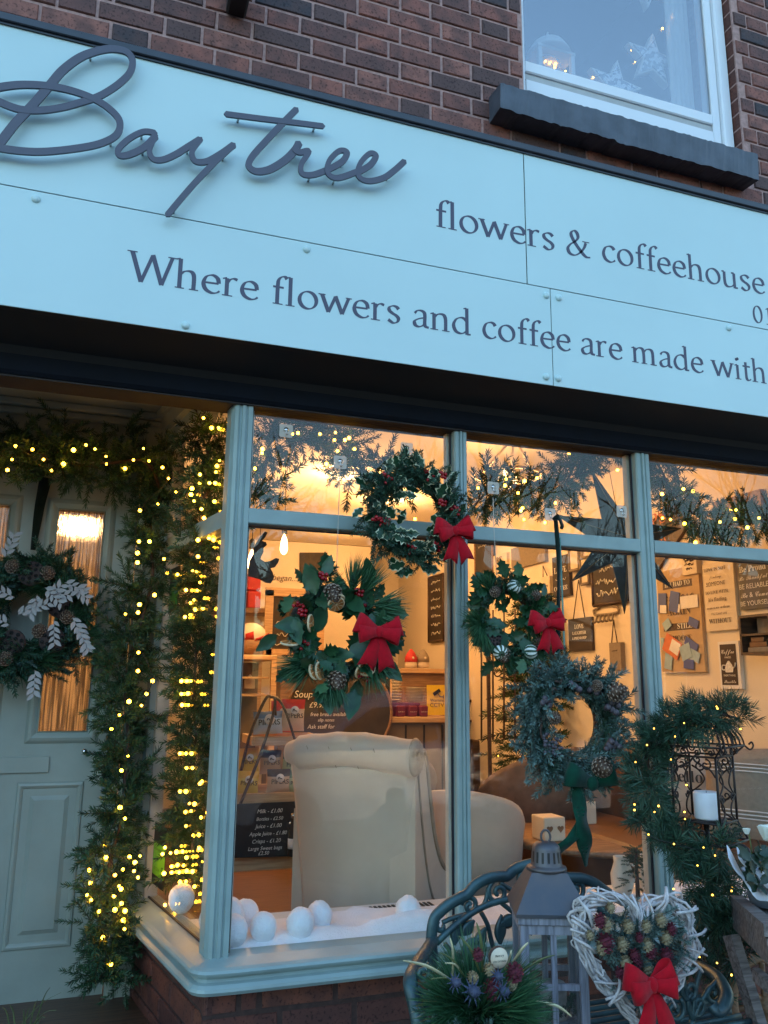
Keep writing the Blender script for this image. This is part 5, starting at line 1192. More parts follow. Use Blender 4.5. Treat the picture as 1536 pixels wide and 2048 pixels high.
tailstrip([(92, 955, 0, 16), (80, 1010, 0, 12), (72, 1060, 0, 9), (66, 1100, 0, 6)], 3.33, 10, 'ribbon_black', w5, 'hanging_ribbon')

# ------------------------------------------------------------------ inside the shop
def scribble(e, quad, n, rows, mat, seed=1, name='chalk_scribble'):
    """illegible handwriting: wavy chalk strokes; rows = (u, v, width fraction, height fraction)"""
    rs = random.Random(seed); tl, tr, br, bl = quad; xd, yd = tr-tl, tl-bl; mb = MB()
    for u, v, wf, hf in rows:
        k = max(6, int(wf*34)); P = [tl+xd*(u-wf/2+wf*i/k)-yd*(v-hf*rs.uniform(-.5, .5))+n*.0022 for i in range(k+1)]
        mb.tube(P, max(.0016, yd.length*hf*.10), 4)
    o = mb.build(name, mat, e); return o
random.seed(77)
def shade(c, k): return tuple(min(1, q*k) for q in c)
# tufted cream armchair, its back to the window
ch = empty('armchair', (1.195, 3.02, ZF), 'cream buttoned armchair with scrolled back seen from behind in the window', 'armchair', rz=rad(-44))
# local axes: +x along the back towards the left of the picture is -x; y into the room
W_, H_ = .54, .80
mb = MB(); sec = []; N = 14
for i in range(N+1):
    z = .03+(H_-.03)*i/N; lean = -.07*(i/N)**2*1.0; wd = W_*(1-.10*(1-i/N))
    sec.append((z, lean, wd))
vs = []
for z, lean, wd in sec:
    xs0 = -wd-.0; r = .03
    prof_ = [(xs0+r, 0), (xs0+wd*.5, -.012), (-r, 0), (0, r), (0, .11), (-r, .13), (xs0+r, .13), (xs0, .11), (xs0, r)]
    for x, y in prof_: vs.append(Vector((x, y+lean, z)))
k = 9; fs = [(i*k+j, i*k+(j+1) % k, (i+1)*k+(j+1) % k, (i+1)*k+j) for i in range(N) for j in range(k)]+[tuple(range(k))[::-1], tuple(N*k+j for j in range(k))]
mb.add(vs, fs, 0, True); mb.build('back', M['cream_fabric'], ch, world=False)
mb = MB(); P = []; Rr = []
for i in range(29):
    t = i/28; x = -W_*1.01+(W_+.02)*t; tuft = .004*abs(math.sin(t*math.pi*5)); e = min(1, math.sin(math.pi*min(1, max(0, t+.02)))**.25+.05)
    P.append(Vector((x, -.055+.01, H_+.035-.01*math.cos(t*6)))); Rr.append((.072-tuft)*(e if t < .1 else 1))
mb.tube(P, Rr, 18); mb.build('scroll_roll', M['cream_fabric'], ch, world=False)
mb = MB(); mb.lathe([(.001, .016), (.014, .018), (.02, .012), (.045, .017), (.062, .012), (.072, .0)], 22, (.012, -.045, H_+.03), (1, 0, 0))
for j in range(14): a = 2*math.pi*j/14; mb.tube([Vector((.026, -.045+.014*math.cos(a), H_+.03+.014*math.sin(a))), Vector((.024, -.045+.06*math.cos(a), H_+.03+.06*math.sin(a)))], .0035, 5)
mb.build('scroll_rosette', pm('rosette_tan', (.42, .34, .25), .9), ch, world=False)
mb = MB(); pl_ = [(0, .03), (0, H_-.01), (.05, H_+.05), (.10, H_+.02), (.14, H_-.12), (.20, H_-.30), (.30, H_-.42), (.45, H_-.45), (.66, H_-.45), (.70, .30), (.70, .03)]
pl_ = [(.005+u, v) for u, v in pl_]
mb.prism(pl_, lambda u, v, k: Vector((-.10+.105*k+.0, u-.03, v)), 0, False); mb.build('arm_side', M['cream_fabric'], ch, world=False)
mb = MB(); mb.tube(cr([Vector((.008, u-.03, v)) for u, v in pl_[1:9]], 5), .009, 8); mb.tube(cr([Vector((.009, -.02+.012, H_-.03)), Vector((.009, .07, H_-.35)), Vector((.009, .16, H_-.52)), Vector((.009, .3, H_-.58))], 6), .004, 6); mb.build('piping', pm('piping_tan', (.30, .235, .17), .9), ch, world=False)
mb = MB(); mb.prism([(-W_-.02+u*0+(0 if True else 0), 0) for u in ()] or [(.02, .03), (.02, H_-.2), (.2, H_-.38), (.45, H_-.45), (.68, H_-.45), (.70, .03)], lambda u, v, k: Vector((-W_-.01+.09*k, u, v))); mb.build('arm_side', M['cream_fabric'], ch, world=False)
mb = MB(); mb.box(-W_+.06, -.08, .12, .66, .06, .40, bev=.03); mb.build('seat', M['cream_fabric'], ch, world=False)
for x in (-W_+.05, -.05):
    for y in (.04, .64): mb = MB(); mb.lathe([(.012, 0), (.02, .03)], 10, (x, y, 0)); mb.build('leg', M['dark_wood'], ch, world=False)
mb = MB()
for t in (.22, .40, .58, .76): mb.tube([Vector((-W_+W_*t, -.118+.0, H_+.06)), Vector((-W_+W_*t+.02, -.085, H_-.02))], .0016, 4)
mb.build('seam', pm('seam', (.30, .24, .17), .9), ch, world=False)

# crisp rack
YR = 3.78
def packet(px, py, wpx, hpx, y, body, topc, lab, rot=0.0, grp='crisp packets on the wooden rack', txt='PIPERS'):
    p = at(px, py, y); sc_ = (p-Vector((0, 0, CAMZ))).dot(_fw)/FOC; w_, h_ = wpx*sc_, hpx*sc_
    e = empty('crisp_packet', p, lab, 'packet', grp); mb = MB(); nx, nz = 8, 10; vs = []
    for s_ in (-1, 1):
        for i in range(nx+1):
            for j in range(nz+1):
                u, v = i/nx*2-1, j/nz; puff = (1-u**2)**.6*math.sin(math.pi*min(1, max(0, (v-.0)/1.0)))**.7
                x = u*w_/2*(1-.06*math.sin(math.pi*v)); z = v*h_
                q = Vector((x*math.cos(rot)-(z-h_/2)*math.sin(rot), s_*.032*puff*min(1, w_/.12), h_/2+x*math.sin(rot)+(z-h_/2)*math.cos(rot)))
                vs.append(p+q)
    def grid(off, flip):
        f = []; m_ = []
        for i in range(nx):
            for j in range(nz):
                a = off+i*(nz+1)+j; q = (a, a+nz+1, a+nz+2, a+1); f.append(q[::-1] if flip else q); m_.append(1 if j >= nz*.62 else 0)
        return f, m_
    f1, m1 = grid(0, False); f2, m2 = grid((nx+1)*(nz+1), True); mb.add(vs, f1+f2, 0, True); mb.m = m1+m2
    mb.build('bag', [pm('bag_'+lab[:12], body, .35, var=.08, vs=12), pm('bagtop_'+lab[:12], topc, .35, var=.08, vs=12)], e)
    c = p+Vector((-math.sin(rot)*0, -.036, h_*.42))
    if txt: text(txt, M['plain_black'], e, c, (math.cos(rot), 0, math.sin(rot)), (-math.sin(rot), 0, math.cos(rot)), w=w_*.72, bold=.01)
    mb = MB(); mb.lathe([(w_*.17, 0), (w_*.17, .0015)], 18, p+Vector((-.0, -.0355, h_*.66)), (0, -1, 0)); bd = mb.build('badge', M['plain_white'], e)
    MB().tube([p+Vector((dx*w_, -.038, h_*dz)) for dx, dz in ((-.09, .62), (-.06, .70), (-.02, .70), (-.01, .63), (.03, .65), (.08, .62))], .0022, 4).build('emblem', M['plain_black'], bd)
rk = empty('wooden_rack', at(545, 1720, YR), 'pine tray rack with black hoop frame holding crisps and bottles', 'rack')
def tray(px0, px1, pyt, pyb, y0, y1):
    a, b = at(px0, pyt, y0), at(px1, pyb, y0); mb = MB()
    mb.box(a.x, b.x, y0, y0+.014, b.z, a.z, bev=.002); mb.box(a.x, b.x, y0+.015, y1, b.z, b.z+.01); mb.box(a.x, b.x, y1, y1+.014, b.z, a.z); mb.box(a.x-.014, a.x, y0, y1+.014, b.z, a.z, bev=.002); mb.box(b.x, b.x+.014, y0, y1+.014, b.z, a.z, bev=.002)
    mb.build('tray', M['pine_wood'], rk)
tray(510, 640, 1473, 1490, YR-.02, YR+.22); tray(476, 645, 1588, 1605, YR-.10, YR+.22); tray(466, 650, 1712, 1733, YR-.16, YR+.22)
mb = MB(); mb.tube(cr([at(a, b, YR-.17+dy) for a, b, dy in ((478, 1615, .0), (520, 1510, .06), (546, 1430, .10), (550, 1400, .12), (543, 1394, .14), (530, 1400, .17), (500, 1470, .2), (478, 1560, .24))], 6), .007, 8)
mb.tube(cr([at(a, b, YR-.1+dy) for a, b, dy in ((590, 1480, .0), (572, 1425, .02), (558, 1400, .04), (550, 1400, .1), (552, 1440, .16))], 6), .006, 8); mb.build('hoop_frame', M['dark_wood'], rk)
for a in [(535, 1468, 60, 44, YR+.06, (.42, .55, .66), (.10, .20, .36), 'pale blue crisp packet on the top tray'), (585, 1462, 48, 62, YR+.08, (.66, .50, .36), (.62, .04, .03), 'red topped crisp packet on the top tray'), (562, 1464, 46, 60, YR+.13, (.55, .10, .06), (.50, .03, .03), 'red crisp packet at the back of the top tray'), (496, 1548, 42, 50, YR+.08, (.66, .45, .05), (.62, .34, .05), 'yellow crisp packet at the back of the middle tray'), (494, 1588, 46, 44, YR-.03, (.62, .48, .08), (.60, .36, .04), 'yellow crisp packet at the front of the middle tray'), (556, 1586, 48, 46, YR-.03, (.58, .44, .30), (.035, .03, .035), 'tan and black crisp packet at the front of the middle tray'), (540, 1548, 44, 46, YR+.1, (.40, .28, .17), (.05, .035, .03), 'brown crisp packet at the back of the middle tray'), (592, 1588, 42, 46, YR-.02, (.42, .50, .30), (.05, .14, .10), 'green crisp packet at the front of the middle tray'), (585, 1552, 44, 46, YR+.11, (.30, .38, .20), (.05, .12, .09), 'green crisp packet at the back of the middle tray')]: packet(*a, rot=U(-.06, .06))
# menu chalkboard
def board(name, lab, quad, th, mat, cat, grp=None, par=None):
    """quad: four world points TL TR BR BL; a board of real thickness behind them"""
    n = (quad[1]-quad[0]).cross(quad[3]-quad[0]).normalized()
    if n.dot(Vector((0, 0, CAMZ))-quad[0]) < 0: n = -n
    e = empty(name, quad[3], lab, cat, grp) if par is None else par
    if abs(n.x) > .9 and quad[0].x > XR-.12: th = XR-quad[0].x-.0008
    mb = MB(); vs = list(quad)+[q-n*th for q in quad]; mb.add(vs, [(0, 1, 2, 3), (4, 7, 6, 5), (0, 4, 5, 1), (1, 5, 6, 2), (2, 6, 7, 3), (3, 7, 4, 0)]); mb.build('board', mat, e); return e, n
def btext(e, quad, n, lines, mat, sty='sans', shear=0.0, bold=0.0):
    """lines: (text, u, v, width fraction [, style]) in board fractions from the top left"""
    tl, tr, br, bl = quad; xd = tr-tl; yd = tl-bl
    for ln in lines:
        t, u, v, wf = ln[:4]; s_ = ln[4] if len(ln) > 4 else sty; m_ = ln[5] if len(ln) > 5 else mat
        text(t, m_, e, tl+xd*u-yd*v+n*.0042, xd, yd, w=xd.length*wf, sty=s_, shear=shear, bold=bold)
q = [at(470, 1608, 3.60), at(603, 1602, 3.60), at(614, 1712, 3.56), at(466, 1716, 3.56)]
e, n = board('menu_chalkboard', 'black chalkboard listing milk, juice and crisps prices below the crisp rack', q, .012, M['chalk'], 'chalkboard')
btext(e, q, n, [('Milk - £1.00', .52, .20, .38), ('Bottles - £2.50', .52, .34, .40), ('Juice - £1.00', .50, .48, .40), ('Apple Juice - £1.80', .50, .62, .56), ('Crisps - £1.20', .48, .76, .42), ('Large Sweet bags', .46, .89, .50), ('£2.50', .44, .98, .16)], M['chalk_white'], shear=.25)
for i, (px, c_, lab) in enumerate(((585, 'pot_grey', 'dark sauce bottle with white label beside the menu chalkboard'), (598, 'red_box', 'red sauce bottle beside the menu chalkboard'))):
    p = at(px, 1712, 3.50); b = empty('sauce_bottle', p, lab, 'bottle'); MB().lathe([(.02, 0), (.021, .01), (.021, .085), (.009, .12), (.009, .15)], 14, p).build('glass_body', M['chalk'] if i == 0 else M['red_box'], b); MB().lathe([(.0215, .03), (.0215, .07)], 14, p).build('label', M['plain_white'], b); MB().lathe([(.011, .15), (.011, .168)], 12, p).build('cap', M['steel'], b)
# lower front of the counter area: dark plinth board
# ---------------- counter, cabinet and what stands on it
YC = 6.0
ct = empty('shop_counter', (1.3, YC, ZF), 'long dark fronted shop counter with pale worktop', 'counter')
cz = at(800, 1434, YC).z; x0, x1 = at(560, 1434, YC).x, at(905, 1434, YC).x
MB().box(x0, x1, YC+.03, YC+.6, ZF, cz-.045).build('front_panel', M['dark_wall'], ct); MB().box(x0-.02, x1+.03, YC, YC+.62, cz-.045, cz, bev=.006).build('worktop', M['pine_wood'], ct)
mb = MB()
for i in range(9): xx = x0+(x1-x0)*(i+.5)/9; mb.box(xx-.006, xx+.006, YC+.022, YC+.03, ZF, cz-.06)
mb.build('board_joints', M['plain_black'], ct)
cab = empty('display_cabinet', at(500, 1440, YC-.1), 'pine framed glass display cabinet at the end of the counter', 'cabinet')
za, zb_ = at(500, 1310, YC-.1).z, cz-.05; xa, xb = at(440, 1312, YC-.1).x, at(552, 1312, YC-.1).x
mb = MB(); mb.box(xa, xb, YC-.15, YC+.45, za-.035, za, bev=.005); mb.box(xa, xb, YC-.15, YC+.45, ZF, ZF+.1)
for xx in (xa, xb-.04): mb.box(xx, xx+.04, YC-.15, YC-.11, ZF+.1, za-.036); mb.box(xx, xx+.04, YC+.41, YC+.45, ZF+.1, za-.036)
mb.build('frame', M['pine_wood'], cab)
for f in (.30, .62): zz = at(500, 1320+110*f, YC-.1).z; MB().box(xa+.045, xb-.045, YC-.1, YC+.4, zz-.015, zz).build('shelf', M['pine_wood'], cab)
MB().box(xa+.041, xb-.041, YC-.145, YC-.141, ZF+.1, za-.037).build('pane', M['glass_thin'], cab)
MB().box(xa+.03, xb-.03, YC+.40, YC+.41, ZF+.1, za-.04).build('back_panel', M['dark_wall'], cab)
p = at(500, 1377, YC); MB().prism([(-.035, 0), (.035, 0), (.035, .06), (0, .10), (-.035, .06)], lambda u, v, k: p+Vector((u, .05*k, v))).build('small_house', M['plain_white']); tag(bpy.data.objects['small_house'], 'little white wooden house inside the display cabinet', 'ornament')
# round chalk sign on the counter front
def disc_board(px, py, rx, rz, y, lab, mat, lines, mt):
    c = at(px, py, y); e = empty('chalk_sign', c, lab, 'chalkboard'); sc_ = (c-Vector((0, 0, CAMZ))).dot(_fw)/FOC
    pts = [(rx*sc_*math.cos(a), rz*sc_*math.sin(a)) for a in np.linspace(0, 2*math.pi, 41)[:-1]]
    MB().prism(pts, lambda u, v, k: c+Vector((u, .018*k, v))).build('board', mat, e)
    MB().tube([c+Vector((u*1.01, .0, v*1.01)) for u, v in pts], .012, 6, closed=True).build('rim', M['mid_wood'], e)
    for t, dx, dy, w_ in lines: text(t, mt, e, at(px+dx, py+dy, y)+Vector((0, -.004, 0)), XV, ZV, w=w_*sc_, shear=.2)
disc_board(680, 1425, 108, 95, YC-.02, 'oval chalk sign for soup and panini on the counter front', M['chalk_brown'], [('Soup & Panini', -40, -30, 105), ('£9.95', -45, -10, 34), ('free bread available', -20, 7, 80), ('slip notes', -28, 18, 34), ('Ask staff for', -38, 32, 56)], M['chalk_white'])
q = [at(728, 1356, YC+.05), at(782, 1356, YC+.05), at(782, 1428, YC), at(725, 1428, YC)]
e, n = board('chalkboard', 'small framed chalkboard about hot drinks standing on the counter', q, .012, M['chalk'], 'chalkboard')
btext(e, q, n, [('Hot drink &', .5, .22, .6), ('cup of flowers', .55, .36, .65), ('£7.00', .5, .50, .3), ('Go on, make', .45, .66, .55), ('someone smile', .5, .78, .65)], M['chalk_white'], shear=.25)
tl, tr, br, bl = q; mb = MB()
for a, b in ((tl, tr), (tr, br), (br, bl), (bl, tl)): mb.tube([a, b], .009, 4)
mb.build('frame', M['pine_wood'], e)
def stack(px, pyb, pyt, r, lab, nn):
    p = at(px, pyb, YC+.2); t = at(px, pyt, YC+.2); p.z = cz if pyb > 1425 else p.z; e = empty('cup_stack' if r < .06 else 'plate_stack', p, lab, 'crockery', 'crockery stacked on the counter'); h = (t.z-p.z)/nn
    me = MB().lathe([(r*.5, 0), (r*.55, h*.1), (r*.96, h*.6), (r, h*.85), (r*.9, h*.88), (r*.5, h*.3)], 20).mesh('plate', M['china'])
    for i in range(nn): mobj('plate' if r >= .06 else 'cup', me, e, loc=(U(-.002, .002), 0, h*i))
# shelf riser the crockery stands on
zr = at(800, 1405, YC+.2).z; MB().box(at(783, 1405, YC).x, at(850, 1405, YC).x, YC+.1, YC+.35, cz, zr-.001).build('crockery_riser', M['purple']); tag(bpy.data.objects['crockery_riser'], 'low dark riser under the stacked plates on the counter', 'riser')
stack(790, 1404, 1350, .055, 'tall stack of cream cups behind the small chalkboard', 9); stack(832, 1404, 1374, .085, 'stack of cream plates beside the yellow warning sign', 10)
for i, (px, lab) in enumerate(((800, 'purple sweet tub below the tall cup stack'), (824, 'purple sweet tub in the middle of the counter'), (846, 'purple sweet tub next to the yellow sign'))):
    p = at(px, 1430, YC+.06); p.z = cz; e = empty('sweet_tub', p, lab, 'tub', 'sweet tubs on the counter'); MB().box(p.x-.036, p.x+.036, YC+.03, YC+.09, cz, cz+.085, bev=.01).build('tub', M['purple'], e); text('Quality Street', M['chalk_white'], e, Vector((p.x, YC+.029, cz+.035)), XV, ZV, w=.055, sty='serif')
q = [at(854, 1370, YC+.06), at(893, 1370, YC+.06), at(893, 1430, YC+.03), at(854, 1430, YC+.03)]
e, n = board('warning_sign', 'yellow camera warning sign standing on the counter', q, .006, M['yellow'], 'sign')
btext(e, q, n, [('Warning', .5, .56, .7), ('CCTV', .5, .74, .7)], M['plain_black'])
c = (q[0]+q[1]+q[2]+q[3])/4+Vector((0, -.004, .06)); mb = MB(); mb.box(-.035, .03, -.002, .0, -.014, .014, M=Matrix.Translation(c) @ Matrix.Rotation(rad(-32), 4, 'Y')); mb.tube([c+Vector((.01, 0, -.01)), c+Vector((.025, 0, -.035)), c+Vector((.055, 0, -.035))], .003, 4); mb.tube([c+Vector((.055, 0, -.05)), c+Vector((.055, 0, -.02))], .003, 4); mb.build('camera_symbol', M['plain_black'], e)
# gnomes
for i, (px, m_, lab) in enumerate(((822, 'red_box', 'red hooded gnome ornament on the back ledge'), (846, 'cushion_tan', 'brown hooded gnome ornament on the back ledge'))):
    p = at(px, 1336, 6.7); e = empty('gnome', p, lab, 'ornament', 'gnomes on the back ledge'); MB().lathe([(.05, 0), (.055, .03), (.045, .09), (.03, .12), (.001, .125)], 14, p).build('body', M['cushion_white'], e); MB().lathe([(.058, .05), (.055, .09), (.035, .13), (.012, .16), (.002, .165)], 14, p).build('hood', M[m_], e); MB().ball(p+Vector((0, -.05, .085)), .012, 8, 6).build('nose', M['cushion_white'], e)
bc = empty('back_counter', at(700, 1340, 6.75), 'pine ledge along the back of the counter', 'counter'); zz = at(820, 1337, 6.7).z; MB().box(at(560, 1337, 6.7).x, at(905, 1337, 6.7).x, 6.6, 7.0, zz-.04, zz-.001, bev=.004).build('ledge', M['pine_wood'], bc); MB().box(at(560, 1337, 6.7).x, at(905, 1337, 6.7).x, 6.65, 6.98, ZF, zz-.041).build('ledge_front', M['mid_wood'], bc)
# shelf of glasses on the back wall seen through the return pane
ws = empty('wall_shelf', at(430, 1215, 7.6), 'wooden wall shelf of glasses behind the counter', 'shelf')
zz = at(420, 1215, 7.6).z; xa, xb = at(395, 1215, 7.6).x, at(545, 1215, 7.6).x
MB().box(xa, xb, 7.45, 7.75, zz-.05, zz, bev=.004).build('board', M['mid_wood'], ws); MB().box(at(427, 1, 7.6).x-.02, at(427, 1, 7.6).x+.03, 7.5, 7.75, zz-.34, zz-.052).build('bracket', M['plain_black'], ws); MB().box(at(520, 1, 7.6).x-.02, at(520, 1, 7.6).x+.03, 7.5, 7.75, zz-.34, zz-.052).build('bracket', M['plain_black'], ws)
wbk = struct('wall_kitchen', MB().box(XL+.01, at(740, 1200, 7.8).x, 7.8, 7.9, ZF, ZC-.005), M['cream_wall'])
gm = MB().lathe([(.035, 0), (.045, .01), (.045, .14), (.043, .14), (.043, .012), (.001, .012)], 16).mesh('tumbler', M['glass_thin'])
for i in range(5): tag(mobj('tumbler', gm, None, loc=(xa+.09+.105*i, 7.6, zz)), 'glass tumbler in the row on the wall shelf', 'glass', 'tumblers on the wall shelf')
for i, (px, pyt, h_, lab) in enumerate(((506, 1166, .16, 'upper red storage tin stacked behind the corner post'), (506, 1195, .16, 'lower red storage tin stacked behind the corner post'))):
    p = at(px, pyt, 7.55); z0 = zz+(.165 if i == 0 else 0.0); MB().box(p.x-.06, p.x+.06, 7.48, 7.62, z0+.001, z0+h_, bev=.008).build('red_tin', M['red_box']); o = bpy.data.objects['red_tin' if i == 0 else 'red_tin.001']; tag(o, lab, 'tin')
tag(MB().box(at(526, 1, 7.55).x-.03, at(536, 1, 7.55).x+.02, 7.5, 7.6, zz+.001, zz+.15, bev=.006).build('grey_tin', M['cushion_tan']), 'grey tin next to the red storage tins', 'tin')
# gift basket with red bow
p = at(502, 1308, YC+.1); e = empty('gift_basket', p, 'cellophane wrapped gift basket with red tissue on the cabinet', 'basket')
MB().lathe([(.09, 0), (.11, .09), (.10, .10)], 16, p).build('basket', M['mid_wood'], e); MB().ball(p+Vector((0, 0, .15)), .10, 12, 8, (1, 1, .8), jit=.08).build('cellophane', M['cushion_white'], e)
mb = MB()
for j in range(10): a = 2*math.pi*j/10; mb.ribbon([p+Vector((.08*math.cos(a), .08*math.sin(a), .09)), p+Vector((.13*math.cos(a), .13*math.sin(a), .12+.03*(j % 2)))], Vector((-.03*math.sin(a), .03*math.cos(a), .01)), .002)
mb.build('tissue', M['red_box'], e)
# framed board behind, wall text
q = [at(536, 1186, 7.0), at(640, 1186, 7.0), at(640, 1306, 7.0), at(536, 1306, 7.0)]
e, n = board('drinks_board', 'large pale framed chalkboard leaning behind the counter', q, .02, M['chalk_brown'], 'chalkboard'); tl, tr, br, bl = q; mb = MB()
for a, b in ((tl, tr), (tr, br), (br, bl), (bl, tl)): mb.box(min(a.x, b.x)-.025, max(a.x, b.x)+.025, 6.97, 6.995, min(a.z, b.z)-.025, max(a.z, b.z)+.025) 
mb.build('frame', M['pine_wood'], e)
scribble(e, q, n, [(.35, .5, .4, .06), (.3, .7, .3, .06), (.38, .85, .5, .06)], M['chalk_white'])
wt = text('...story began...', M['dark_wood'], None, at(543, 1160, 7.79), XV, ZV, w=.5, shear=.3, name='wall_lettering'); tag(wt, 'dark script words on the back wall behind the bulbs', 'lettering')
# picture boards at the back
for (a, b, c_, d, lab, m_) in ((600, 1105, 655, 1165, 'grey framed picture on the back wall above the orange slice wreath', 'chalk_brown'),):
    q = [at(a, b, 7.78), at(c_, b, 7.78), at(c_, d, 7.78), at(a, d, 7.78)]; board('picture', lab, q, .02, M[m_], 'picture')
# deer head silhouette hanging near the window
def outline(name, lab, pts, y, th, mat, cat):
    e = empty(name, at(*pts[0], y), lab, cat); mb = MB(); P = [at(a, b, y) for a, b in pts]
    c = sum(P, Vector())/len(P); 
    me = bpy.data.meshes.new('silhouette'); import bmesh; bm = bmesh.new(); f = bm.faces.new([bm.verts.new(p-e.location) for p in P]); r = bmesh.ops.extrude_face_region(bm, geom=[f]); bmesh.ops.translate(bm, verts=[v for v in r['geom'] if isinstance(v, bmesh.types.BMVert)], vec=(0, th, 0)); bmesh.ops.triangulate(bm, faces=bm.faces[:]); bmesh.ops.recalc_face_normals(bm, faces=bm.faces[:]); bm.to_mesh(me); bm.free(); me.materials.append(mat); mobj('silhouette', me, e); return e
M['deer'] = pm('bark_brown', (.05, .032, .02), .8, var=.5, vs=30, bump=.5, bs=60)
e = outline('deer_ornament', 'brown bark deer head ornament hanging by the corner post', [(497, 1140), (500, 1120), (507, 1108), (508, 1096), (513, 1085), (521, 1073), (530, 1063), (535, 1065), (531, 1074), (524, 1082), (532, 1084), (534, 1090), (527, 1096), (527, 1104), (523, 1112), (521, 1118), (530, 1124), (540, 1122), (552, 1116), (559, 1118), (556, 1126), (550, 1134), (541, 1136), (546, 1146), (548, 1156), (542, 1166), (533, 1165), (520, 1158), (506, 1154), (497, 1152)], 2.95, .012, M['deer'], 'ornament')
MB().tube([at(521, 1085, 2.955), at(521, 900, 2.955)], .001, 4).build('thread', M['wire'], e)
# seven point tin star
c = at(1243, 1077, 2.90); sr_ = empty('tin_star', c, 'large dark weathered tin star hanging behind the glass', 'star'); sc_ = (c-Vector((0, 0, CAMZ))).dot(_fw)/FOC
mb = MB(); vs = [Vector((0, -.045, 0)), Vector((0, .045, 0))]
for i in range(14):
    a = rad(115)+2*math.pi*i/14; r_ = (150 if i % 2 == 0 else 57)*sc_; vs.append(Vector((r_*math.cos(a), 0, r_*math.sin(a))))
mb.add(vs, [(0, 2+(i+1) % 14, 2+i) for i in range(14)]+[(1, 2+i, 2+(i+1) % 14) for i in range(14)]); mb.build('star_body', M['tin_star'], sr_, world=False)
mb = MB()
for i in range(0, 14, 2): a = vs[2+i]; mb.tube([a, Vector((0, -.046, 0))], .0018, 4); b = vs[2+(i+1) % 14]; mb.tube([a, b], .0016, 4); b = vs[2+(i-1) % 14]; mb.tube([a, b], .0016, 4)
mb.build('rolled_edges', pm('brass_edge', (.20, .16, .09), .5, .6, var=.3), sr_, world=False)
MB().tube([c+Vector((0, 0, .02)), Vector((c.x-.08, c.y, 2.74))], .0015, 4).build('cord', M['wire'], sr_)

# ---------------- right wall signs (wall x = XR)
XS = XR-.004
def rwq(p1, p2, p3, p4): return [atx(*p, XS-.012) for p in (p1, p2, p3, p4)]
RC = [0]
def rect(pa, pb):       # a true rectangle on the right wall from opposite corners (top left, bottom right)
    RC[0] += 1; xx_ = XS-.0145-.0011*RC[0]; a, b = atx(*pa, xx_), atx(*pb, xx_); return [Vector((a.x, a.y, a.z)), Vector((a.x, b.y, a.z)), Vector((a.x, b.y, b.z)), Vector((a.x, a.y, b.z))]
GWS = 'signs on the right wall'
KB = M['dark_wood']
q = rect((1404, 1130), (1476, 1258)); e, n = board('quote_sign', 'tall cream board reading love is not finding someone to live with', q, .012, M['board_cream'], 'sign', GWS)
btext(e, q, n, [('LOVE IS NOT', .42, .12, .72, 'serif'), ('finding', .42, .23, .38, 'script'), ('SOMEONE', .42, .34, .62), ('TO LIVE WITH,', .44, .46, .76, 'serif'), ("it's finding", .44, .57, .58, 'serif'), ('someone whom', .45, .68, .74, 'script'), ("YOU CAN'T LIVE", .46, .77, .52), ('WITHOUT', .48, .89, .72, 'serif')], KB)
q = rect((1474, 1120), (1560, 1212)); e, n = board('quote_sign', 'grey board of white words ending be yourself', q, .012, pm('grey_board', (.11, .10, .075), .7), 'sign', GWS)
btext(e, q, n, [('Be Okay', .42, .08, .5, 'script'), ('Be Proud', .40, .27, .7, 'serif'), ('Be Thankful', .40, .43, .76, 'script'), ('BE RELIABLE', .40, .60, .76), ('Be & Come', .40, .77, .7, 'script'), ('BE YOURSELF', .42, .93, .8)], M['chalk_white'])
q = rect((1313, 1145), (1411, 1344)); e, n = board('notice_board', 'tan padded notice board with a had to choose motto and leaflets', q, .03, pm('padded_tan', (.48, .34, .19), .85, var=.06), 'notice board', GWS)
btext(e, q, n, [('IF I HAD TO', .50, .17, .60, 'serif', M['chalk_white']), ('choose', .52, .31, .7, 'script'), ('AGAIN', .5, .45, .55, 'serif'), ('STILL', .62, .585, .34, 'serif', M['chalk_white']), ('CHOOSE', .5, .70, .52, 'serif')], KB)
tl, tr, br, bl = q; xd, yd = tr-tl, bl-tl
def patch(u0, v0, u1, v1, mat, nm, ang=0, d=.003):
    cx_, cy_ = (u0+u1)/2, (v0+v1)/2; hw, hh = (u1-u0)/2*xd.length, (v1-v0)/2*yd.length; C_ = tl+xd*cx_+yd*cy_+n*d; X_, Y_ = xd.normalized(), yd.normalized(); ca, sa = math.cos(ang), math.sin(ang)
    P = [C_+X_*(a*hw*ca-b*hh*sa)+Y_*(a*hw*sa+b*hh*ca) for a, b in ((-1, -1), (1, -1), (1, 1), (-1, 1))]; mb = MB(); mb.add(P+[p_-n*.0015 for p_ in P], [(0, 1, 2, 3), (4, 7, 6, 5), (0, 4, 5, 1), (1, 5, 6, 2), (2, 6, 7, 3), (3, 7, 4, 0)]); return mb.build(nm, mat, e)
patch(.14, .12, .84, .19, M['dark_wood'], 'banner', 0, .0008); patch(.1, .53, .92, .60, M['dark_wood'], 'banner', 0, .0008)
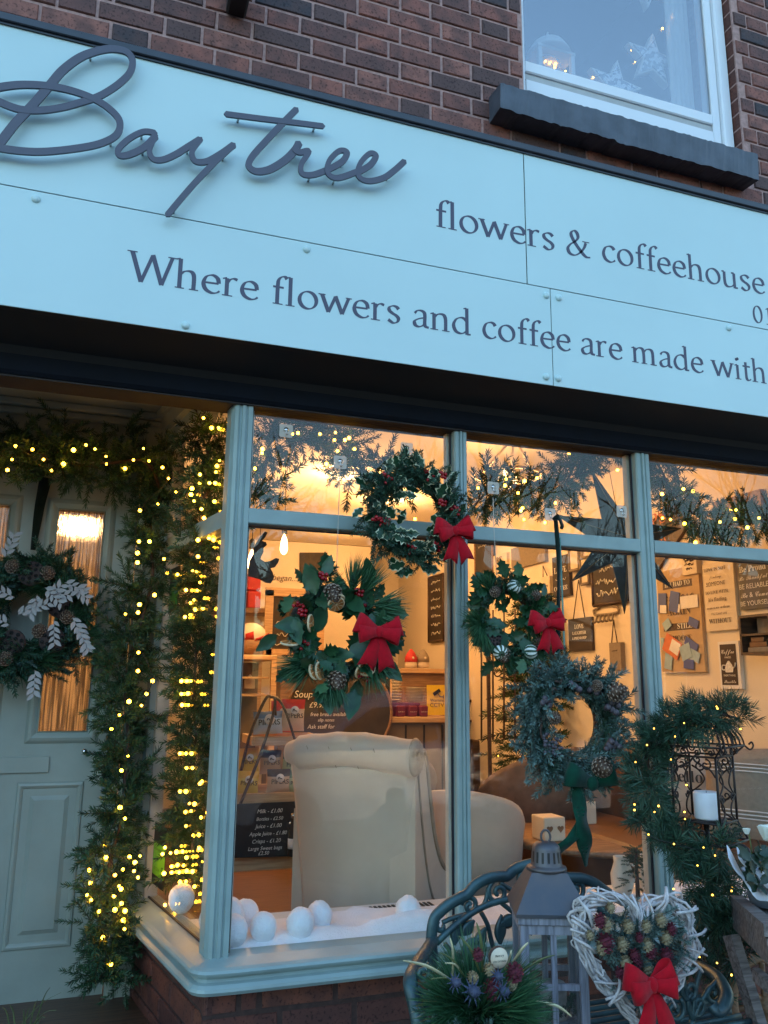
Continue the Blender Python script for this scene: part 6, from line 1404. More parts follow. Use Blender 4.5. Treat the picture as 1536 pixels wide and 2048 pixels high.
for u0, v0, u1, v1, m_, a in ((.02, .22, .22, .42, 'blue_card', .1), (.06, .34, .22, .42, 'plain_white', .1), (.30, .22, .52, .42, 'blue_card', .25), (.36, .34, .54, .42, 'plain_white', .25), (.56, .28, .96, .40, 'plain_white', .0), (.60, .30, .70, .38, 'ltblue_card', 0), (.12, .49, .30, .58, 'ltblue_card', -.5), (.72, .50, .94, .58, 'blue_card', .4), (.10, .66, .5, .84, 'orange_card', .5), (.26, .70, .48, .82, 'plain_white', .5), (.02, .66, .1, .78, 'ltblue_card', .05), (.5, .74, .74, .88, 'ltblue_card', -.3), (.60, .70, .9, .78, 'blue_card', .5), (.70, .80, .92, .90, 'ltblue_card', .4), (.10, .82, .28, .97, 'ltblue_card', .2), (.55, .88, .78, .97, 'blue_card', .1)): patch(u0, v0, u1, v1, M[m_], 'leaflet', a, .006+U(0, .004))
q = rect((1435, 1284), (1484, 1378)); e, n = board('coffee_picture', 'white framed dark print saying coffee makes everything possible', q, .02, M['plain_white'], 'picture', GWS)
tl, tr, br, bl = q; xd, yd = tr-tl, bl-tl; patch(.10, .06, .86, .92, pm('coffee_print', (.035, .02, .017), .6, var=.3, vs=80), 'print', 0, .002)
btext(e, q, n, [('Coffee', .48, .26, .62, 'script'), ('MAKES', .48, .36, .3), ('EVERYTHING', .5, .74, .56), ('Possible', .5, .88, .56, 'script')], M['chalk_white'])
cc = tl+xd*.5+yd*.55+n*.0045; X_, Y_ = xd.normalized(), -yd.normalized(); s_ = xd.length*.17
pot = [(-1, -1), (1, -1), (1.2, -.4), (.9, .5), (.45, 1), (.2, 1.3), (-.2, 1.3), (-.45, 1), (-.9, .5), (-1.2, -.4)]
mb = MB(); mb.add([cc+X_*(a*s_)+Y_*(b*s_) for a, b in pot], [tuple(range(len(pot)))]); mb.tube([cc+X_*(a*s_)+Y_*(b*s_) for a, b in ((1.1, -.2), (1.7, .2), (1.9, .9))], s_*.14, 5); mb.tube(cr([cc+X_*(a*s_)+Y_*(b*s_) for a, b in ((-1, .4), (-1.8, .4), (-1.9, -.4), (-1.1, -.5))], 4), s_*.12, 5); mb.build('pot_motif', M['chalk_white'], e)
# box shelf with books
a, b = atx(1476, 1232, XS-.16), atx(1545, 1308, XS-.16); bs_ = empty('box_shelf', (XS, a.y, b.z), 'dark open box shelf holding books on the right wall', 'shelf')
mb = MB(); mb.box(XS-.16, XS, b.y, a.y, a.z-.012, a.z); mb.box(XS-.16, XS, b.y, a.y, b.z, b.z+.012); mb.box(XS-.16, XS, a.y-.012, a.y, b.z+.012, a.z-.012); mb.box(XS-.16, XS, b.y, b.y+.012, b.z+.012, a.z-.012); mb.box(XS-.16, XS, b.y, a.y, (a.z+b.z)/2-.005, (a.z+b.z)/2+.005); mb.box(XS-.008, XS-.001, b.y, a.y, b.z+.012, a.z-.012); mb.build('box', M['dark_wood'], bs_)
for i, (m_, lab) in enumerate((('cushion_tan', 'tan book at the bottom of the pile in the box shelf'), ('leather', 'brown book in the middle of the pile in the box shelf'), ('leather', 'brown book on top of the pile in the box shelf'))):
    z_ = b.z+.0125+.024*i; tag(MB().box(XS-.145, XS-.03, b.y+.03+.015*i, a.y-.03-.012*i, z_, z_+.0235, bev=.002).build('book', M[m_]), lab, 'book', 'books in the box shelf')
tag(MB().box(XS-.10, XS-.085, b.y+.04, b.y+.14, (a.z+b.z)/2+.006, (a.z+b.z)/2+.085).build('small_plaque', M['cushion_tan']), 'small tan plaque standing in the box shelf', 'plaque')
# other small signs further along
def simple(nm, lab, pa, pb, mat, lines, mt='chalk_white', cat='sign', frame_=None, cord=None):
    global e, n
    q = rect(pa, pb); e, n = board(nm, lab, q, .014, M[mat] if isinstance(mat, str) else mat, cat, GWS)
    wl = [l for l in lines if l[0] != '~']; btext(e, q, n, wl, M[mt], 'serif')
    sl_ = [l[1:5] for l in lines if l[0] == '~']
    if sl_: scribble(e, q, n, sl_, M[mt], len(lab), 'worn_lettering')
    if frame_:
        tl, tr, br, bl = q; mb = MB()
        for a, b in ((tl, tr), (tr, br), (br, bl), (bl, tl)): mb.tube([a, b], .011, 4)
        mb.build('frame', M[frame_], e)
    if cord: MB().tube([q[0].lerp(q[1], .25), atx(*cord, XS-.012), q[0].lerp(q[1], .75)], .004, 5).build('cord', M['dark_wood'], e)
simple('slate_sign', 'dark slate sign reading love laughter and friendship hung on a cord', (1136, 1239), (1184, 1300), 'chalk_brown', [('LOVE', .5, .32, .4), ('LAUGHTER', .5, .50, .6), ('& FRIENDSHIP', .5, .65, .62)], cord=(1157, 1160))
simple('quote_sign', 'dark framed print half hidden behind the tin star', (1183, 1125), (1252, 1202), 'chalk_brown', [('~', .5, .22, .5, .12), ('~', .5, .50, .75, .16), ('~', .5, .75, .75, .16)], frame_='dark_wood')
simple('quote_sign', 'tall dark sign with love more coffee lettering behind the green ribbon', (1104, 1116), (1140, 1190), 'chalk_brown', [('LOVE', .5, .42, .75), ('~', .5, .58, .6, .06), ('COFFEE', .5, .85, .8)])
simple('quote_sign', 'small cream plaque above the lime wreath', (985, 1113), (1014, 1150), 'board_cream', [('BE', .5, .4, .4)], 'dark_wood')
simple('plank_sign', 'pale plank sign hanging high above the lime wreath', (1022, 1098), (1090, 1122), 'cushion_tan', [], 'dark_wood')
simple('menu_board', 'wood framed specials board high beside the middle post', (950, 1080), (986, 1160), 'chalk_brown', [('~', .5, .2, .6, .05)], frame_='mid_wood')
simple('small_picture', 'small pale framed picture, upper of two behind the star', (1138, 1100), (1158, 1138), 'board_cream', [], cat='picture', frame_='cushion_tan')
simple('small_picture', 'small pale framed picture, lower of two behind the star', (1160, 1118), (1178, 1166), 'board_cream', [], cat='picture', frame_='cushion_tan')
simple('slate_sign', 'pale hanging tag sign on a cord beside the tin star', (1218, 1286), (1243, 1340), 'cushion_tan', [('~', .5, .3, .5, .06)], 'dark_wood', cord=(1227, 1240))
simple('quote_sign', 'small cream tag hanging by a cord beside the lime wreath', (1082, 1155), (1100, 1186), 'board_cream', [('~', .5, .55, .6, .12)], 'dark_wood', cord=(1086, 1132))
simple('menu_board', 'narrow dark framed menu on the far part of the right wall', (857, 1156), (887, 1280), 'chalk_brown', [('~', .5, .1+.13*k, .6, .05) for k in range(7)], frame_='dark_wood')
simple('cup_picture', 'cream board with a lettered cup drawing at the top of the right wall', (1362, 1108), (1394, 1146), 'board_cream', [('~', .5, .35, .7, .2), ('~', .5, .55, .6, .16), ('~', .5, .74, .4, .14)], 'dark_wood', cat='picture')
# plank on the upper wall
simple('plank_sign', 'dark wooden plank with coat pegs high on the right wall', (1422, 1012), (1512, 985), 'mid_wood', []) if False else None
q = [atx(1425, 1005, XS-.02), atx(1518, 960, XS-.02), atx(1522, 995, XS-.02), atx(1428, 1038, XS-.02)]
zt_, zb2 = q[0].z, q[3].z; q = [Vector((XS-.02, q[0].y, zt_)), Vector((XS-.02, q[1].y, zt_)), Vector((XS-.02, q[1].y, zb2)), Vector((XS-.02, q[0].y, zb2))]
e, n = board('peg_rail', 'dark wooden peg rail high on the right wall', q, .02, M['mid_wood'], 'rail')
for u in (.15, .45, .8): p = q[3].lerp(q[2], u); MB().tube(cr([p+Vector((-.0, 0, .04)), p+Vector((-.03, 0, .0)), p+Vector((-.035, 0, -.06)), p+Vector((-.06, 0, -.07)), p+Vector((-.07, 0, -.03))], 4), .008, 6).build('peg', M['plain_black'], e)
# big diagonal 'hot' sign behind the right hand garland
a = atx(1318, 1095, XS-.02); e, n = board('diagonal_sign', 'dark diagonal board with orange letters behind the right post', [atx(1283, 1058, XS-.02), atx(1345, 1005, XS-.02), atx(1378, 1045, XS-.02), atx(1300, 1160, XS-.02)], .015, M['dark_wood'], 'sign')
text('PS', pm('orange_letters', (.45, .14, .04), .6), e, atx(1318, 1050, XS-.03), Vector((0, -1, .25)), Vector((0, .25, 1)), w=.14, sty='serif')
text('HOT', pm('orange_letters2', (.45, .14, .04), .6), e, atx(1320, 1090, XS-.03), Vector((0, -1, .25)), Vector((0, .25, 1)), w=.14, sty='serif')
# coat hooks: white scroll rack
p = atx(1211, 1228, XS-.01); e = empty('coat_hooks', p, 'scrolled iron hook rack on the right wall under the tin star', 'hooks'); mb = MB()
s_ = .10; mb.tube(cr([p+Vector((0, s_*a, s_*b)) for a, b in ((1.2, 0), (1.3, .35), (.8, .45), (.4, .8), (0, 1), (-.4, .8), (-.8, .45), (-1.3, .35), (-1.2, 0), (1.2, 0))], 6), .008, 6)
for u in (-.9, -.45, 0, .45, .9): mb.tube(cr([p+Vector((0, s_*u, 0)), p+Vector((-.02, s_*u, -.05)), p+Vector((-.04, s_*u, -.04))], 4), .007, 5)
mb.build('rack', M['cushion_tan'], e)

# ---------------- seating area
def cushion(nm, lab, c, w_, h_, th, mat, rz, rx, grp):
    e = empty(nm, c, lab, 'cushion', grp, rz=rz, rx=rx); mb = MB(); n_ = 12; vs = []
    for s in (-1, 1):
        for i in range(n_+1):
            for j in range(n_+1):
                u, v = i/n_*2-1, j/n_*2-1; pf = ((1-u*u)*(1-v*v))**.45; k = 1-.07*(1-abs(u))*0-.06*(1-(u*u))*0
                vs.append(Vector((u*w_/2*(1-.08*(1-v*v)), s*th*pf, v*h_/2*(1-.08*(1-u*u)))))
    m_ = (n_+1)**2; f = [(i*(n_+1)+j, (i+1)*(n_+1)+j, (i+1)*(n_+1)+j+1, i*(n_+1)+j+1) for i in range(n_) for j in range(n_)]
    mb.add(vs, f+[tuple(m_+q for q in g_[::-1]) for g_ in f], 0, True); mb.build('cover', mat, e, world=False); return e
sf_ = empty('sofa', (2.7, 4.1, ZF), 'brown leather sofa against the right wall', 'sofa')
a = atx(1415, 1505, 2.86); mb = MB(); mb.box(2.74, 3.06, 2.95, 4.25, ZF+.30, a.z, bev=.05); mb.build('back', M['leather'], sf_)
mb = MB(); mb.box(2.25, 2.74, 2.95, 4.25, ZF+.05, ZF+.42, bev=.04); mb.build('seat', M['leather'], sf_)
mb = MB(); mb.box(2.25, 3.0, 4.25, 4.42, ZF+.05, ZF+.62, bev=.05); mb.build('arm', M['leather'], sf_)
p = at(1375, 1560, 3.35); e = cushion('cushion', 'white cushion printed hello on the sofa', p, .36, .36, .07, M['cushion_white'], rad(-52), 0, 'sofa cushions'); 
text('Hello', M['plain_black'], None, p+Vector((-.065, -.055, -.0)), Vector((math.cos(rad(-52)), math.sin(rad(-52)), 0)), ZV, w=.17, sty='serif', name='cushion_print'); o = bpy.data.objects['cushion_print']; o.parent = e; o.matrix_parent_inverse = Matrix.LocRotScale(e.location, e.rotation_euler, None).inverted()
p = at(1492, 1585, 2.92); e = cushion('cushion', 'tan striped cushion leaning on the sofa back', p, .36, .40, .07, M['cushion_tan'], rad(-58), rad(-12), 'sofa cushions')
mb = MB()
for v in (-.11, -.095, -.08, .08, .095, .11):
    mb.tube([Vector((u*.165, -.072*((1-(u*.92)**2)*(1-(v/.2)**2))**.45-.001, v)) for u in np.linspace(-1, 1, 12)], .0028, 4)
mb.build('stripes', M['plain_white'], e, world=False)
# round table and chairs near the glass
tb = empty('round_table', at(1195, 1700, 3.55), 'large round wooden cafe table behind the glass', 'table'); c = at(1185, 1665, 3.6); zt2 = c.z
MB().lathe([(.46, -.03), (.48, -.02), (.48, -.006), (.47, 0), (.001, .001)], 40, c).build('top', M['mid_wood'], tb); MB().lathe([(.26, ZF-zt2), (.24, ZF-zt2+.03), (.05, ZF-zt2+.08), (.045, -.10), (.12, -.03)], 20, c).build('pedestal', M['dark_wood'], tb)
q = [at(1075, 1590, 3.5), at(1118, 1590, 3.5), at(1118, 1630, 3.5), at(1073, 1630, 3.5)]
p = at(1096, 1632, 3.5); p.z = zt2; e = empty('heart_holder', p, 'cream candle box with cut out hearts on the round table', 'holder'); MB().box(p.x-.055, p.x+.055, 3.44, 3.56, zt2+.001, zt2+.105, bev=.004).build('box', M['board_cream'], e)
for dx in (-.028, .028):
    hp_ = [(math.sin(t)**3*.016, (13*math.cos(t)-5*math.cos(2*t)-2*math.cos(3*t)-math.cos(4*t))/16*.017) for t in np.linspace(0, 2*math.pi, 25)[:-1]]
    MB().prism(hp_, lambda u, v, k: Vector((p.x+dx+u, 3.437+.002*k, zt2+.055+v))).build('heart', M['mid_wood'], e)
p = at(1180, 1630, 3.75); p.z = zt2; tag(MB().box(p.x-.03, p.x+.03, 3.74, 3.755, zt2+.001, zt2+.12).build('menu_card', M['board_cream']), 'upright cream menu card on the round table', 'card')
def tub_chair(c, rz, lab, mat):
    e = empty('tub_chair', c, lab, 'chair', 'cafe chairs round the table', rz=rz); mb = MB(); vs = []; n_ = 20
    for i in range(n_+1):
        a = rad(-110+220*i/n_); top = .78-.22*(abs(i/n_-.5)*2)**2
        for r, z in ((.30, .30), (.32, .55), (.33, top-.03), (.32, top), (.28, top), (.26, top-.03), (.25, .42), (.25, .32)): vs.append(Vector((r*math.sin(a), -r*math.cos(a), z)))
    mb.add(vs, [(i*8+j, i*8+(j+1) % 8, (i+1)*8+(j+1) % 8, (i+1)*8+j) for i in range(n_) for j in range(8)]+[tuple(range(8)), tuple(n_*8+j for j in range(8))[::-1]], 0, True); mb.build('shell', mat, e, world=False)
    mb = MB(); mb.lathe([(.26, .30), (.28, .33), (.27, .44), (.24, .46), (.001, .465)], 24, (0, .03, 0)); mb.build('seat', mat, e, world=False)
    for sx in (-1, 1):
        for sy in (-1, 1): MB().tube([(sx*.17, sy*.17, .32), (sx*.20, sy*.20, 0)], .015, 8).build('leg', M['dark_wood'], e, world=False)
tub_chair((1.60, 3.60, ZF-.12), rad(-24), 'low cream tub chair between the armchair and the round table', M['cream_fabric']); tub_chair((2.35, 4.2, ZF), rad(20), 'brown tub chair behind the round table', pm('brown_tweed', (.17, .115, .08), .9, var=.15))
tub_chair((1.55, 4.5, ZF), rad(-30), 'taupe tub chair further inside the shop', pm('taupe', (.20, .15, .11), .9, var=.1))
# cream bench arm roll
p = at(1275, 1640, 4.1); e = empty('day_bed', (p.x, p.y, ZF), 'cream ribbed day bed roll near the sofa', 'sofa'); mb = MB(); P = []; Rr = []
for i in range(31): t = i/30; P.append(Vector((p.x-.12+.5*t, p.y-.1-.25*t, p.z-.03))); Rr.append(.075+.008*abs(math.sin(t*14)))
mb.tube(P, Rr, 16); mb.build('bolster', M['cream_fabric'], e); MB().box(p.x-.1, p.x+.5, p.y-.1, p.y+.6, ZF+.05, p.z-.09, bev=.03).build('base', M['cream_fabric'], e)
# dark dresser and christmas tree at the back right
ds = empty('dresser', at(1000, 1560, 6.4), 'dark wooden dresser with shelves far inside', 'dresser'); xa, xb = at(985, 1400, 6.4).x, at(1130, 1400, 6.4).x; xb = min(xb, XR-.05); zz = at(1000, 1480, 6.4).z
MB().box(xa, xb, 6.4, 6.8, ZF, zz, bev=.01).build('cupboard', M['dark_wood'], ds); mb = MB()
for f in (1400, 1440): z_ = at(1000, f, 6.5).z; mb.box(xa+.03, xb-.03, 6.55, 6.8, z_-.02, z_)
mb.box(xa, xa+.03, 6.55, 6.8, zz+.001, at(1000, 1385, 6.5).z); mb.box(xb-.03, xb, 6.55, 6.8, zz+.001, at(1000, 1385, 6.5).z); mb.build('plate_rack', M['dark_wood'], ds)
random.seed(5)
def fir_tree(c, h, r, lab, n_, temps, mat, bulbs=0, nm='fir_tree', sc=1.0):
    e = empty(nm, c, lab, 'tree'); pl = []
    for i in range(n_):
        t = random.random()**.8; a = U(0, 6.28); rr = r*(1-t)*U(.55, 1.0); pl.append((Vector((rr*math.cos(a), rr*math.sin(a), h*(.1+.9*t))), Vector((math.cos(a), math.sin(a), U(-.35, .35))), sc*U(.8, 1.3), U(.1, .8), random.randrange(len(temps))))
    scat('crown', pl, temps, mat, e); MB().tube([(0, 0, 0), (0, 0, h)], [.02*sc, .005], 6).build('trunk', M['twig'], e, world=False)
    if bulbs:
        f = empty('fairy_lights', c, 'tiny lights on the '+lab, 'fairy lights'); P = []
        for i in range(bulbs): t = (i+.5)/bulbs; a = i*2.4; rr = r*(1-t)*1.02; P.append(Vector((rr*math.cos(a), rr*math.sin(a), h*(.1+.9*t)))); mobj('bulb', BULB3, f, loc=P[-1], scale=1.6)
        MB().tube(P, .0015, 4).build('wire', M['wire'], f, world=False)
fir_tree(Vector((at(1085, 1500, 5.2).x, 5.2, ZF)), 1.75, .42, 'lit christmas tree far inside behind the spruce wreath', 420, T_PVC, M['fol_pvc'], 34, sc=1.7)
p = at(1278, 1830, 2.66); fir_tree(Vector((p.x, 2.66, ZS+.01)), .17, .055, 'miniature fir tree on the window ledge beside the right post', 90, T_FIR, M['fol_fir'], 0, 'miniature_tree', .42)
# white jugs on the ledge
for (px, py, lab) in ((1246, 1790, 'white ceramic jug on the ledge behind the wicker heart'), (1300, 1800, 'white ceramic jug beside the miniature tree')):
    p = at(px, py, 2.74); p.z = ZS+.01; e = empty('white_jug', p, lab, 'jug', 'jugs on the ledge'); MB().lathe([(.03, 0), (.04, .03), (.042, .07), (.028, .11), (.03, .13), (.026, .13), (.024, .11), (.001, .02)], 18, p).build('body', M['china'], e); MB().tube(cr([p+Vector((.035, 0, .10)), p+Vector((.06, 0, .09)), p+Vector((.055, 0, .05)), p+Vector((.038, 0, .035))], 5), .005, 6).build('handle', M['china'], e)
# iron wall panel with scrolls behind the lime wreath
e = empty('iron_panel', at(1010, 1330, 4.6), 'slim scrolled iron screen behind the lime wreath', 'screen'); mb = MB()
for px in (963, 986, 1008, 1030): mb.tube([at(px, 1480, 4.6), at(px, 1220, 4.6)], .006, 5)
for px, sg_2 in ((1008, 1), (1008, -1)): mb.tube([at(px, 1345, 4.6)+Vector((sg_2*(.05+.05*math.cos(t)*(1-t/9)), 0, .05*math.sin(t)*(1-t/9))) for t in np.linspace(3.14, 9.5, 20)], .005, 5)
mb.build('scrolls', M['dark_wood'], e); mb = MB()
for px in (955, 1040): mb.box(at(px, 1, 4.6).x-.01, at(px, 1, 4.6).x+.01, 4.595, 4.61, ZF, at(px, 1230, 4.6).z)
mb.build('uprights', M['dark_wood'], e)

# ------------------------------------------------------------------ things standing outside the window
random.seed(91)
def spiral(c, r0, turns, a0, y, cw=1, n=26, r1=.12):
    return [Vector((c.x+r0*(1-(1-r1)*t)*math.cos(a0+cw*turns*2*math.pi*t), y, c.z+r0*(1-(1-r1)*t)*math.sin(a0+cw*turns*2*math.pi*t))) for t in np.linspace(0, 1, n)]
# --- cast iron bench
YBn = 2.20
bn = empty('garden_bench', (1.27, 2.0, GZ), 'verdigris cast iron garden bench with arched scrolled back', 'bench')
topx = [(867, 1935), (864, 1900), (863, 1869), (869, 1837), (883, 1821), (899, 1808), (922, 1795), (934, 1789), (951, 1770), (977, 1756), (1003, 1752), (1014, 1752), (1029, 1739), (1049, 1731), (1075, 1727), (1098, 1731), (1116, 1742), (1131, 1754), (1162, 1756), (1187, 1765), (1209, 1781), (1225, 1792), (1240, 1798), (1272, 1815), (1310, 1845), (1330, 1885), (1336, 1940), (1336, 2000)]
P = cr([at(a, b, YBn) for a, b in topx], 5); MB().tube(P, .0155, 10, flat=.8).build('top_rail', M['iron_green'], bn)
lowx = [(872, 1886), (900, 1860), (940, 1828), (985, 1806), (1045, 1793), (1090, 1790), (1140, 1797), (1190, 1815), (1240, 1840), (1290, 1872), (1328, 1905)]
P = cr([at(a, b, YBn-.004) for a, b in lowx], 5); MB().tube(P, .0095, 8).build('lower_rail', M['iron_green'], bn)
mb = MB()
for (px, py, r, t, a0, cw) in ((940, 1812, .026, 1.35, 3.0, -1), (997, 1785, .034, 1.4, 1.9, 1), (1050, 1759, .024, 1.3, 1.2, 1), (1152, 1783, .030, 1.4, 1.3, -1), (1205, 1812, .026, 1.3, .6, -1), (884, 1853, .018, .7, 2.2, 1), (1110, 1765, .022, 1.2, 2.2, -1), (1262, 1845, .024, 1.3, .3, -1)):
    MB().tube(spiral(at(px, py, YBn), r, t, a0, YBn+.002, cw), .0072, 7).build('scroll', M['iron_green'], bn)
mb = MB()
for pts in (((885, 1845), (905, 1836), (938, 1827)), ((962, 1818), (972, 1800), (976, 1775)), ((1000, 1765), (1030, 1783), (1052, 1788)), ((1128, 1790), (1135, 1770), (1165, 1766)), ((1190, 1812), (1180, 1790)), ((962, 1825), (975, 1850), (985, 1890), (1000, 1920)), ((1003, 1806), (1030, 1828)), ((890, 1888), (905, 1905), (925, 1915)), ((1180, 1815), (1160, 1850)), ((1250, 1850), (1235, 1890), (1215, 1930))):
    MB().tube(cr([at(a, b, YBn+.004) for a, b in pts], 5), .0068, 7).build('back_bar', M['iron_green'], bn)
def ironleaf(px, py, L, ang, W=.02):
    c = at(px, py, YBn-.004); d = Vector((math.sin(ang), 0, math.cos(ang))); s = Vector((d.z, 0, -d.x)); mb = MB(); vs = []; n = 8
    for i in range(n+1):
        t = i/n; w_ = W*math.sin(math.pi*(.06+.9*t))*(1.1-.3*t); q = c+d*(L*t); vs += [q-s*w_+YV*.002, q-s*w_*.5-YV*.006, q-YV*.002, q+s*w_*.5-YV*.006, q+s*w_+YV*.002, q+YV*.008]
    fs = [(i*6+j, i*6+(j+1) % 6, (i+1)*6+(j+1) % 6, (i+1)*6+j) for i in range(n) for j in range(6)]; mb.add(vs, fs, 0, True); return mb.build('iron_leaf', M['iron_green'], bn)
for a in ((908, 1890, .07, .25), (953, 1898, .06, .5), (1000, 1888, .075, .08), (1000, 1850, .06, 1.3), (925, 1870, .05, .8), (1180, 1880, .07, -.3), (1222, 1900, .07, -.5), (1150, 1900, .06, .3), (1270, 1920, .06, -.4), (1060, 1870, .07, .3), (1100, 1880, .07, -.2)): ironleaf(*a)
# cast rose
c = at(948, 1905, YBn-.01); mb = MB()
for k in range(4): mb.tube(spiral(c+Vector((0, 0, 0)), .034-.007*k, .95, k*1.3, YBn-.006-.006*k, 1, 18, .8), .006, 6)
mb.ball(c+Vector((0, -.02, 0)), .011, 8, 6); mb.build('cast_rose', M['iron_green'], bn)
# arms
for nm, pts, ys in (('arm', ((866, 1880), (850, 1905), (836, 1925), (823, 1948), (821, 1970), (829, 2005), (836, 2040), (842, 2100)), (2.2, 2.12, 2.06, 2.0, 1.97, 1.95, 1.93, 1.92)), ('arm', ((1332, 1905), (1370, 1922), (1405, 1935), (1435, 1955), (1452, 1985), (1448, 2010), (1435, 2022), (1424, 2010)), (2.2, 2.1, 2.0, 1.92, 1.86, 1.84, 1.84, 1.85))):
    MB().tube(cr([at(a, b, y) for (a, b), y in zip(pts, ys)], 6), .0135, 8, flat=1.3).build(nm, M['iron_green'], bn)
MB().tube(spiral(at(846, 1945, 1.98), .02, 1.1, 1.0, 1.98, -1), .0065, 6).build('arm_scroll', M['iron_green'], bn); MB().tube(cr([at(a, b, 1.96) for a, b in ((834, 1975), (848, 1990), (852, 2020), (842, 2045))], 5), .008, 6).build('arm_brace', M['iron_green'], bn)
for (px, py, r, a0, cw) in ((1425, 1985, .03, .8, -1), (1395, 2010, .035, 2.0, 1), (1350, 2020, .03, 1.0, -1), (1380, 1980, .028, 2.5, 1)): MB().tube(spiral(at(px, py, 1.9), r, 1.3, a0, 1.9, cw), .0068, 7).build('arm_scroll', M['iron_green'], bn)
for pts in (((1436, 1960), (1410, 1990), (1385, 2040)), ((1400, 1940), (1390, 1985), (1385, 2040)), ((1360, 1930), (1372, 1985), (1385, 2040)), ((1385, 2040), (1370, 2080))): MB().tube(cr([at(a, b, 1.9) for a, b in pts], 5), .0068, 6).build('arm_brace', M['iron_green'], bn)
# seat of scrolled cast bars, front curve, legs
ZSEAT = at(1100, 2078, 1.95).z
for i in range(11):
    y = 1.80+.036*i; MB().tube(cr([Vector((.86+.03*(10-i)*.0, y, ZSEAT-.012)), Vector((1.27, y-.015, ZSEAT-.014)), Vector((1.70, y, ZSEAT-.012))], 6), .010, 6, flat=.6).build('seat_bar', M['iron_green'], bn)
mb = MB()
for i in range(9): mb.tube(spiral(Vector((.92+.09*i, 0, ZSEAT-.05)), .032, 1.2, 1.5, 1.79, 1 if i % 2 else -1), .006, 6)
mb.tube([(.86, 1.79, ZSEAT-.012), (1.70, 1.79, ZSEAT-.012)], .010, 6); mb.build('seat_apron', M['iron_green'], bn)
for x in (.87, 1.69):
    for y in (1.82, 2.18): MB().tube(cr([Vector((x, y, ZSEAT)), Vector((x+(.02 if x > 1 else -.02), y, (ZSEAT+GZ)/2)), Vector((x+(.05 if x > 1 else -.05), y, GZ+.01))], 5), .015, 8).build('leg', M['iron_green'], bn)

# --- lantern on the bench
c = Vector((at(1103, 2070, 1.97).x, 1.97, ZSEAT)); ln = empty('lantern', c, 'weathered grey wood lantern with zinc roof standing on the bench', 'lantern', rz=rad(-21))
s, H = .071, .272
for sx in (-1, 1):
    for sy in (-1, 1): MB().box(sx*s-.0105, sx*s+.0105, sy*s-.0105, sy*s+.0105, .03, H, bev=.002).build('corner_post', M['lantern_wood'], ln, world=False)
MB().box(-s-.018, s+.018, -s-.018, s+.018, 0, .03, bev=.003).build('base', M['lantern_wood'], ln, world=False)
mb = MB(); mb.box(-s-.016, s+.016, -s-.016, s+.016, H, H+.018, bev=.002); mb.box(-s-.009, s+.009, -s-.009, s+.009, H-.022, H-.001); mb.build('top_frame', M['lantern_wood'], ln, world=False)
for sy, nm in ((-1, 'glazing_bar'), (1, 'glazing_bar')):
    mb = MB(); mb.box(-.007, .007, sy*s-.005, sy*s+.005, .031, H-.023); mb.box(-s+.011, -.0075, sy*s-.005, sy*s+.005, .125, .139); mb.box(.0075, s-.011, sy*s-.005, sy*s+.005, .125, .139); mb.build(nm, M['lantern_wood'], ln, world=False)
for sx in (-1, 1):
    mb = MB(); mb.box(sx*s-.005, sx*s+.005, -.007, .007, .031, H-.023); mb.build('glazing_bar', M['lantern_wood'], ln, world=False)
    MB().box(sx*s-.0022+sx*.0, sx*s-.0002, -s+.011, s-.011, .031, H-.023).build('pane', M['glass_thin'], ln, world=False)
MB().box(-s+.011, s-.011, -s-.0002+.002, -s+.0035, .031, H-.023).build('pane', M['glass_thin'], ln, world=False); MB().box(-s+.011, s-.011, s-.0035, s-.002, .031, H-.023).build('pane', M['glass_thin'], ln, world=False)
mb = MB(); R0, R1, h0, h1 = s+.021, .045, H+.018, H+.112
vs = [Vector((sx*r, sy*r, z)) for r, z in ((R0, h0), (R0, h0+.008), (R1, h1)) for sx, sy in ((-1, -1), (1, -1), (1, 1), (-1, 1))]
mb.add(vs, [(0, 3, 2, 1)]+[(i, (i+1) % 4, 4+(i+1) % 4, 4+i) for i in range(4)]+[(4+i, 4+(i+1) % 4, 8+(i+1) % 4, 8+i) for i in range(4)]+[(8, 9, 10, 11)]); mb.build('roof', M['zinc'], ln, world=False)
mb = MB(); mb.lathe([(.052, 0), (.05, .008), (.042, .010), (.040, .014), (.036, .05), (.034, .058), (.026, .066), (.001, .069)], 22, (0, 0, h1)); ck = mb.build('chimney', M['zinc'], ln, world=False)
mb = MB()
for j in range(16): a = 2*math.pi*j/16; d = Vector((math.cos(a), math.sin(a), 0)); t = Vector((-d.y, d.x, 0)); b = Vector((0, 0, h1)); mb.add([b+d*.0392-t*.003+ZV*.020, b+d*.0392+t*.003+ZV*.020, b+d*.0372+t*.003+ZV*.046, b+d*.0372-t*.003+ZV*.046], [(0, 1, 2, 3)])
mb.build('vent_slots', M['plain_black'], ck, world=False)
mb = MB(); mb.tube([Vector((.012*math.cos(t), 0, h1+.08+.016*math.sin(t))) for t in np.linspace(0, 2*math.pi, 17)[:-1]], .0032, 6, closed=True); mb.build('ring', M['zinc'], ln, world=False)
cd = empty('pillar_candle', c+Vector((.02, .02, .031)), 'cream candle with bark and moss inside the wooden lantern', 'candle'); MB().lathe([(.034, 0), (.034, .075), (.030, .08), (.022, .074), (.001, .072)], 16).build('wax', M['bark'], cd, world=False)
random.seed(4); scat('moss', [(Vector((U(-.05, .05), U(-.05, .03), .01)), Vector((U(-1, 1), U(-1, 1), 1.2)), U(.4, .7), U(0, .5), random.randrange(4)) for _ in range(50)], T_FIR, M['fol_fir'], cd)

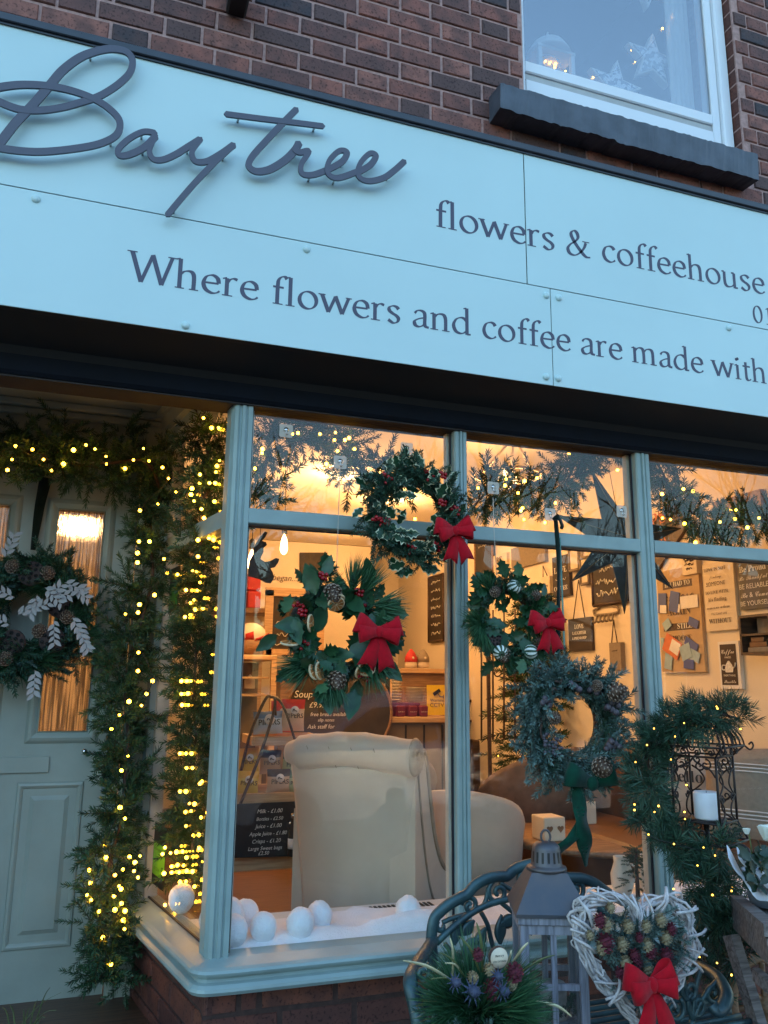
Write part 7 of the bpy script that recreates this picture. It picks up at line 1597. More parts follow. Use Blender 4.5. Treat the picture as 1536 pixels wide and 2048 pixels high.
# --- wicker heart
c = at(1275, 1915, 1.83); ht = empty('wicker_heart', c, 'whitewashed wicker heart filled with dried flowers and a red bow', 'heart', rx=rad(-9), ry=rad(8))
def hrt(t, k=1.0): return Vector((k*.158*math.sin(t)**3*1.06, 0, k*.0102*(13*math.cos(t)-5*math.cos(2*t)-2*math.cos(3*t)-math.cos(4*t))+.012))
random.seed(6)
TW = []
for i in range(150):
    t0 = U(0, 2*math.pi); ln_ = U(.35, .95); r_ = U(-.026, .026); yy = U(-.022, .022); pts = []
    for j in range(6):
        t = t0+ln_*j/5; k = 1.0+(r_*math.cos(j*1.1+i))/.16; p_ = hrt(t, k); pts.append(p_+Vector((U(-.004, .004), yy*math.cos(j*1.3+i*2), U(-.004, .004))))
    TW.append((pts, U(.0022, .0042)))
for g_ in range(3):
    mb = MB()
    for pts, r_ in TW[g_::3]: mb.tube(cr(pts, 2), r_, 5)
    o = mb.build('wicker_strands', M['wicker'], ht, world=False); o['kind'] = 'stuff'
for i in range(36):
    t = U(0, 2*math.pi); p_ = hrt(t, 1.0); nrm = Vector((p_.x, 0, p_.z)).normalized(); q_ = Vector((-nrm.z, 0, nrm.x))*U(-.6, .6)
    mb = MB(); mb.tube(cr([p_-(nrm+q_)*.03+Vector((0, -.02, 0)), p_+Vector((0, -.034, 0)), p_+(nrm+q_)*.033+Vector((0, -.015, 0))], 3), U(.0025, .004), 5); mb.build('binding_twig', M['wicker'], ht, world=False)
pl = []
for i in range(210):
    t = U(0, 2*math.pi); k = math.sqrt(U(0, 1))*.70; p_ = hrt(t, k); pl.append((p_+Vector((0, U(-.01, .01), 0)), Vector((U(-1, 1), U(-1.3, -.2), U(-1, 1))), U(.45, .75), U(.1, .95), random.randrange(4)))
scat('greenery', pl, T_FIR, M['fol_blue'], ht)
def pom(mat, r, seed):
    random.seed(seed); mb = MB(); mb.ball((0, 0, 0), r*.7, 10, 7)
    for i in range(46):
        z = 1-2*(i+.5)/46; a = i*2.4; q_ = math.sqrt(1-z*z); d = Vector((q_*math.cos(a), q_*math.sin(a), z)); x, y, _ = frame(d); w_ = r*.24; b = d*r*.6; tp = d*r*U(.95, 1.1)
        mb.add([b-x*w_*.6, b+x*w_*.6, tp+x*w_+y*w_*.3, tp-x*w_-y*w_*.3], [(0, 1, 2, 3)])
    return mb.mesh('flower_head', M[mat])
PT, PM_ = pom('tan_flower', .0165, 1), pom('maroon_flower', .017, 2)
for (px, py, me, sc_) in ((1213, 1849, PT, 1), (1256, 1852, PT, 1), (1292, 1852, PT, .9), (1322, 1840, PT, 1), (1332, 1875, PT, 1), (1244, 1888, PT, 1.05), (1294, 1890, PT, 1), (1203, 1895, PT, 1), (1250, 1925, PT, 1), (1294, 1935, PT, .9), (1332, 1912, PM_, 1.1), (1210, 1885, PM_, 1.35), (1199, 1841, PM_, 1), (1268, 1911, PM_, .9), (1342, 1858, PM_, .9), (1300, 1902, PM_, 1), (1240, 1945, PM_, .9), (1275, 1925, PM_, .8), (1278, 1875, PM_, .7), (1180, 1870, PT, .7), (1320, 1932, PM_, .8), (1222, 1815, PT, .8)):
    p_ = at(px, py, 1.785)-c; p_ = Euler((rad(-9), rad(8), 0)).to_matrix().inverted() @ p_; mobj('flower_head', me, ht, loc=p_, scale=sc_)
bow(ht, Euler((rad(-9), rad(8), 0)).to_matrix().inverted() @ (at(1297, 1968, 1.74)-c), .125, 'felt_red', rad(-8), tails=((-.38, 1.05), (.30, 1.05)))
# support peg so the heart rests on the seat
MB().tube([hrt(math.pi)+Vector((0, 0, .0)), hrt(math.pi)+Vector((.0, .02, -.06))], .005, 6).build('tip_twigs', M['wicker'], ht, world=False)

# --- planter with thistles and the wooden disc
c = at(958, 2050, 1.80); c.z = max(c.z, ZSEAT+.07)
pt = empty('bark_planter', Vector((c.x, 1.80, ZSEAT)), 'bark planter of pine, blue thistles and gilded leaves on the bench', 'planter'); h_ = c.z-ZSEAT
MB().lathe([(.055, 0), (.062, .01), (.064, .08), (.060, .125), (.05, .12), (.001, .115)], 18).build('bark_pot', M['bark'], pt, world=False)
random.seed(14); pl = []
for i in range(90): a = U(0, 6.28); pl.append((Vector((.035*math.cos(a), .035*math.sin(a)-.01, .12+U(0, .05))), Vector((math.cos(a)*1.2, math.sin(a)-.6, U(-.3, 1.2))), U(.9, 1.5), U(.1, .9), random.randrange(3)))
scat('pine_tufts', pl, T_PINE, M['fol_pine'], pt)
pl = [(Vector((.04*math.cos(a), .04*math.sin(a), .125)), Vector((math.cos(a), math.sin(a)-.5, U(-.3, .6))), U(.9, 1.5), U(.2, .9), random.randrange(4)) for a in [U(0, 6.28) for _ in range(50)]]
scat('fir_sprigs', pl, T_FIR, M['fol_blue'], pt)
def P_(px, py, y): return at(px, py, y)-pt.location
for (px, py, px2, py2, m_, w_) in ((905, 1962, 806, 1921, 'gold_leaf', .006), (905, 1960, 900, 1876, 'gold_leaf', .005), (965, 1945, 953, 1845, 'grass_leaf', .006), (1025, 1925, 1056, 1885, 'gold_leaf', .006), (1040, 1945, 1110, 1910, 'grass_leaf', .004), (1070, 2002, 1143, 2033, 'gold_leaf', .006), (930, 1955, 880, 1905, 'grass_leaf', .004), (960, 1945, 918, 1872, 'grass_leaf', .005), (1010, 1940, 1022, 1900, 'gold_leaf', .005), (925, 1970, 862, 1958, 'grass_leaf', .004), (925, 1948, 890, 1926, 'gold_leaf', .004), (1000, 2010, 1022, 2050, 'grass_leaf', .004)):
    a, b = P_(px, py, 1.76), P_(px2, py2, 1.74); m_id = a.lerp(b, .55)+Vector((0, -.01, .01)); P2 = cr([a, m_id, b], 6); n_ = len(P2); sd = (b-a).cross(Vector((0, -1, 0))).normalized()
    mb = MB(); mb.ribbon(P2, [sd*(w_*.42*(.35+.9*math.sin(math.pi*(.12+.86*i/(n_-1))))) for i in range(n_)], .0012); mb.build('gilded_leaf' if m_ == 'gold_leaf' else 'grass_blade', M[m_], pt, world=False)
def thistle():
    mb = MB(); mb.ball((0, 0, .008), .0115, 10, 8, (1, 1, 1.25), jit=.08)
    for j in range(11): a = 2*math.pi*j/11; d = Vector((math.cos(a), math.sin(a), U(-.1, .3))); t = Vector((-d.y, d.x, 0)); mb.add([d*.006-t*.003, d*.006+t*.003, d*U(.024, .032)], [(0, 1, 2)]); mb.add([d*.006-t*.003-ZV*.001, d*.006+t*.003-ZV*.001, d*.026-ZV*.001], [(2, 1, 0)])
    return mb.mesh('thistle', M['thistle'])
TH = thistle()
for (px, py, sc_) in ((945, 1982, 1.05), (1005, 1982, .9), (910, 1964, .8), (996, 1952, .7)): o = mobj('thistle', TH, pt, loc=P_(px, py, 1.70), scale=sc_); orient(o, Vector((U(-.2, .2), -1, .2)), 0, Vector((0, 0, 1)))
for (px, py, me, sc_) in ((985, 1978, PM_, 1.25), (1028, 1945, PM_, 1.2), (955, 1909, PM_, .8), (978, 1938, PT, .8), (945, 1955, PT, .8), (1023, 1968, PT, .8)): mobj('flower_head', me, pt, loc=P_(px, py, 1.715), scale=sc_)
p_ = P_(994, 1913, 1.74); sl = mobj('wood_disc', MB().lathe([(.0195, 0), (.021, .002), (.021, .010), (.0205, .012), (.001, .0122)], 24, ax=(0, -1, 0)).mesh('wood_disc', [M['woodslice']]), pt, loc=p_)
MB().lathe([(.0212, .0), (.0225, .003), (.0225, .009), (.0212, .0105)], 24, ax=(0, -1, 0)).build('bark_rim', M['twig'], sl, world=False)
w_ = sl.location+pt.location
for t_, dz in (('Merry', .003), ('christmas', -.0075)):
    o = text(t_, M['plain_black'], None, w_+Vector((0, -.0128, dz)), XV, ZV, w=.021 if dz > 0 else .031, sty='mono', bold=.01); o.parent = sl; o.matrix_parent_inverse = Matrix.Translation(w_).inverted()
MB().tube([p_+Vector((0, .004, -.02)), Vector((p_.x, p_.y+.02, .09))], .003, 6).build('disc_stick', M['twig'], pt, world=False)

# --- bird cage on a stand
YCg = 2.12
c = Vector((at(1412, 1640, YCg).x, YCg, at(1412, 1640, YCg).z)); cg = empty('birdcage_stand', Vector((c.x, c.y, GZ)), 'brown iron birdcage candle stand with scrollwork and domed top', 'birdcage')
sc_ = (c-Vector((0, 0, CAMZ))).dot(_fw)/FOC; hw = .068; rzc = rad(28); Rz = Matrix.Rotation(rzc, 3, 'Z')
def cl(x, y, z): return c+Rz @ Vector((x, y, z))
zb0, zt0 = 0.0, at(1412, 1510, YCg).z-c.z; zf = at(1412, 1490, YCg).z-c.z; ztop = at(1412, 1432, YCg).z-c.z; W2 = hw*1.42
mb = MB()
for sx in (-1, 1):
    for sy in (-1, 1): MB().tube([cl(sx*hw, sy*hw, zb0), cl(sx*hw, sy*hw, zt0)], .0038, 6).build('corner_bar', M['rust_iron'], cg)
mb = MB()
for z, w_ in ((zb0, hw), (zt0, hw), (zf, W2), (-.055, W2*.92)):
    mb = MB()
    for i in range(4):
        k = [(-1, -1), (1, -1), (1, 1), (-1, 1)]; a, b = k[i], k[(i+1) % 4]; mb.tube([cl(a[0]*w_, a[1]*w_, z), cl(b[0]*w_, b[1]*w_, z)], .0034, 6)
    mb.build('square_rim', M['rust_iron'], cg)
for sx in (-1, 1):
    for sy in (-1, 1):
        MB().tube([cl(sx*hw, sy*hw, zt0), cl(sx*W2, sy*W2, zf)], .003, 5).build('corner_strut', M['rust_iron'], cg); MB().tube([cl(sx*hw, sy*hw, zb0), cl(sx*W2*.92, sy*W2*.92, -.055)], .003, 5).build('corner_strut', M['rust_iron'], cg)
        mb = MB(); mb.tube(cr([cl(sx*W2, sy*W2, zf), cl(sx*W2*1.12, sy*W2*1.12, zf-.012), cl(sx*W2*1.2, sy*W2*1.2, zf-.002), cl(sx*W2*1.17, sy*W2*1.17, zf+.010), cl(sx*W2*1.1, sy*W2*1.1, zf+.003)], 5), .0028, 6); mb.build('corner_curl', M['rust_iron'], cg)
mb = MB()
for i in range(4):
    for u in (-1, -.66, -.33, 0, .33, .66):
        a = [(u, -1), (1, u), (-u, 1), (-1, -u)][i]; x, y = a[0]*W2, a[1]*W2
        mb.tube(cr([cl(x, y, zf), cl(x*.92, y*.92, zf+(ztop-zf)*.35), cl(x*.62, y*.62, zf+(ztop-zf)*.78), cl(x*.18, y*.18, zf+(ztop-zf)*.98), cl(0, 0, ztop)], 5), .0026, 5)
mb.build('dome_ribs', M['rust_iron'], cg)
MB().lathe([(.006, 0), (.010, .008), (.006, .014), (.011, .022), (.008, .034), (.001, .044)], 12, cl(0, 0, ztop)).build('finial', M['rust_iron'], cg)
def scr(pts3, r=.0026): return cr(pts3, 4)
def tb1(P, r, n): MB().tube(P, r, n).build('scroll', M['rust_iron'], cg)
for i in range(4):
    F4 = lambda u, z, w_=hw: cl(*[(u*w_, -w_), (w_, u*w_), (-u*w_, w_), (-w_, -u*w_)][i], z)
    def sp(u0, z0, r_, turns, a0, cw, w_=hw, lerpw=None):
        out = []
        for t in np.linspace(0, 1, 18):
            rr = r_*(1-.85*t); a = a0+cw*turns*2*math.pi*t; z = z0+rr*math.sin(a); ww = w_ if lerpw is None else lerpw(z); out.append(F4(u0+rr*math.cos(a)/w_, z, ww))
        return out
    mid = (zt0)/2
    if i != 3:
        for s_ in (-1, 1):
            tb1(cr([F4(s_*.9, zt0*.80), F4(s_*.55, zt0*.72), F4(s_*.35, zt0*.58), F4(s_*.8, zt0*.42), F4(s_*.95, zt0*.40)], 5), .0028, 5); tb1(sp(s_*.55, zt0*.80, .016, 1.2, 0 if s_ < 0 else math.pi, s_), .0026, 5)
            tb1(cr([F4(s_*.95, zt0*.40), F4(s_*.45, zt0*.25), F4(s_*.4, zt0*.12), F4(s_*.8, zt0*.02)], 5), .0028, 5); tb1(sp(s_*.6, zt0*.36, .014, 1.2, 0, s_), .0026, 5); tb1(sp(s_*.62, zt0*.90, .014, 1.2, 1.5, -s_), .0026, 5)
    else:
        for s_ in (-1, 1): tb1(sp(s_*.55, zt0*.88, .018, 1.2, 1.5, -s_), .0026, 5); tb1(cr([F4(s_*.95, zt0*.7), F4(s_*.7, zt0*.82), F4(s_*.2, zt0*.9), F4(0, zt0*.98)], 5), .0028, 5)
    fw_ = lambda z: hw+(W2-hw)*(z-zt0)/(zf-zt0)
    for u in (-.75, -.25, .25, .75): tb1(sp(u, (zt0+zf)/2, .011, 1.3, 1.0, 1 if u < 0 else -1, (hw+W2)/2, None), .0024, 5); tb1(sp(u, -.028, .018, 1.3, .5, 1 if u < 0 else -1, (hw+W2*.92)/2, None), .0026, 5)
MB().lathe([(.058, -.004), (.06, 0), (.06, .004), (.001, .005)], 24, cl(0, 0, .002)).build('candle_plate', M['rust_iron'], cg)
mb = MB(); mb.tube([cl(0, 0, -.0), Vector((c.x, c.y, GZ+.01))], .0085, 8)
for a in (.4, 2.0, 3.6, 5.2):
    d = Vector((math.cos(a), math.sin(a), 0)); mb.tube(cr([cl(0, 0, -.16), cl(0, 0, -.10)+d*.03, cl(0, 0, -.06)+d*.085, cl(0, 0, -.066)+d*.115, cl(0, 0, -.085)+d*.12, cl(0, 0, -.085)+d*.1], 5), .005, 6); mb.tube(cr([Vector((c.x, c.y, GZ+.2)), Vector((c.x, c.y, GZ+.06))+d*.1, Vector((c.x, c.y, GZ+.012))+d*.2], 5), .007, 6)
mb.build('pole', M['rust_iron'], cg)
p_ = cl(-.012, -.01, .0065); ce = empty('pillar_candle', p_, 'white pillar candle inside the iron birdcage', 'candle'); MB().lathe([(.036, 0), (.037, .004), (.037, .072), (.034, .078), (.028, .070), (.012, .066), (.001, .066)], 24, p_).build('wax', M['wax'], ce); MB().tube([p_+Vector((0, 0, .066)), p_+Vector((.002, 0, .078))], .0012, 5).build('wick', M['plain_black'], ce)
# garland over the cage and down the pole
random.seed(31)
gp = [(1478, 1438, 2.04), (1440, 1428, 2.04), (1400, 1425, 2.06), (1365, 1430, 2.08), (1328, 1462, 2.16), (1300, 1500, 2.22), (1296, 1550, 2.23), (1296, 1600, 2.22), (1315, 1640, 2.18), (1355, 1685, 2.12), (1390, 1725, 2.06), (1415, 1760, 2.04), (1440, 1800, 2.06), (1430, 1850, 2.10), (1405, 1880, 2.14)]
gP = cr([at(*q) for q in gp], 6); gg = empty('cage_garland', gP[0], 'pine garland draped over the birdcage and down its pole', 'garland')
pl = garland_places(gP, 420, .055, T_CAGE, (.6, .95), .5, .9, gg.location)
for (px, py, y, k) in ((1312, 1480, 2.18, 10), (1292, 1540, 2.2, 12), (1292, 1600, 2.2, 12), (1308, 1640, 2.16, 10), (1345, 1700, 2.08, 12), (1440, 1700, 2.03, 12), (1375, 1450, 2.05, 14), (1450, 1760, 2.02, 14), (1385, 1780, 2.05, 10), (1450, 1830, 2.06, 16), (1400, 1830, 2.12, 14), (1460, 1900, 2.1, 12), (1385, 1900, 2.18, 10), (1420, 1920, 2.18, 12), (1445, 1990, 2.1, 10), (1470, 2030, 2.1, 12), (1300, 1570, 2.03, 8)):
    cc = at(px, py, y)-gg.location
    for _ in range(k): d = Vector((U(-1, 1), U(-1, .4), U(-.9, .7))).normalized(); pl.append((cc+d*U(0, .04), d, U(.75, 1.15), U(.1, .85), random.randrange(4)))
scat('foliage', pl, T_CAGE, M['fol_cage'], gg); MB().tube(gP, .004, 6).build('stem', M['twig'], gg)
bl = [(1350, 1473), (1368, 1446), (1435, 1417), (1433, 1413), (1481, 1458), (1342, 1519), (1373, 1570), (1269, 1609), (1269, 1620), (1317, 1612), (1309, 1624), (1369, 1624), (1370, 1638), (1297, 1669), (1348, 1688), (1407, 1695), (1430, 1711), (1395, 1731), (1347, 1778), (1425, 1790), (1464, 1775), (1463, 1782), (1469, 1829), (1434, 1926), (1399, 1914), (1462, 2000), (1463, 1950), (1308, 1457), (1294, 1490), (1271, 1524)]
lights_on('dim tiny lights strung through the birdcage garland', [at(a, b, 1.985) for a, b in bl], cr([at(a, b, 2.03) for a, b in ((1481, 1458), (1435, 1417), (1368, 1446), (1342, 1519), (1317, 1612), (1269, 1609), (1297, 1669), (1348, 1688), (1430, 1711), (1395, 1731), (1464, 1780), (1434, 1926), (1462, 2000))], 6), BULB3, sc=(.55, .9), wr=.0016)

# --- old wooden barrow with rose pot
ca = empty('wooden_barrow', Vector((2.0, 1.9, GZ)), 'weathered wooden barrow with wheel beside the birdcage', 'barrow')
A, B = at(1472, 1800, 2.0), at(1545, 1862, 1.55)
def beam(a, b, w_, h_, name, mat=M['grey_wood']):
    a, b = Vector(a), Vector(b); x, y, z = frame((b-a)); L_ = (b-a).length; mb = MB()
    vs = [a+z*(L_*t)+x*(sx*w_/2)+y*(sy*h_/2) for t in (0, 1) for sy in (-1, 1) for sx in (-1, 1)]
    mb.add(vs, [(0, 2, 3, 1), (4, 5, 7, 6), (0, 1, 5, 4), (2, 6, 7, 3), (0, 4, 6, 2), (1, 3, 7, 5)]); return mb.build(name, mat, ca)
beam(A, B, .035, .026, 'rail'); beam(A-ZV*.045, B-ZV*.045+Vector((.002, 0, 0)), .028, .055, 'side_board'); beam(A+Vector((.42, 0, 0)), B+Vector((.42, 0, 0)), .035, .026, 'rail')
for i in range(4): q_ = A.lerp(B, .1+.27*i)-ZV*.02; beam(q_+Vector((.02, 0, 0)), q_+Vector((.42, 0, 0)), .10, .016, 'bed_board')
beam(at(1462, 1870, 1.98), at(1520, 2060, 1.90), .03, .034, 'leg'); beam(at(1512, 1948, 1.80), at(1560, 1990, 1.70), .02, .03, 'stay')
wc = at(1530, 2010, 2.05); mb = MB(); mb.tube([wc+Vector((.115*math.cos(t), .02*math.sin(t), .115*math.sin(t))) for t in np.linspace(0, 2*math.pi, 29)[:-1]], .015, 8, closed=True, flat=1.3); whl = mb.build('wheel_rim', M['mid_wood'], ca)
mb = MB()
for k in range(4): t = k*math.pi/4; mb.tube([wc+Vector((.11*math.cos(t), 0, .11*math.sin(t))), wc-Vector((.11*math.cos(t), 0, .11*math.sin(t)))], .008, 6)
mb.lathe([(.022, -.025), (.028, 0), (.022, .025)], 12, wc, (0, 1, 0)); mb.build('spokes', M['mid_wood'], ca)
# rose in a pot with white wrap
c = at(1540, 1815, 1.86); c.z = A.lerp(B, .35).z+.0; rs = empty('rose_plant', c, 'white rose plant in grey pot with white wrapping on the barrow', 'plant')
MB().lathe([(.05, 0), (.062, .08), (.066, .085), (.06, .085), (.05, .02), (.001, .02)], 18, c).build('pot', M['pot_grey'], rs)
for pts, wd in ((((1455, 1702), (1480, 1745), (1510, 1780), (1545, 1800)), 18), (((1475, 1705), (1505, 1735), (1530, 1760), (1560, 1775)), 16)):
    P = cr([at(a, b, 1.80) for a, b in pts], 5); mb = MB(); mb.ribbon(P, [Vector((.35, .5, .6)).normalized()*(wd*2.3/FOC)*(.7+.3*math.sin(i*.8)) for i in range(len(P))], .001); mb.build('paper_wrap', M['paper_white'], rs)
LF = leaf_mesh(.042, .026, 0, False, 2, .2); LF.materials[0] = M['rose_leaf']; random.seed(3)
for (px, py) in ((1500, 1705), (1512, 1715), (1520, 1735), (1498, 1728), (1530, 1715), (1515, 1755), (1535, 1745), (1528, 1770), (1505, 1745), (1540, 1725), (1495, 1715), (1510, 1765), (1535, 1690), (1522, 1700)):
    for _ in range(3): o = mobj('rose_leaf', LF, rs, loc=at(px+U(-8, 8), py+U(-8, 8), 1.78+U(-.03, .05))-rs.location, scale=U(.8, 1.2)); orient(o, Vector((U(-1, 1), U(-.6, .2), U(-.7, .7))), 0, Vector((U(-.5, .5), -1, U(.2, 1))))
mb = MB()
for a, b in (((1497, 1662), (1505, 1740)), ((1530, 1690), (1525, 1760))): mb.tube(cr([at(*a, 1.80), at(b[0]-2, (a[1]+b[1])/2, 1.80), at(*b, 1.82), c+ZV*.05], 4), .0018, 5)
mb.build('stems', M['grass_leaf'], rs)
def rosehead(px, py, r, nm='rose_bloom'):
    q_ = at(px, py, 1.78); mb = MB(); mb.ball(q_, r*.45, 10, 7, (1, 1, 1.2))
    for k in range(9):
        a = k*2.4; d = Vector((math.cos(a), math.sin(a)*.8, .0)); t = Vector((-d.y, d.x, 0)); rr = r*(.5+.055*k); vs = []
        for u in (-1, -.4, .4, 1):
            for v, o_ in ((0, .3), (.5, .75), (1.0, 1.0)): vs.append(q_+d*rr*o_*(1-.15*abs(u))+t*(u*r*.55*(.6+.4*v))+ZV*(r*(v*1.1-.55)-.08*r*abs(u)))
        mb.add(vs, [(i*3+j, i*3+j+1, (i+1)*3+j+1, (i+1)*3+j) for i in range(3) for j in range(2)], 0, True)
    mb.build(nm, M['rose_white'], rs)
rosehead(1536, 1665, .032); rosehead(1493, 1662, .012, 'rose_bud')

# --- grasses at the foot of the door
gr = empty('grass_planter', at(40, 2075, 2.5), 'wispy grass plant at the foot of the shop door', 'plant'); gr.location.z = GZ; random.seed(2)
base = at(30, 2090, 2.5)
for (px, py) in ((100, 1975), (122, 1985), (75, 2000), (60, 2015), (112, 2020), (20, 2010), (5, 2015), (45, 2020), (90, 2035)):
    b = at(px, py, 2.45); a = base+Vector((U(-.04, .04), U(-.04, .04), 0)); P2 = cr([a, a.lerp(b, .6)+Vector((0, 0, .02)), b], 6); n_ = len(P2); mb = MB(); mb.ribbon(P2, [Vector((.0022*(1-.8*i/n_), .001, 0)) for i in range(n_)], .0006); mb.build('grass_blade', M['grass_leaf'], gr)
MB().lathe([(.09, 0), (.11, .02), (.13, base.z-GZ-.005), (.12, base.z-GZ), (.001, base.z-GZ-.01)], 20, Vector((base.x, base.y, GZ))).build('pot', M['pot_grey'], gr)

# ------------------------------------------------------------------ street behind the camera (seen mirrored in the glass)
def sheet(name, x0, x1, y0, y1, z, mat):
    o = MB().add([(x0, y0, z), (x1, y0, z), (x1, y1, z), (x0, y1, z)], [(0, 1, 2, 3)]).build(name, mat); o['kind'] = 'structure'; return o
ZR = GZ-.132
sheet('ground', -250, 250, -250, 250, GZ-.14, M['grass'])
o = MB().box(-60, 60, -1.1, 2.52, GZ-.12, GZ).build('pavement', M['pavement']); o['kind'] = 'structure'
o = MB().box(-60, 60, -1.24, -1.105, GZ-.2, GZ+.004, bev=.01).build('kerb', M['grey_wood']); o['kind'] = 'structure'
sheet('road', -60, 60, -9.6, -1.1, ZR, M['asphalt'])
o = MB().box(-60, 60, -11.6, -9.6, GZ-.2, GZ-.02).build('far_pavement', M['pavement']); o['kind'] = 'structure'
mb = MB()
for i in range(-26, 30): mb.add([(i*.8, -7.6, ZR+.006), (i*.8+.52, -7.6, ZR+.006), (i*.8+.52, -7.42, ZR+.006), (i*.8, -7.42, ZR+.006)], [(0, 1, 2, 3)])
for i in range(-8, 10): mb.add([(i*3, -5.4, ZR+.006), (i*3+1.8, -5.4, ZR+.006), (i*3+1.8, -5.28, ZR+.006), (i*3, -5.28, ZR+.006)], [(0, 1, 2, 3)])
mb.build('road_marking', M['roadpaint'])['kind'] = 'structure'
# parked car
CC = Vector((3.0, -3.1, ZR)); pc = empty('parked_car', CC, 'pale blue hatchback parked on the road, mirrored in the shop glass', 'car')
M['car_paint'] = pm('pale_blue_paint', (.30, .38, .55), .25, .3, var=.02, coat=.6); M['car_glass'] = pm('car_glass', (.02, .025, .03), .08, var=0); M['tyre'] = pm('tyre', (.012, .012, .012), .8)
side = [(-2.05, .32), (-2.08, .62), (-1.98, .86), (-1.10, .98), (-.55, 1.36), (-.1, 1.45), (.75, 1.45), (1.35, 1.30), (1.75, 1.0), (2.02, .92), (2.06, .6), (2.02, .32)]
mb = MB(); vs = []
for y, k in ((-.84, .93), (-.80, .97), (0, 1.0), (.80, .97), (.84, .93)):
    for x, z in side:
        inn = .0 if z < .95 else (z-.95)*.42; yy = y-math.copysign(inn, y) if y else 0; vs.append(CC+Vector((x*(.985 if abs(y) > .81 else 1), yy, z if z < .9 or y == 0 else z*k+.0*(1-k))))
n_ = len(side); mb.add(vs, [(i*n_+j, i*n_+(j+1) % n_, (i+1)*n_+(j+1) % n_, (i+1)*n_+j) for i in range(4) for j in range(n_)]+[tuple(range(n_))[::-1], tuple(4*n_+j for j in range(n_))], 0, False); mb.build('body', M['car_paint'], pc)
for sy in (-1, 1):
    for pts in (((-.95, 1.0), (-.50, 1.29), (.12, 1.33), (.12, 1.0)), ((.18, 1.0), (.18, 1.33), (.72, 1.31), (1.12, 1.2), (1.3, 1.0))):
        mb = MB(); V = [CC+Vector((x, sy*(.852-max(0, (z-.95))*.36), z)) for x, z in pts]; mb.add(V+[v-Vector((0, sy*.01, 0)) for v in V], [tuple(range(len(V))), tuple(range(len(V), 2*len(V)))[::-1]]); mb.build('window', M['car_glass'], pc)
    for x in (-1.3, 1.3):
        c_ = CC+Vector((x, sy*.76, .31)); wh = MB().lathe([(.18, -.10), (.30, -.10), (.31, -.06), (.31, .06), (.30, .10), (.18, .10)], 24, c_, (0, 1, 0)).build('wheel', M['tyre'], pc); MB().lathe([(.18, -.102), (.17, .0), (.02, .102)], 12, c_, (0, sy, 0)).build('rim', M['steel'], wh)
    MB().box(CC.x-.95, CC.x-.80, CC.y+sy*.86-.06, CC.y+sy*.86+.06, CC.z+.98, CC.z+1.08, bev=.02).build('mirror', M['car_paint'], pc)
    for x in (-.05, .85): MB().box(CC.x+x-.1, CC.x+x+.06, CC.y+sy*.855-.012, CC.y+sy*.855+.012, CC.z+.86, CC.z+.89, bev=.005).build('door_handle', M['chrome'], pc)
    MB().box(CC.x-2.09, CC.x-2.0, CC.y+sy*.62-.14, CC.y+sy*.62+.14, CC.z+.62, CC.z+.76, bev=.02).build('headlight', M['car_glass'], pc)
# hedge added to block the low sky; houses and bare trees over the road
rg2 = np.random.default_rng(3); pl = []
for i in range(1400): pl.append((Vector((rg2.uniform(-26, 34), -12.4+rg2.uniform(-.5, .5), rg2.uniform(.1, 1.55))), Vector((rg2.uniform(-1, 1), rg2.uniform(-1, 1), rg2.uniform(-.3, 1))), rg2.uniform(3.5, 6), rg2.uniform(0, .5), int(rg2.integers(4))))
he = scat('hedge', pl, T_CAGE, M['fol_fir'], None, None); tag(he, 'clipped green hedge added along the far side of the road to block the low sky', 'hedge')
MB().box(-26, 34, -12.7, -12.1, GZ-.1, 1.45).build('hedge_core', M['rose_leaf'], he)
def branch(mb, p, d, L, r, lev):
    n = 4; P = [p]; q = p.copy(); dd = d.copy()
    for i in range(n): dd = (dd+Vector((U(-.16, .16), U(-.16, .16), U(-.04, .14)))).normalized(); q = q+dd*(L/n); P.append(q)
    mb.tube(P, [r*(1-.55*i/n) for i in range(n+1)], 5 if lev < 2 else 3, cap=False)
    if lev >= 5: return
    for k in range(3 if lev < 4 else 2):
        t = U(.45, 1.0); i = min(n, int(t*n)); x, y, z = frame(dd); a = U(0, 6.28); s_ = U(.45, .85)
        branch(mb, P[i], (dd+(x*math.cos(a)+y*math.sin(a))*s_+Vector((0, 0, .12))).normalized(), L*U(.62, .8), r*.58, lev+1)
random.seed(12); TM = []
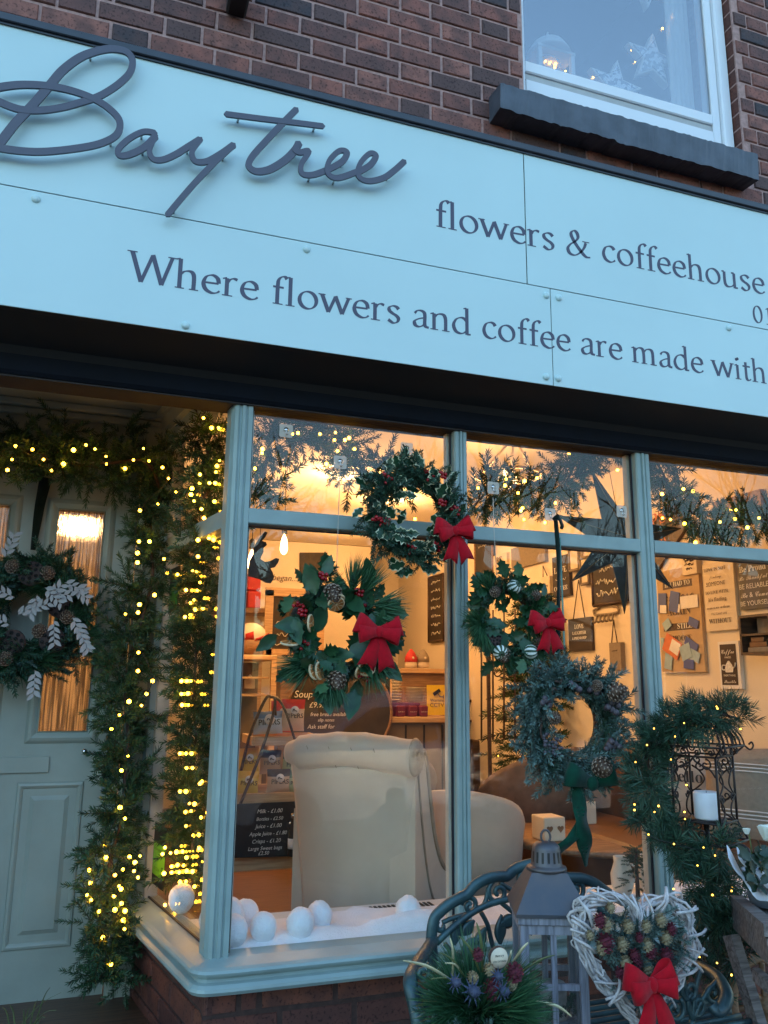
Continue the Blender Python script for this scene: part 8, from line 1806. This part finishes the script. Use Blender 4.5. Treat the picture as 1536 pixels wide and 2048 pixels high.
for v in range(3):
    tr = MB(); tr.tube(cr([Vector((0, 0, -.2)), Vector((.05, .03, 1.2)), Vector((.0, .1, 2.4))], 4), [.24-.010*i for i in range(9)], 8, cap=False); br = MB()
    for k in range(5): branch(br, Vector((0, .08, 1.6+.2*k)), Vector((math.cos(k*1.26), math.sin(k*1.26), 1.3)).normalized(), 2.7, .17, 1)
    TM.append((tr.mesh('trunk', M['treebark']), br.mesh('branches', M['treebark'])))
for i, (x, y, s_, lab) in enumerate(((-4, -14.5, 1.0, 'bare tree behind the hedge directly across from the door'), (2, -15.5, 1.15, 'tall bare tree behind the hedge opposite the corner post'), (6.5, -14.2, .95, 'bare tree behind the hedge opposite the left pane'), (10.5, -15.8, 1.2, 'bare tree behind the hedge opposite the middle pane'), (15, -14.6, 1.0, 'bare tree behind the hedge opposite the right pane'), (20, -16, 1.2, 'bare tree behind the hedge furthest along the road'))):
    e = empty('bare_tree', (x, y, GZ-.14), lab, 'tree', 'bare trees across the road', rz=i*1.1); e.scale = (s_,)*3; mobj('trunk', TM[i % 3][0], e); o = mobj('branches', TM[i % 3][1], e)
def house(x, y, w_, h_, lab):
    e = empty('house', (x, y, GZ-.14), lab, 'house', 'houses across the road'); MB().box(x-w_/2, x+w_/2, y-6, y, GZ-.2, h_).build('walls', M['brick_low'], e)
    mb = MB(); mb.prism([(.4, h_), (-3, h_+2.1), (-6.4, h_)], lambda u, v, k: Vector((x-w_/2-.2+(w_+.4)*k, y+u, v+.01))); rf_ = mb.build('roof', M['slate'], e); MB().box(x+w_/3-.35, x+w_/3+.35, y-3.4, y-2.7, h_+1.2, h_+2.9).build('chimney', M['brick_low'], rf_)
    for fx in (-.27, .27):
        for z in (1.0, 3.4): wn = MB().box(x+w_*fx-.6, x+w_*fx+.6, y+.0, y+.03, z, z+1.25).build('window', M['upvc'], e); MB().box(x+w_*fx-.52, x+w_*fx+.52, y+.031, y+.036, z+.08, z+1.17).build('pane', M['car_glass'], wn)
    MB().box(x-.45, x+.45, y+.0, y+.05, GZ, 2.2).build('door', M['dark_wood'], e)
for x, h_, lab in ((-9, 5.0, 'brick house across the road opposite the door'), (1, 5.0, 'brick house across the road opposite the left pane'), (11, 5.2, 'brick house across the road opposite the middle pane'), (21, 5.0, 'brick house across the road furthest along'), (32, 5.0, 'brick house at the far end of the road')): house(x, -24, 8.5, h_, lab)
